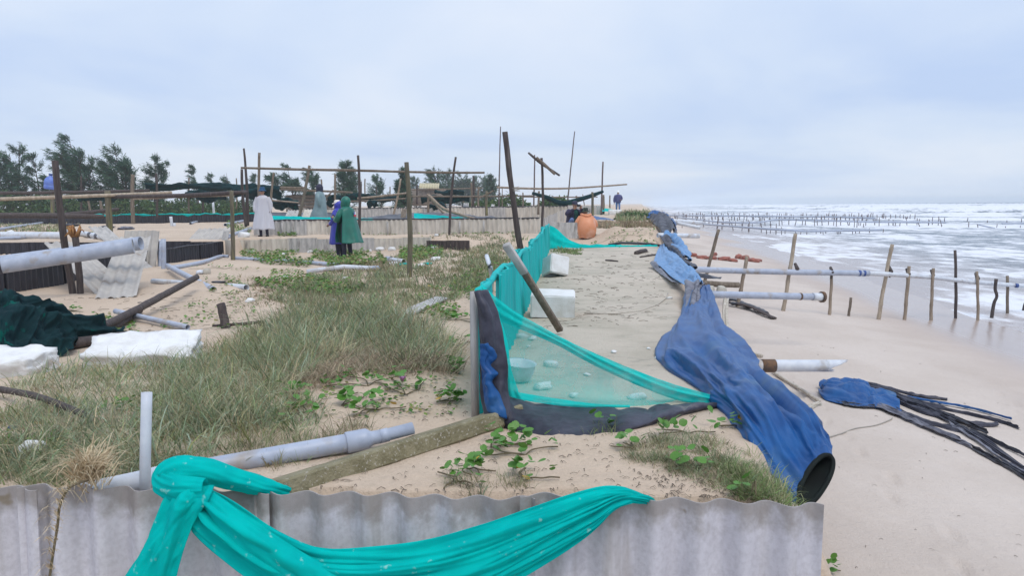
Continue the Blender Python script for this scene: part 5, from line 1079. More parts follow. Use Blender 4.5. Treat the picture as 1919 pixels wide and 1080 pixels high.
# ------------------------------------------------------------------ stakes and pipes standing in the sea
SEAZ = SEA
def seaY(px, py): return W(px, py, SEAZ+.05).y
stk = [tube_geo([(0,0,-.6),(.02,0,0),(.0,.01,.6),(.03,0,1.0)], [.05,.05,.045,.04], 6, rough=.1, seed=i) for i in range(4)]
stme = []
for i, (v, f) in enumerate(stk):
    oo = npmesh('sea_stake', v, f, M['stake'], None, True, origin=False); stme.append(oo.data); bpy.data.objects.remove(oo)
def seastake(px, py, hpx, tilt, i, label):
    p = W(px, py, SEAZ-.05); o = bpy.data.objects.new('sea_stake', stme[i % 4]); col.objects.link(o); o.location = p
    h = hpx*p.y/FPX; rr_ = max(.5, min(1.6, p.y/95)); o.scale = (rr_, rr_, h); o.rotation_euler = (0, tilt, i*1.7)
    tag(o, label, 'stake', 'stakes of the wrecked pipe rows in the sea')
ROWS = [([(1255,424),(1314,426),(1380,434),(1450,440),(1520,441),(1650,437)], 'first pipe row out from the beach', 40, 15, 8, (1240,1655)),
        ([(1270,416),(1346,424),(1416,426),(1463,423),(1560,424),(1700,424),(1775,423)], 'second pipe row out in the surf', 48, 13, 6, (1268,1775)),
        ([(1240,411),(1400,414),(1560,414),(1645,416)], 'third pipe row under the breakers', 70, 10, 5, (1236,1648)),
        ([(1235,406),(1400,408),(1560,409),(1700,411)], 'farthest crowded stake row under the breakers', 80, 8, 3, (1232,1720))]
rs = random.Random(5)
for ri, (bl, nm, n, hp0, hv, (xa, xb)) in enumerate(ROWS):
    xs_ = [p[0] for p in bl]; ys_ = [p[1] for p in bl]
    for i in range(n):
        px = xa+(xb-xa)*(i+rs.uniform(-1.1, 1.1))/n; py = float(np.interp(px, xs_, ys_))+rs.uniform(-1.2, 1.2)
        hh = hp0+rs.uniform(-hv, hv)*.9
        if ri == 0 and px > 1500: hh *= .5
        seastake(px, py, hh, rs.gauss(0, .14), i, 'thin dark stake of the '+nm)
for i, (px, py, hh, tl) in enumerate([(1567,425,16,.03),(1601,427,13,-.02),(1606,427,20,0),(1618,427,8,0),(1673,423,10,.1),(1740,424,13,0),(1723,426,5,.2),(1764,426,4,.2),(1770,416,8,0),(1812,417,9,-.2),(1815,427,12,0),(1850,419,6,0),(1868,427,7,-.15),(1833,427,7,.3),(1884,428,4,0),(1912,428,5,0),(1887,419,6,0),(1914,419,9,0)]):
    seastake(px, py, hh, tl, i, 'scattered lone stake standing in the open surf')
def seapipe(pts, r, lb, mat='pvc'):
    tag(tube('sea_pipe', cr(np.array([tuple(D(px, py, W(px, pb_, SEAZ).y)) for px, py, pb_ in pts]), 40), r, M[mat], None, 8), lb, 'pipe')
seapipe([(1262,417,424),(1314,420,427),(1380,425,434),(1450,430,440),(1520,433,441),(1600,432,440),(1652,431,437)], .10, 'long bluish pipe on the first stake row out from the beach')
seapipe([(1268,407,416),(1346,416,424),(1416,417,426),(1463,411.5,423),(1560,414,424),(1640,416,424),(1700,416,424),(1772,417,423)], .11, 'wavy pipe on the second stake row in the surf')
seapipe([(1240,404,411),(1400,405,414),(1560,407,414),(1640,409,416)], .13, 'level pipe on the third stake row under the breakers')
seapipe([(1878,419,424),(1919,418,423),(1960,417,423)], .09, 'short pipe between lone stakes in open surf')
seapipe([(1832,421,426),(1864,428,428)], .08, 'fallen pipe sloping into the open surf')
pipe('bank_pipe', [D(1256,414,44), D(1316,418,45)], .12, M['pvc_white'], 'pale pipe jutting from the bank past the grey black tarpaulin', inner=.1)
pipe('bank_pipe', [D(1268,418,42), D(1312,427,42)], .09, M['pvc_white'], 'sloping pale pipe under the pipe past the grey black tarpaulin', inner=.1)
for px, py, hh in [(1278,437,16),(1288,432,14),(1300,432,12),(1268,430,12)]: seastake(px, py, hh, 0, px, 'stake on wet sand under the pipe past the grey black tarpaulin')
# ------------------------------------------------------------------ people
M['skin'] = pm('skin', (.42,.25,.17), (.36,.20,.14), scale=6, rough=.55)
M['hair'] = pm('hair', (.015,.012,.012), rough=.6)
M['navy'] = pm('navy_cloth', (.025,.022,.055), (.04,.035,.075), scale=6, rough=.8, bump=.2)
M['darktrouser'] = pm('dark_trousers', (.02,.018,.04), (.03,.03,.05), scale=6, rough=.85)
M['jeans'] = pm('blue_jeans', (.13,.20,.40), (.10,.16,.33), scale=6, rough=.85, bump=.2)
M['shoe'] = pm('dark_shoe', (.02,.02,.02), rough=.7)
M['purple'] = pm('slate_jacket', (.085,.085,.21), (.065,.065,.17), scale=5, rough=.75, bump=.2)
M['greenshirt'] = pm('green_shirt', (.01,.07,.06), rough=.8)
M['beigeshirt'] = pm('patterned_beige_shirt', (.34,.23,.19), (.22,.14,.13), scale=20, rough=.85)
M['clear'] = pm('clear_white_raincoat', (.80,.80,.86), rough=.3, spec=.6, transl=.25, alpha=.66, bump=.2, bscale=9)
M['greygreen'] = pm('gray_green_raincoat', (.26,.36,.38), (.20,.29,.32), scale=4, rough=.4, bump=.3, spec=.5, transl=.15)
M['greencoat'] = pm('green_raincoat', (.005,.145,.105), (.004,.11,.08), scale=4, rough=.42, bump=.25, spec=.5)
M['bluecoat'] = pm('blue_raincoat', (.05,.06,.42), (.04,.045,.34), scale=4, rough=.45, bump=.25)
M['redcoat'] = pm('red_panel', (.38,.02,.07), rough=.5)
M['orange'] = pm('orange_raincoat', (.80,.36,.20), (.74,.30,.14), scale=3, rough=.42, bump=.3, transl=.2, c3=(.85,.55,.42), c3lo=.5, c3hi=.7, c3scale=2)
M['bluehat'] = pm('blue_bucket_hat', (.02,.075,.16), rough=.85)
M['whitecap'] = pm('white_cap', (.75,.70,.64), rough=.8)
M['darkcap'] = pm('dark_cap', (.03,.03,.06), rough=.7)
M['olivehat'] = pm('dark_green_hat', (.035,.05,.035), rough=.85)
M['helmet'] = pm('white_helmet', (.82,.82,.82), rough=.3)
M['phone'] = pm('dark_phone', (.02,.02,.03), rough=.2)
M['patchw'] = pm('white_print', (.75,.75,.75), rough=.7); M['patchr'] = pm('red_print', (.55,.03,.05), rough=.7); M['patchb'] = pm('blue_print', (.10,.14,.45), rough=.7)
V3 = Vector
def cap_geo(p, q, r1, r2, seg=10):
    p, q = V3(p), V3(q); d = q-p; L_ = d.length; x = d.normalized() if L_ > 1e-6 else V3((0,0,1)); P = []; rr = []
    for a in (-90, -60, -30): P.append(p+x*r1*math.sin(R(a))); rr.append(max(r1*math.cos(R(a)), 1e-4))
    for f in (0, .5, 1): P.append(p+d*f); rr.append(r1+(r2-r1)*f)
    for a in (30, 60, 90): P.append(q+x*r2*math.sin(R(a))); rr.append(max(r2*math.cos(R(a)), 1e-4))
    return tube_geo([tuple(v) for v in P], rr, seg)
class Fig:
    def __init__(s): s.pr = []
    def cap(s, p, q, r1, r2, m): s.pr.append(('c', V3(p), V3(q), r1, r2, m))
    def ell(s, c, r, m): s.pr.append(('e', V3(c), V3(r), 0, 0, m))
    def chain(s, pts, rs, m):
        for a, b, r1, r2 in zip(pts, pts[1:], rs, rs[1:]): s.cap(a, b, r1, r2, m)
    def head(s, c, yaw=0, pitch=0):
        c = V3(c); Rm = Matrix.Rotation(yaw, 3, 'Z') @ Matrix.Rotation(-pitch, 3, 'X'); T = lambda v: c+Rm @ V3(v)
        s.ell(c+Rm @ V3((0,-.01,.02)), (.076,.094,.10), 'skin'); s.cap(T((0,.03,-.03)), T((0,.045,-.075)), .062, .038, 'skin')
        s.cap(T((0,.085,.012)), T((0,.108,-.022)), .010, .015, 'skin'); s.cap(T((-.022,.086,-.058)), T((.022,.086,-.058)), .009, .009, 'lip')
        for k in (-1, 1):
            s.ell(T((k*.033,.083,.012)), (.012,.009,.008), 'hair'); s.cap(T((k*.015,.090,.034)), T((k*.05,.078,.034)), .007, .005, 'hair'); s.ell(T((k*.078,-.005,-.005)), (.012,.02,.03), 'skin')
        s.ell(T((0,-.025,.045)), (.084,.092,.088), 'hair')
    def hand(s, w, d, n, side):
        w, d, n = V3(w), V3(d).normalized(), V3(n).normalized(); x = d.cross(n).normalized()*side
        s.cap(w, w+d*.075, .026, .036, 'skin'); pc = w+d*.085
        for i, (o, l) in enumerate([(-.030,.070),(-.010,.082),(.010,.076),(.030,.060)]):
            b = pc+x*o; k = b+d*l*.55-n*.006; s.cap(b, k, .0105, .010, 'skin'); s.cap(k, k+d*l*.35-n*l*.45, .010, .009, 'skin')
        t = w+d*.03-x*.03; s.cap(t, t+d*.035-x*.028, .013, .012, 'skin'); s.cap(t+d*.035-x*.028, t+d*.068-x*.032-n*.012, .012, .010, 'skin')
    def build(s, parent, mats, X, voxel=.0105):
        g = []
        for k, a, b, r1, r2, m in s.pr:
            if k == 'c': g.append(cap_geo(a, b, r1, r2))
            else:
                v, f = lump_geo((0,0,0), (1,1,1), sub=2, amp=0); v = np.array(v); v /= np.linalg.norm(v, axis=1)[:, None]; g.append((v*np.array(b)+np.array(a), f))
        v, f = merge(g); o = npmesh('tmp', v, f, None, None, True, origin=False)
        md = o.modifiers.new('r', 'REMESH'); md.mode = 'VOXEL'; md.voxel_size = voxel; sm = o.modifiers.new('s', 'SMOOTH'); sm.iterations = 2; sm.factor = .5
        dg = bpy.context.evaluated_depsgraph_get(); me = bpy.data.meshes.new_from_object(o.evaluated_get(dg)); bpy.data.objects.remove(o)
        n = len(me.polygons); c = np.empty(n*3, np.float32); me.polygons.foreach_get('center', c); c = c.reshape(-1, 3).astype(float)
        best = np.full(n, 1e9); idx = np.zeros(n, int); names = []
        for k, a, b, r1, r2, m in s.pr:
            if m not in names: names.append(m)
            if k == 'c':
                p = np.array(a); d = np.array(b-a); L2 = max(d @ d, 1e-9); t_ = np.clip((c-p) @ d/L2, 0, 1); ds = np.linalg.norm(c-p-t_[:, None]*d, axis=1)-(r1+(r2-r1)*t_)
            else: ds = (np.linalg.norm((c-np.array(a))/np.array(b), axis=1)-1)*min(b)
            if m == 'hair' and k == 'e' and b[0] < .02: ds -= .004
            if m == 'lip': ds -= .002
            mk = ds < best; best[mk] = ds[mk]; idx[mk] = names.index(m)
        me.materials.clear()
        for nme in names: me.materials.append(M[mats.get(nme, nme)])
        me.polygons.foreach_set('material_index', idx.astype(np.int32))
        co = np.empty(len(me.vertices)*3, np.float32); me.vertices.foreach_get('co', co); co = np.array([X(p) for p in co.reshape(-1, 3)], np.float32); me.vertices.foreach_set('co', co.ravel())
        return link('body', me, None, parent)
M['lip'] = pm('lip', (.34,.13,.11), rough=.5)
def rings(name, R_, mat, parent, X, seg=40, folds=7, famp=.02, seed=0, gap=None, sub=34, open_=None):
    """clothing loft: (cx,cy,z,rx,ry) rings"""
    A = cr(np.array(R_, float), sub); th = np.linspace(0, 2*np.pi, seg, endpoint=False); V = []
    for i, (cx, cy, z, rx, ry) in enumerate(A):
        f = i/(sub-1)
        k = 1+famp*1.7*f*8*(.5*np.sin(th*folds+seed+2*f)+.7*(vn(np.cos(th)*3+seed, np.sin(th)*3, f*4+0*th, seed)-.5)*2)*.6
        V.append(np.stack([cx+rx*k*np.cos(th), cy+ry*k*np.sin(th), z+.012*np.sin(th*5+seed)*f], 1))
    V = np.array([X(p) for p in np.array(V).reshape(-1, 3)]); Fq = gridfaces(sub, seg, True)
    if open_:                                  # leave an opening between two angles below a ring
        a0, a1, i0 = open_; kp = [];
        for q in Fq:
            i, j = divmod(int(q[0]), seg); a = th[j]
            kp.append(not (a0 < a < a1 and i >= i0))
        Fq = Fq[np.array(kp)]
    o = npmesh(name, V, Fq, mat, parent); md = o.modifiers.new('t', 'SOLIDIFY'); md.thickness = .005; return o
def sleeve(name, pts, rs, mat, parent, X, seed=0):
    P = cr(np.array(pts, float), 24); r = cr(np.array(rs, float)[:, None], 24)[:, 0]; v, f = tube_geo(P, r, 16, rough=.22, seed=seed, caps=False)
    o = npmesh(name, np.array([X(p) for p in v]), f, mat, parent); return o
def hat(name, c, prof, mat, parent, X, yaw=0, tilt=0, sq=1.12, peak=None):
    Rm = Matrix.Rotation(yaw, 3, 'Z') @ Matrix.Rotation(tilt, 3, 'X'); th = np.linspace(0, 2*np.pi, 24, endpoint=False)
    V = [X(V3(c)+Rm @ V3((r*math.cos(a), r*sq*math.sin(a), z))) for r, z in prof for a in th]; o = npmesh(name, np.array([tuple(v) for v in V]), gridfaces(len(prof), 24, True), mat, parent)
    if peak:
        V = []; 
        for r in np.linspace(0, 1, 5):
            for a in np.linspace(R(35), R(145), 12): V.append(tuple(X(V3(c)+Rm @ V3(((.085+.0*r)*math.cos(a), .088*math.sin(a)*1.05+r*.085*math.sin(a), .015-.02*r*r-.02*abs(math.cos(a))*r)))))
        pk = npmesh('peak', np.array(V), gridfaces(5, 12), M[peak], o); md = pk.modifiers.new('t', 'SOLIDIFY'); md.thickness = .006
    return o
def hood(name, c, mat, parent, X, yaw=0, pitch=0, r=(.115,.135,.15), drop=.13):
    Rm = Matrix.Rotation(yaw, 3, 'Z') @ Matrix.Rotation(-pitch, 3, 'X'); V = []; nu, nv = 18, 26
    for i in range(nu):                         # from the face opening round to the back
        a = R(-62)+R(152)*i/(nu-1)
        for j in range(nv):
            b = R(-150)+R(300)*j/(nv-1)
            ring = math.cos(a); y = -math.sin(a)*r[1]; x = math.sin(b)*ring*r[0]; z = math.cos(b)*ring*r[2]
            if math.cos(b) < -.2: z -= drop*(-math.cos(b)-.2)
            V.append(tuple(X(V3(c)+Rm @ V3((x*(1+.05*math.sin(7*b+i)), y, z+.02)))))
    o = npmesh(name, np.array(V), gridfaces(nu, nv), mat, parent); md = o.modifiers.new('t', 'SOLIDIFY'); md.thickness = .006; return o
CAPP = [(0,.105),(.04,.103),(.07,.088),(.088,.055),(.092,.0),(.09,-.01)]
BUCK = [(0,.10),(.05,.10),(.082,.09),(.09,.03),(.095,.0),(.145,-.035),(.148,-.043),(.095,-.01)]
def person(label, base, yaw, sc_=1.0):
    root = empty('person', base, label, 'person'); Rm = Matrix.Rotation(yaw, 3, 'Z'); b = V3(base)
    return root, (lambda p: b+Rm @ (V3([float(c_) for c_ in p])*sc_))
def legs(f, kneeL=(-.11,.03,.48), ankL=(-.12,-.01,.09), kneeR=(.11,.03,.48), ankR=(.12,-.01,.09), hip=.90, m='trouser', thick=1.0):
    for sgn, kn, an in ((-1, kneeL, ankL), (1, kneeR, ankR)):
        f.chain([(sgn*.09,0,hip), kn, an], [.095*thick, .065*thick, .05*thick], m); a = V3(an); f.cap(a+V3((0,-.03,-.05)), a+V3((sgn*.02,.13,-.06)), .045, .032, 'shoe')
def torso(f, m='shirt', zs=1.37):
    f.cap((-.08,0,.93), (.08,0,.93), .115, .115, m); f.chain([(0,0,.95),(0,-.01,1.12),(0,0,1.28)], [.135,.135,.145], m); f.cap((-.13,0,1.32), (.13,0,1.32), .10, .10, m)
    f.cap((0,-.005,1.38), (0,.01,1.50), .058, .054, 'skin')
# --- white raincoat and blue bucket hat
p = on(D(499,440,28).x, 27.75); root, X = person('person in a clear white raincoat and blue bucket hat on the terrace', p, R(172), .985)
f = Fig(); legs(f); torso(f); f.head((0,.02,1.575), 0, -.15)
for s in (-1, 1):
    f.chain([(s*.18,0,1.36),(s*.23,-.01,1.08),(s*.235,.05,.84)], [.062,.048,.035], 'shirt'); f.hand((s*.235,.05,.84), (0,.15,-1), (-s,0,0), s)
f.build(root, {'shirt': 'beigeshirt', 'trouser': 'darktrouser'}, X)
rings('raincoat', [(0,0,1.46,.075,.075),(0,0,1.42,.15,.10),(0,0,1.36,.215,.14),(0,0,1.15,.225,.16),(0,.01,.85,.27,.19),(0,.01,.55,.33,.23),(0,.01,.26,.39,.27)], M['clear'], root, X, folds=9, famp=.016, seed=2)
for s in (-1, 1): sleeve('raincoat_sleeve', [(s*.17,0,1.37),(s*.25,0,1.18),(s*.27,.02,1.0),(s*.25,.05,.88)], [.09,.095,.09,.07], M['clear'], root, X, 3)
hat('bucket_hat', (0,.0,1.65), BUCK, M['bluehat'], root, X)
# --- grey green raincoat behind the wall
p = V3((D(598,400,31).x, 31.2, CZ-.86)); root, X = person('person in a gray green raincoat standing inside the long pond', p, R(80), 1.0)
f = Fig(); legs(f); torso(f); f.head((0,.03,1.575), R(8), -.05)
for s in (-1, 1): f.chain([(s*.18,0,1.36),(s*.22,-.06,1.10),(s*.20,-.04,.85)], [.062,.05,.038], 'shirt'); f.hand((s*.20,-.04,.85), (0,.1,-1), (-s,0,0), s)
f.build(root, {'shirt': 'greygreen', 'trouser': 'darktrouser'}, X)
rings('raincoat', [(0,0,1.47,.085,.085),(0,0,1.42,.17,.12),(0,0,1.34,.24,.16),(0,-.01,1.12,.25,.20),(0,-.0,.85,.27,.24),(0,.05,.6,.31,.31),(0,.06,.40,.33,.34)], M['greygreen'], root, X, folds=8, famp=.018, seed=6)
for s in (-1, 1): sleeve('raincoat_sleeve', [(s*.17,0,1.37),(s*.24,-.05,1.2),(s*.25,-.07,1.03),(s*.22,-.05,.86)], [.09,.09,.08,.06], M['greygreen'], root, X, 5)
hood('hood', (0,.0,1.58), M['darkcap'], root, X, R(8)); hat('cap', (0,.02,1.60), CAPP, M['darkcap'], root, X, peak='helmet')
# --- blue raincoat with white cap
p = on(D(639,484,23.4).x, 23.3); p.z = CZ-1.50; root, X = person('person in a blue raincoat and white cap beside the green raincoat', p, R(75), 1.0)
f = Fig(); legs(f); torso(f); f.head((0,.05,1.56), R(-8), -.15)
for s in (-1, 1): f.chain([(s*.18,0,1.36),(s*.22,.05,1.10),(s*.10,.25,1.0)], [.062,.05,.038], 'coat'); f.hand((s*.10,.25,1.0), (-s*.5,.8,-.25), (0,0,1), s)
f.build(root, {'shirt': 'bluecoat', 'coat': 'bluecoat', 'trouser': 'darktrouser'}, X)
rings('raincoat', [(0,0,1.47,.08,.08),(0,0,1.42,.16,.12),(0,0,1.34,.235,.16),(0,0,1.12,.25,.19),(0,0,.85,.27,.22),(0,.0,.6,.30,.25),(0,.0,.42,.32,.27)], M['bluecoat'], root, X, folds=8, famp=.014, seed=9)
for s in (-1, 1): sleeve('raincoat_sleeve', [(s*.17,0,1.37),(s*.24,.03,1.2),(s*.22,.08,1.08),(s*.12,.22,1.0)], [.09,.085,.075,.06], M['bluecoat'], root, X, 7)
rings('red_panel', [(0,.0,1.38,.215,.15),(0,.0,1.33,.247,.172),(0,.0,1.25,.256,.186)], M['redcoat'], root, X, folds=6, famp=.002, seed=9, sub=8)
hood('hood', (0,.0,1.53), M['bluecoat'], root, X, 0, 0, (.105,.125,.13)); hat('cap', (0,.04,1.60), CAPP, M['whitecap'], root, X, yaw=R(-8), peak='whitecap')
# --- green raincoat, back to us, looking at a phone
p = on(D(653,487,22.8).x, 22.7); p.z = CZ-1.49; root, X = person('person in a dark green hooded raincoat reading a phone before the retaining wall', p, R(58), 1.02)
f = Fig(); legs(f, m='trouser', thick=1.1); torso(f); f.head((0,.06,1.57), R(12), -.35)
f.chain([(-.18,0,1.36),(-.24,.08,1.10),(-.12,.34,1.15)], [.062,.05,.038], 'coat'); f.hand((-.12,.34,1.15), (.1,.9,.3), (0,-.3,1), -1)
f.chain([(.18,0,1.36),(.25,.03,1.10),(.10,.30,1.08)], [.062,.05,.038], 'coat'); f.hand((.10,.30,1.08), (-.4,.9,.2), (0,-.3,1), 1)
f.build(root, {'shirt': 'darktrouser', 'coat': 'greencoat', 'trouser': 'darktrouser'}, X)
rings('raincoat', [(0,0,1.47,.09,.09),(0,-.01,1.42,.17,.13),(0,-.01,1.34,.25,.17),(0,-.03,1.12,.28,.21),(0,-.05,.85,.33,.26),(0,-.07,.6,.37,.31),(0,-.08,.46,.39,.34)], M['greencoat'], root, X, folds=6, famp=.018, seed=4, open_=(R(142), R(196), 13))
for s in (-1, 1): sleeve('raincoat_sleeve', [(s*.17,0,1.37),(s*.26,.04,1.2),(s*.23,.13,1.10),(s*.13,.30,1.11)], [.095,.09,.085,.07], M['greencoat'], root, X, 8)
hood('hood', (0,.02,1.58), M['greencoat'], root, X, R(10), -.2)
for k_, (mt, z0, z1, a0, a1) in enumerate([('patchw',1.24,1.32,-70,-45),('patchb',1.24,1.32,-80,-70),('patchr',1.19,1.24,-80,-45)]):
    V = [X((math.cos(R(a))*(.272+.0)*1.06, math.sin(R(a))*.205*1.06-.02, z)) for z in np.linspace(z0, z1, 3) for a in np.linspace(a0, a1, 6)]; npmesh('back_print', np.array([tuple(v) for v in V]), gridfaces(3, 6), M[mt], root)
pc = X((-.02,.46,1.2)); npmesh('phone_', *box_geo(pc, (.037,.006,.075), Matrix.Rotation(R(48), 3, 'Z') @ Matrix.Rotation(R(-50), 3, 'X'), .004), M['phone'], None, False); o = bpy.data.objects['phone_']; o.name = 'phone'; tag(o, 'dark phone held by the person in green raincoat', 'phone')
# --- crouching man in navy with a cap, photographing
p = on(D(1076,436,27.4).x, 27.5); root, X = person('crouching person in navy jacket and cap raising a phone', p, R(200), 1.03)
f = Fig()
for s in (-1, 1): f.chain([(s*.10,-.12,.30),(s*.2,.28,.50),(s*.17,.05,.10)], [.10,.075,.055], 'trouser'); f.cap((s*.17,.0,.05), (s*.19,.2,.04), .045, .035, 'shoe')
f.chain([(0,-.10,.32),(0,-.02,.52),(0,.03,.72)], [.15,.145,.15], 'shirt'); f.cap((-.14,.03,.75), (.14,.03,.75), .10, .10, 'jacket'); f.cap((0,.03,.80), (0,.05,.92), .058, .054, 'skin'); f.head((0,.08,.99), 0, -.1)
f.chain([(-.19,.03,.78),(-.30,.16,.66),(-.12,.30,.86)], [.065,.055,.04], 'jacket'); f.hand((-.12,.30,.86), (.3,.5,.6), (0,-1,.2), -1)
f.chain([(.19,.03,.78),(.34,.16,.70),(.16,.32,.84)], [.065,.055,.04], 'jacket'); f.hand((.16,.32,.84), (-.3,.5,.6), (0,-1,.2), 1)
f.build(root, {'shirt': 'greenshirt', 'jacket': 'navy', 'trouser': 'jeans'}, X)
rings('jacket', [(0,.03,.86,.085,.085),(0,.03,.82,.16,.12),(0,.02,.74,.245,.17),(0,0,.55,.25,.19),(0,-.06,.34,.25,.20)], M['navy'], root, X, folds=7, famp=.012, seed=3, open_=(R(68), R(112), 6))
for s in (-1, 1): sleeve('jacket_sleeve', [(s*.18,.03,.78),(s*.28,.12,.72),(s*.30,.18,.70),(s*.15,.30,.83)], [.085,.08,.075,.055], M['navy'], root, X, 4)
hat('cap', (0,.07,1.02), CAPP, M['darkcap'], root, X, peak='darkcap')
pc = X((.02,.42,.97)); npmesh('phone_', *box_geo(pc, (.075,.006,.04), Matrix.Rotation(R(200), 3, 'Z'), .004), M['phone'], None, False); o = bpy.data.objects['phone_']; o.name = 'phone'; tag(o, 'dark phone raised by the crouching person in navy', 'phone')
# --- squatting orange raincoat seen from behind
p = on(D(1099,436,26.6).x, 26.6); root, X = person('squatting person in a ballooning orange raincoat and dark green hat', p, R(8), 1.0)
f = Fig()
for s in (-1, 1): f.chain([(s*.10,-.1,.26),(s*.2,.28,.46),(s*.17,.05,.10)], [.10,.075,.055], 'trouser'); f.cap((s*.17,.0,.05), (s*.19,.2,.04), .045, .035, 'shoe')
f.chain([(0,-.10,.28),(0,0,.48),(0,.08,.66)], [.15,.145,.15], 'coat'); f.cap((-.14,.08,.68), (.14,.08,.68), .10, .10, 'coat'); f.cap((0,.1,.72), (0,.12,.84), .058, .054, 'skin'); f.head((0,.14,.90), 0, -.2)
for s in (-1, 1): f.chain([(s*.19,.08,.70),(s*.32,.15,.5),(s*.22,.38,.5)], [.065,.055,.04], 'coat'); f.hand((s*.22,.38,.5), (-s*.2,.9,0), (0,0,1), s)
f.build(root, {'coat': 'orange', 'trouser': 'darktrouser'}, X)
rings('raincoat', [(0,.10,.82,.09,.09),(0,.08,.78,.17,.14),(0,.04,.70,.23,.20),(0,-.02,.55,.275,.26),(0,-.04,.38,.31,.28),(0,-.03,.2,.30,.27),(0,.0,.07,.26,.22),(0,.0,.02,.26,.20)], M['orange'], root, X, folds=5, famp=.010, seed=7)
for s in (-1, 1): sleeve('raincoat_sleeve', [(s*.17,.08,.70),(s*.28,.06,.56),(s*.33,.10,.44),(s*.34,.18,.42)], [.09,.09,.085,.065], M['orange'], root, X, 6)
tube('lowered_hood', cr(np.array([tuple(X(q_)) for q_ in [(-.15,.1,.80),(-.10,-.06,.78),(0,-.12,.75),(.10,-.06,.78),(.15,.1,.80)]]), 24), .05, M['orange'], root, 10, rough=.4)
hat('bucket_hat', (0,.13,.93), BUCK, M['olivehat'], root, X)
# --- walker in a white helmet
p = on(D(1158,402,60).x, 60); root, X = person('walking person in slate jacket, jeans and white helmet on the bank', p, R(176), 1.03)
f = Fig(); legs(f, kneeL=(-.10,.14,.50), ankL=(-.10,.16,.10), kneeR=(.10,-.02,.48), ankR=(.11,-.22,.12), m='trouser'); torso(f); f.head((0,.02,1.575))
f.chain([(.19,0,1.36),(.26,-.02,1.10),(.27,.0,.86)], [.062,.05,.038], 'jacket'); f.hand((.27,.0,.86), (0,.15,-1), (-1,0,0), 1)
f.chain([(-.19,0,1.36),(-.27,-.03,1.12),(-.20,.20,1.05)], [.062,.05,.038], 'jacket'); f.hand((-.20,.20,1.05), (.3,.9,.1), (1,0,0), -1)
f.build(root, {'shirt': 'purple', 'jacket': 'purple', 'trouser': 'jeans'}, X)
rings('jacket', [(0,0,1.46,.08,.08),(0,0,1.42,.15,.11),(0,0,1.35,.225,.14),(0,0,1.15,.22,.16),(0,0,.98,.21,.16),(0,0,.88,.22,.17)], M['purple'], root, X, folds=7, famp=.008, seed=5)
sleeve('jacket_sleeve', [(.17,0,1.37),(.25,-.01,1.2),(.27,-.02,1.05),(.27,0,.88)], [.085,.075,.068,.055], M['purple'], root, X, 4); sleeve('jacket_sleeve', [(-.17,0,1.37),(-.26,-.02,1.2),(-.27,-.02,1.10),(-.21,.18,1.05)], [.085,.075,.068,.055], M['purple'], root, X, 5)
hat('helmet', (0,.01,1.61), [(0,.125),(.05,.12),(.09,.09),(.105,.04),(.108,.0),(.135,-.01),(.135,-.016),(.1,-.005)], M['helmet'], root, X)
p = on(D(1146,405,58).x, 56); tag(npmesh('foam_block', *box_geo(p+V3((0,0,.15)), (.45,.2,.22), rotz(.2), .04), M['foam'], None, False), 'white foam block at the feet of the walker in helmet', 'foam')
# ------------------------------------------------------------------ vegetation
def inpoly(px, py, poly):
    c = np.zeros(len(px), bool); n = len(poly)
    for i in range(n):
        (x1, y1), (x2, y2) = poly[i], poly[(i+1) % n]
        k = ((y1 > py) != (y2 > py)) & (px < (x2-x1)*(py-y1)/((y2-y1)+1e-9)+x1); c ^= k
    return c
def sample(poly, n):
    P = np.array(poly, float); lo, hi = P.min(0), P.max(0); out_ = np.empty((0, 2))
    while len(out_) < n:
        q = RNG.uniform(lo, hi, (n*2, 2)); out_ = np.vstack([out_, q[inpoly(q[:, 0], q[:, 1], poly)]])
    return out_[:n]
PAL = {'spin': [(.25,.34,.20),(.18,.26,.13),(.34,.42,.31),(.29,.31,.12),(.58,.48,.31),(.42,.30,.20),(.12,.17,.07)], 'dry': [(.42,.33,.22),(.33,.25,.18),(.26,.19,.14),(.50,.41,.28),(.22,.24,.15)],
       'green': [(.14,.24,.07),(.18,.28,.09),(.23,.28,.12),(.30,.27,.15)], 'mix': [(.20,.26,.11),(.25,.30,.16),(.33,.28,.17),(.36,.28,.19),(.21,.28,.18)], 'brown': [(.36,.27,.18),(.28,.20,.14),(.24,.24,.13)],
       'pale': [(.66,.55,.38),(.56,.45,.29),(.42,.31,.19)]}
def blades(B, h, az, lean, w, colr, droop=.35):
    """B (n,3) roots; h lengths; az azimuth; lean 0..1; returns V,F,C"""
    n = len(B); kink = RNG.normal(0, .5, n); d = np.stack([np.cos(az), np.sin(az), 0*az], 1); s = np.stack([-np.sin(az+.9), np.cos(az+.9), 0*az], 1); z = np.array([0, 0, 1.0])
    m1 = B+(d*(lean*.75)[:, None]+z*(1-.45*lean)[:, None])*(h*.42)[:, None]
    d2 = np.stack([np.cos(az+kink), np.sin(az+kink), 0*az], 1); m2 = m1+(d2*(lean*1.0)[:, None]+z*(.9-.95*lean)[:, None])*(h*.32)[:, None]
    tp_ = m2+(d2*(lean*1.1+.05)[:, None]+z*(1-1.25*lean-droop*lean)[:, None])*(h*.30)[:, None]
    W_ = s*(w*.5)[:, None]
    V = np.stack([B-W_, B+W_, m1+W_*.9, m1-W_*.9, m2+W_*.6, m2-W_*.6, tp_], 1).reshape(-1, 3); o = (np.arange(n)*7)[:, None]
    q = np.vstack([o+np.array([[0,1,2,3]]), o+np.array([[3,2,4,5]])]); t_ = o+np.array([[5,4,6]]); return V, q, t_, np.repeat(colr, 7, 0)
def pick(pal, n, shade=.25):
    P = np.array(PAL[pal]); c = P[RNG.integers(0, len(P), n)]; return c*(1+RNG.uniform(-shade, shade, (n, 1)))
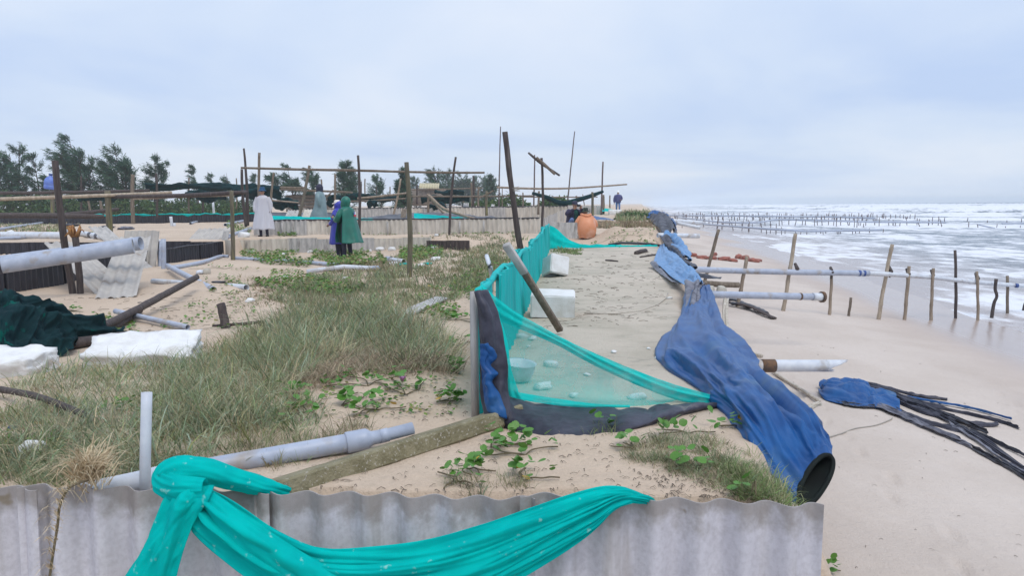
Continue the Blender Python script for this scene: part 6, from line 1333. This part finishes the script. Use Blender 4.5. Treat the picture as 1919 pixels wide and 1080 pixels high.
def grass(name, regions, label, mat='blade', kind='stuff'):
    Vs, Q, T, Cs = [], [], [], []; off = 0
    for poly, ncl, per, h0, h1, rad, wid, pal, leanr in regions:
        c = sample(poly, ncl); G = hits(c[:, 0], c[:, 1]); s = G[:, 0]-.164*G[:, 1]
        n = ncl*per; idx = np.repeat(np.arange(ncl), per); clh = RNG.uniform(.55, 1.15, ncl)[idx]
        rr_ = np.sqrt(RNG.uniform(0, 1, n))*rad*np.maximum(.6, clh); a = RNG.uniform(0, 2*np.pi, n); X_ = G[idx, 0]+np.cos(a)*rr_; Y_ = G[idx, 1]+np.sin(a)*rr_
        Zg_ = CZ+ground(X_, Y_, False)-.01
        B = np.stack([X_, Y_, Zg_], 1); h = RNG.uniform(h0, h1, n)*clh; az = a+RNG.normal(0, 1.1, n); az = np.where(RNG.uniform(0, 1, n) < .2, np.pi*.85+RNG.normal(0, .6, n), az)
        lean = np.clip(RNG.uniform(leanr[0], leanr[1], n), 0, 1)
        pc = (pick(pal, ncl, .15)[idx]*.5+pick(pal, n)*.5)*RNG.uniform(.65, 1.25, ncl)[idx][:, None]; w = wid*RNG.choice([.5, .8, 1.0, 1.6], n)*RNG.uniform(.8, 1.2, n)*np.clip(B[:, 1]/7, .75, 3)
        V, q, t_, C_ = blades(B, h, az, lean, w, pc); Vs.append(V); Q.append(q+off); T.append(t_+off); Cs.append(C_); off += len(V)
    o = npmesh(name, np.vstack(Vs), [np.vstack(Q), np.vstack(T)], M[mat], None, False, {'Col': np.vstack(Cs)}, origin=False); tag(o, label, None, None, kind); return o
# main spinifex mass on the left and centre
A_ = [(0,735),(0,905),(190,905),(270,900),(330,885),(400,850),(560,815),(600,770),(540,735),(600,690),(690,668),(800,692),(845,690),(825,635),(740,585),(650,588),(480,622),(380,655),(350,690),(150,690),(130,700),(60,718)]
core = [(560,590),(690,575),(800,620),(845,680),(760,690),(680,660),(600,690),(540,720),(470,690),(470,630)]
grass('spinifex_grass', [(A_, 820, 22, .10, .34, .11, .0056, 'spin', (.35,1)), (core, 460, 28, .18, .50, .16, .0058, 'spin', (.25,1)), ([(700,640),(850,650),(850,705),(760,700),(640,705),(560,740),(560,700)], 170, 34, .12, .30, .13, .0054, 'dry', (.4,1)),
   ([(0,830),(260,850),(260,905),(0,908)], 90, 26, .08, .2, .08, .004, 'mix', (.2,.9)), ([(300,690),(480,640),(560,720),(470,800),(330,830),(290,760)], 230, 24, .16, .38, .14, .0056, 'spin', (.25,1)), ([(390,850),(700,790),(720,830),(640,850),(520,880),(400,880)], 45, 26, .08, .22, .07, .004, 'mix', (.2,.9))],
   'blue green spinifex grass tangled with straw over the dune')
grass('mid_scrub', [([(500,560),(620,505),(720,490),(800,462),(905,450),(965,462),(930,500),(900,530),(840,570),(730,592),(600,592)], 1100, 16, .10, .26, .16, .006, 'mix', (.2,.9)), ([(460,520),(560,520),(640,540),(560,600),(470,590)], 110, 14, .05, .14, .14, .006, 'brown', (.3,1)),
   ([(640,490),(720,495),(720,512),(640,505)], 60, 18, .12, .28, .18, .007, 'brown', (.2,.8)), ([(420,540),(480,520),(520,600),(420,620)], 40, 12, .03, .10, .12, .005, 'mix', (.3,1)), ([(870,470),(990,440),(985,470),(900,545),(860,550)], 160, 16, .12, .32, .15, .006, 'mix', (.2,.8))],
   'brown green scrub grass behind the spinifex')
grass('bank_grass', [([(1165,838),(1230,822),(1330,818),(1385,850),(1440,880),(1485,935),(1430,945),(1340,915),(1250,880),(1180,868)], 170, 30, .05, .13, .05, .0032, 'mix', (.3,1)), ([(1330,860),(1480,930),(1490,945),(1400,945)], 60, 26, .08, .17, .05, .0034, 'green', (.3,1)), ([(840,895),(990,890),(990,925),(850,925)], 26, 18, .05, .14, .05, .0034, 'mix', (.2,.8)), ([(1090,800),(1160,790),(1170,815),(1090,820)], 8, 10, .05, .14, .04, .0032, 'green', (.2,.8))],
   'short grass tangle on the bank beside the blue sleeve')
grass('far_scrub', [([(1168,402),(1225,400),(1228,412),(1170,416)], 160, 22, .2, .6, .5, .018, 'mix', (.1,.7)), ([(1100,418),(1160,418),(1160,429),(1104,428)], 90, 22, .12, .30, .3, .010, 'dry', (.1,.7)), ([(1160,416),(1228,418),(1220,428),(1168,426)], 80, 20, .12, .32, .3, .010, 'brown', (.1,.7)), ([(1040,466),(1090,470),(1085,478),(1040,474)], 45, 16, .06, .16, .14, .007, 'green', (.2,.8)),
   ([(705,404),(760,402),(735,409),(705,410)], 60, 22, .2, .6, .4, .012, 'dry', (.1,.7)), ([(0,418),(140,420),(120,434),(0,436)], 140, 12, .1, .3, .5, .014, 'mix', (.2,.9)), ([(900,380),(1060,380),(1060,386),(900,386)], 200, 16, .4, 1.1, 1.2, .05, 'mix', (.1,.8)), ([(0,392),(480,392),(480,399),(0,400)], 260, 14, .5, 1.3, 2.0, .06, 'green', (.1,.8))],
   'scrub grass on the far terrace and bank top')
# dry tuft hanging over the fence
tf = empty('dry_grass_tuft', D(165,905,2.95), 'dry straw tuft with a runner hanging over the foreground fence', 'grass')
c = D(165,893,2.98); n = 420; az = RNG.uniform(0, 6.28, n); B = np.array(c)+RNG.normal(0, .026, (n, 3))
V, q, t_, C_ = blades(B, RNG.uniform(.10, .26, n), az, RNG.uniform(.5, 1, n), np.full(n, .0042), pick('pale', n)); npmesh('straw', V, [q, t_], M['blade'], tf, False, {'Col': C_})
run = [D(165,900,2.93), D(130,915,2.82), D(112,950,2.80), D(108,985,2.79), D(100,1035,2.79), D(92,1090,2.79)]
tube('runner', cr(np.array([tuple(p) for p in run]), 30), .005, M['stem'], tf, 6, rough=.3)
rc = cr(np.array([tuple(p) for p in run]), 12); B = np.repeat(rc[2:], 14, 0)+RNG.normal(0, .006, (140, 3)); az = RNG.uniform(3.6, 5.9, 140)
V, q, t_, C_ = blades(B, RNG.uniform(.04, .10, 140), az, RNG.uniform(.5, 1, 140), np.full(140, .003), pick('pale', 140), droop=.8); npmesh('straw', V, [q, t_], M['blade'], tf, False, {'Col': C_})
# ------------------------------------------------------------------ beach creeper: leaves as pieces
LV = [(0,0,0),(.25,-.02,.02),(.46,.18,.07),(.5,.45,.09),(.42,.72,.07),(.24,.93,.03),(.06,.95,.0),(0,.88,.0),(-.06,.95,.0),(-.24,.93,.03),(-.42,.72,.07),(-.5,.45,.09),(-.46,.18,.07),(-.25,-.02,.02),(0,.45,-.01)]
leafme = {}
for k_ in ('leaf', 'yleaf'):
    oo = mesh('leaf', LV, [(14, i, i+1) for i in range(13)]+[(14, 13, 0)], M[k_], None, True, origin=False); leafme[k_] = oo.data; bpy.data.objects.remove(oo)
def creeper(px, py, nl, spread, size, label, seed, yellow=0, rise=.05, flower=None):
    rnd = random.Random(seed); c = H(px, py); root = empty('beach_creeper', c, label, 'plant', 'beach creeper plants on the dune')
    ends = []; g = []
    for s in range(3):
        a = rnd.uniform(0, 6.28); pts = [c]
        for j in range(4): a += rnd.uniform(-.6, .6); nx = pts[-1]+V3((math.cos(a), math.sin(a)*.8, 0))*spread*.35; pts.append(V3((nx.x, nx.y, CZ+gz(nx.x, nx.y)+.012)))
        g.append(tube_geo(cr(np.array([tuple(p) for p in pts]), 14), .0035, 5)); ends += [tuple(p) for p in cr(np.array([tuple(p) for p in pts]), 14)]
    npmesh('stem', *merge(g), M['stem'], root)
    for i in range(nl):
        e0 = V3(rnd.choice(ends)); lp0 = e0+V3((rnd.uniform(-.03, .03), rnd.uniform(-.03, .03), rnd.uniform(.015, rise+.02)))
        o = bpy.data.objects.new('leaf', leafme['yleaf' if i < yellow else 'leaf']); col.objects.link(o); o.parent = root; o.location = lp0-c
        sz = size*rnd.uniform(.6, 1.15); o.scale = (sz, sz, sz); o.rotation_euler = (rnd.uniform(-.2, .9), rnd.uniform(-.5, .5), rnd.uniform(0, 6.28))
    if flower:
        fl = H(*flower, .05); th = np.linspace(0, 2*np.pi, 11)[:-1]; V = [tuple(fl+V3((0,0,-.015)))]+[tuple(fl+V3((math.cos(a)*.02, math.sin(a)*.02-.004, .01*(i % 2)+.012))) for i, a in enumerate(th)]
        mesh('flower', V, [(0, i+1, (i+1) % 10+1) for i in range(10)], M['flower'], root)
CRP = [(920,840,12,.13,.052,'under the concrete beam end by the black liner'),(985,855,12,.13,.05,'before the sagging black liner'),(880,880,10,.11,.05,'on sand beside the concrete beam'),(860,905,8,.10,.045,'at the fence top below the concrete beam'),(980,905,10,.10,.045,'with yellow leaves at the fence top by the swag end'),
 (1195,845,6,.09,.05,'in bare sand before the tarpaulin sleeve'),(1290,815,9,.10,.05,'on the crumbling edge under the blue tarpaulin'),(1300,875,9,.09,.048,'rooted in the bank grass tangle'),(1390,800,7,.08,.055,'against the side of the blue sleeve'),(1425,942,7,.06,.055,'at the right end of the foreground fence top'),
 (690,725,14,.20,.05,'on sand beside the brown grass edge'),(760,740,12,.18,.05,'with a pink flower on the sand slope'),(640,760,10,.15,.05,'between the spinifex and the reducer pipe'),(860,700,14,.16,.055,'at the foot of the grey end post'),(865,750,12,.14,.05,'beside the concrete beam and end post'),(860,650,10,.16,.05,'outside the torn liner'),
 (560,775,10,.14,.05,'with a pink flower among spinifex'),(230,770,10,.14,.05,'in the grass before the upright stub'),(850,600,16,.3,.055,'beside the grey plank'),(880,560,14,.3,.055,'outside the turquoise wall near corner'),(840,545,12,.35,.055,'above the grey plank'),(900,520,12,.4,.06,'along the turquoise wall'),(150,585,10,.28,.06,'on sand before the tan leaning sheet'),
 (175,610,10,.25,.055,'by the fallen timber'),(230,622,8,.25,.055,'by the grey blue pipe'),(55,658,9,.2,.055,'at the edge of the shade net heap'),(420,505,9,.5,.07,'climbing the sand drift'),(125,440,9,.9,.1,'on sand behind the pipe pile'),(1150,452,14,.6,.07,'on the sand mound at the far pond end'),(1225,448,10,.5,.07,'on the mound beside the bank pipe'),
 (1560,1072,4,.03,.05,'at the foot of the fence on the beach side'),(575,740,8,.12,.05,'deep in the spinifex'),(705,770,9,.12,.05,'on sand above the reducer spout'),(1140,800,4,.06,.05,'growing through the sagging liner edge')]
for i, (px, py, nl, sp2, sz, wh) in enumerate(CRP):
    creeper(px, py, int(nl*2.1), sp2*1.1, sz*.85, 'green beach creeper '+wh, i+3, yellow=2 if 'yellow' in wh else (1 if i % 6 == 2 else 0), flower=(px-5, py-12) if 'pink' in wh else None)
# leaf cover too small to count
def leafcover(name, regions, label):
    Vs = []; Fs = []; Cs = []; off = 0
    for poly, n, sz, hz in regions:
        c = sample(poly, n*2); k = fbm(c[:, 0]*.03, c[:, 1]*.07, 0, 3, 15) > .44; c = c[k][:n]; G = hits(c[:, 0], c[:, 1]); n_ = len(G); a = RNG.uniform(0, 6.28, n_); s = sz*RNG.uniform(.5, 1.2, n_)
        z = RNG.uniform(.01, hz, n_); t1 = RNG.uniform(-.6, .6, n_); d = np.stack([np.cos(a), np.sin(a), t1], 1); e_ = np.stack([-np.sin(a), np.cos(a), RNG.uniform(-.5, .5, n_)], 1); G[:, 2] += z
        V = np.stack([G-d*s[:, None]*.5, G+e_*s[:, None]*.42, G+d*s[:, None]*.5, G-e_*s[:, None]*.42], 1).reshape(-1, 3); Vs.append(V); Fs.append((np.arange(n_)*4)[:, None]+np.array([[0,1,2,3]])+off); off += len(V)
        cc = np.array([(.08,.19,.035),(.12,.25,.05),(.06,.14,.03),(.17,.24,.06),(.22,.20,.07)])[RNG.integers(0, 5, n_)]; Cs.append(np.repeat(cc, 4, 0))
    o = npmesh(name, np.vstack(Vs), np.vstack(Fs), M['blade'], None, False, {'Col': np.vstack(Cs)}, origin=False); tag(o, label, None, None, 'stuff')
leafcover('creeper_ground_cover', [([(445,470),(640,476),(830,462),(830,482),(740,500),(640,505),(500,497),(445,480)], 5200, .085, .16), ([(470,508),(620,510),(690,540),(640,560),(520,545),(450,530)], 2200, .06, .08), ([(520,436),(660,436),(660,443),(520,443)], 900, .1, .14), ([(425,415),(470,430),(470,446),(425,445)], 500, .1, .16), ([(780,560),(960,470),(985,470),(905,545),(840,605),(790,600)], 1500, .05, .10),
  ([(120,590),(260,590),(260,640),(120,640)], 250, .05, .05), ([(380,520),(470,500),(480,560),(400,560)], 350, .05, .05), ([(680,436),(980,438),(980,441),(680,441)], 300, .08, .08), ([(0,820),(130,820),(130,860),(0,860)], 500, .02, .06), ([(300,560),(480,560),(480,620),(300,620)], 260, .045, .05), ([(600,690),(860,690),(860,780),(600,790)], 320, .03, .03), ([(1090,446),(1235,444),(1235,456),(1090,456)], 260, .07, .06)],
  'low creeper leaves covering the hollow before the retaining wall')
# twigs and dry litter lying on the sand
tw = []
for poly, n, L0 in [([(560,930),(900,800),(1330,770),(1440,880),(1300,935)], 260, .028), ([(600,690),(880,690),(880,790),(640,800)], 130, .03), ([(100,560),(520,540),(520,620),(100,640)], 220, .12), ([(1000,480),(1230,470),(1260,600),(1010,620)], 300, .09), ([(1180,880),(1320,900),(1480,945),(1250,940)], 160, .018), ([(1450,600),(1919,700),(1919,1080),(1600,1080)], 40, .03)]:
    c = sample(poly, n); G = hits(c[:, 0], c[:, 1])
    for g_0 in G:
        a = RNG.uniform(0, 6.28); l = L0*RNG.uniform(.4, 1.3); tw.append(tube_geo([tuple(g_0+np.array([0,0,.003])), tuple(g_0+np.array([math.cos(a)*l*.5, math.sin(a)*l*.5, .010])), tuple(g_0+np.array([math.cos(a+.3)*l, math.sin(a+.3)*l, .004]))], RNG.uniform(.0007, .0019)*max(1, g_0[1]/6), 4, caps=False))
tag(npmesh('twig_litter', *merge(tw), M['wood_mid'], None, True, origin=False), 'dry twigs and litter strewn on the sand', None, None, 'stuff')
# ------------------------------------------------------------------ trees
def needles(P0, dirv, n, ln, wd, colr, spread=.5):
    idx = np.repeat(np.arange(len(P0)), n); m_ = len(idx); d = dirv[idx]+RNG.normal(0, spread, (m_, 3)); d[:, 2] -= .15; d /= np.linalg.norm(d, axis=1)[:, None]
    B = P0[idx]+RNG.normal(0, ln*.25, (m_, 3)); l = ln*RNG.uniform(.5, 1.3, m_); s = np.cross(d, RNG.normal(0, 1, (m_, 3))); s /= np.linalg.norm(s, axis=1)[:, None]+1e-9
    mid = B+d*(l*.55)[:, None]; tp_ = B+d*l[:, None]; tp_[:, 2] -= l*.22; w = wd*RNG.uniform(.6, 1.4, m_)
    V = np.stack([B-s*(w*.4)[:, None], B+s*(w*.4)[:, None], mid+s*(w*.5)[:, None], tp_, mid-s*(w*.5)[:, None]], 1).reshape(-1, 3); o = (np.arange(m_)*5)[:, None]
    return V, o+np.array([[0,1,2,4]]), o+np.array([[4,2,3]]), np.repeat(colr[idx]*(1+RNG.uniform(-.35, .35, (m_, 1))), 5, 0)
def tree(label, bx, by, tx, ty, Y, spread, nb=44, wind=-.55, name='casuarina_tree', tone=(1,1,1), tuft=11, nn=9, conic=.75, droop=0.0, low=.12, lead=3):
    b = on(D(bx, by, Y).x, Y, -.2); t_ = D(tx, ty, Y); Hh = t_.z-b.z; rnd = np.random.default_rng(abs(hash(label)) % 9999 if False else int(bx*7+ty)); root = empty(name, b, label, 'tree', 'casuarina trees behind the ponds')
    g = []; P0 = []; Dv = []
    for k_ in range(lead):
        lt = V3(t_) if k_ == 0 else V3(t_)+V3((rnd.uniform(-1, 1)*spread*.75, rnd.uniform(-.6, .6)*spread, -Hh*rnd.uniform(.08, .35)))
        tr = cr(np.array([tuple(b), tuple(b.lerp(lt, .45)+V3((.10*spread*(1 if k_ == 0 else .3), 0, 0))), tuple(lt)]), 16); g.append(tube_geo(tr, np.linspace(Hh*.020+.02, .012, 16)*(1 if k_ == 0 else .7), 7))
        for i in range(nb//lead):
            f = low+(1-low)*rnd.uniform(0, 1)**.85; p = np.array([np.interp(f*15, np.arange(16), tr[:, c_]) for c_ in range(3)]); a = rnd.uniform(0, 6.28)
            L_ = spread*(.35+rnd.uniform(.3, .75))*((1-f)**conic*.9+.22)*(1 if lead == 1 else .72); d = np.array([math.cos(a)+wind*.6, math.sin(a), .45+.5*f-droop]); d /= np.linalg.norm(d); e1 = p+d*L_*.6; e2 = e1+(d+np.array([wind*.7, 0, .15]))*L_*.5
            br_ = cr(np.array([p, e1, e2]), tuft); g.append(tube_geo(br_[::2], np.linspace(Hh*.006+.006, .006, len(br_[::2])), 5)); tt = np.gradient(br_, axis=0); tt /= np.linalg.norm(tt, axis=1)[:, None]
            kp = 2; P0.append(br_[kp:]); Dv.append(tt[kp:]+np.array([wind*.55, 0, .1]))
    npmesh('trunk', *merge(g), M['wood_dark'], root); P0 = np.vstack(P0); Dv = np.vstack(Dv)
    base_c = np.array([(.038,.092,.062),(.055,.12,.074),(.075,.145,.085),(.030,.072,.052)])[rnd.integers(0, 4, len(P0))]*np.array(tone)
    ln = .11*Hh**.75*.55+.10; V, q, t3, C_ = needles(P0, Dv, nn, ln*1.25, .0047*Y**.5+.004, base_c, .6); npmesh('crown', V, [q, t3], M['needle'], root, False, {'Col': C_})
TR = [('dense casuarina at the left end of the tree belt',20,395,36,264,78,2.6,66,-.5,4),('shorter casuarina filling the left end of the tree belt',72,395,62,296,76,1.9,48,-.5,3),('dark windswept casuarina behind the blue jug',160,394,128,258,74,2.6,84,-.85,4),('bushy casuarina with pale gaps beside the windswept one',232,394,214,280,76,2.7,84,-.6,5),('thin casuarina at the right end of the tree belt',284,394,290,296,80,1.8,44,-.5,3),
 ('sparse wind-bent sapling past the tree belt',372,388,360,312,95,1.3,22,-.9,2),('tiny sapling above the shade nets',398,386,396,330,100,.9,16,-.6,1),('small feathery casuarina above the shade nets',430,386,424,324,98,1.6,30,-.7,2),('small casuarina behind the white raincoat',478,386,476,330,100,1.4,26,-.7,2),('feathery casuarina left of the gray green raincoat',548,386,538,312,84,1.9,44,-.7,3),
 ('slender casuarina behind the gray green raincoat',584,386,582,318,86,1.7,36,-.7,2),('neat conical casuarina between raincoats and thick post',650,386,649,308,78,1.25,56,-.2,1),('small bent casuarina left of the thick post',714,384,706,334,95,1.3,30,-.6,1),('dark casuarina directly behind the thick post',756,386,752,322,70,1.1,60,-.3,2),('loose casuarina above the cream hut',818,382,812,318,110,2.6,56,-.5,3),
 ('conical casuarina at the right end of the far belt',921,384,920,332,110,1.2,44,-.2,1)]
for lb, bx, by, tx, ty, Y, sp2, nb, wd, ld in TR: tree(lb, bx, by, tx, ty, Y, sp2*1.35, int(nb*1.15), wd, lead=ld, nn=10 if Y < 90 else 8)
for i, (bx, tx, ty, sp2) in enumerate([(842,838,336,4.0),(866,864,330,4.2),(890,888,338,4.0),(905,906,334,3.6),(780,776,338,3.6)]): tree(['hazy round tree over the hut roof','hazy tallest tree of the far grove','hazy broad tree of the far grove','hazy right tree of the far grove','hazy low tree left of the hut'][i], bx, 384, tx, ty, 170, sp2, 70, -.2, name='far_tree', lead=3, low=.05, conic=.4, nn=10)
def bush(label, px, py, Y, rx, rz, n, tone, seed, big=.16, name='shrub'):
    c = D(px, py, Y); rnd = np.random.default_rng(seed); root = empty(name, on(c.x, Y), label, 'shrub', 'shrubs behind the ponds'); base = root.location
    a = rnd.normal(0, 1, (n, 3)); a /= np.linalg.norm(a, axis=1)[:, None]; rr_ = rnd.uniform(.35, 1, n)**.6; lob = .65+.6*fbm(a[:, 0]*1.7+seed, a[:, 1]*1.7, a[:, 2]*1.7, 3, seed)
    P = np.array(base)+a*np.array([rx, rx*.7, rz])*(rr_*lob)[:, None]; P[:, 2] = np.maximum(P[:, 2], base.z-.1); cc = np.array([(.05,.10,.04),(.08,.14,.05),(.035,.075,.035),(.10,.15,.06)])[rnd.integers(0, 4, n)]*np.array(tone)
    V, q, t3, C_ = needles(P, a*np.array([.8,.8,1.0]), 3, big*2.2, big, cc, .6); npmesh('foliage', V, [q, t3], M['needle'], root, False, {'Col': C_})
    npmesh('stem', *merge([tube_geo([tuple(base+V3((0,0,-.2))), tuple(base+V3((math.cos(k_)*rx*.5, math.sin(k_)*rx*.3, rz*.6)))], [.06,.02], 5) for k_ in range(5)]), M['wood_dark'], root)
for i in range(11):
    px = -40+i*48; bush(['rounded','low','broad'][i % 3]+' dark shrub in the hedge below the tree belt', px, 390, 70+(i % 3)*4, 2.4+.5*(i % 2), 2.1-.9*(i > 6)+.3*(i % 3), 900, (1,1,1), i+2, .13)
bush('bright green shrub behind the charred post', 955, 388, 74, 2.2, 1.65, 1100, (1.25,1.25,1.0), 31, .13); bush('rounded green shrub behind the crossed-stick post', 1038, 388, 76, 2.0, 1.55, 1100, (1.1,1.2,1.0), 32, .12); bush('low olive shrub beside the rounded green one', 1058, 388, 78, 1.6, .8, 600, (1.2,1.1,.9), 33, .12); bush('low bright shrub before the far grove', 900, 386, 80, 2.0, 1.2, 700, (1.2,1.2,1.0), 34, .13)
bush('low grey green shrub on the grassy hump at the bank top', 1195, 404, 44, 1.3, .35, 800, (1.4,1.4,1.3), 35, .07)

# ------------------------------------------------------------------ haze
hz = npmesh('haze', *box_geo((0, 1300, 3.5), (3800, 1420, 10.5)), None, None, False, origin=False); hz.data.materials.clear()
m, t = newmat('thin_sea_haze'); o = node(t, 'ShaderNodeOutputMaterial'); v_ = node(t, 'ShaderNodeVolumePrincipled'); v_.inputs['Color'].default_value = (.90,.955,1,1); v_.inputs['Density'].default_value = .0007; v_.inputs['Anisotropy'].default_value = .1
t.links.new(v_.outputs[0], o.inputs['Volume']); hz.data.materials.append(m); tag(hz, 'thin pale sea haze', None, None, 'stuff')

scene.cycles.volume_bounces = 3
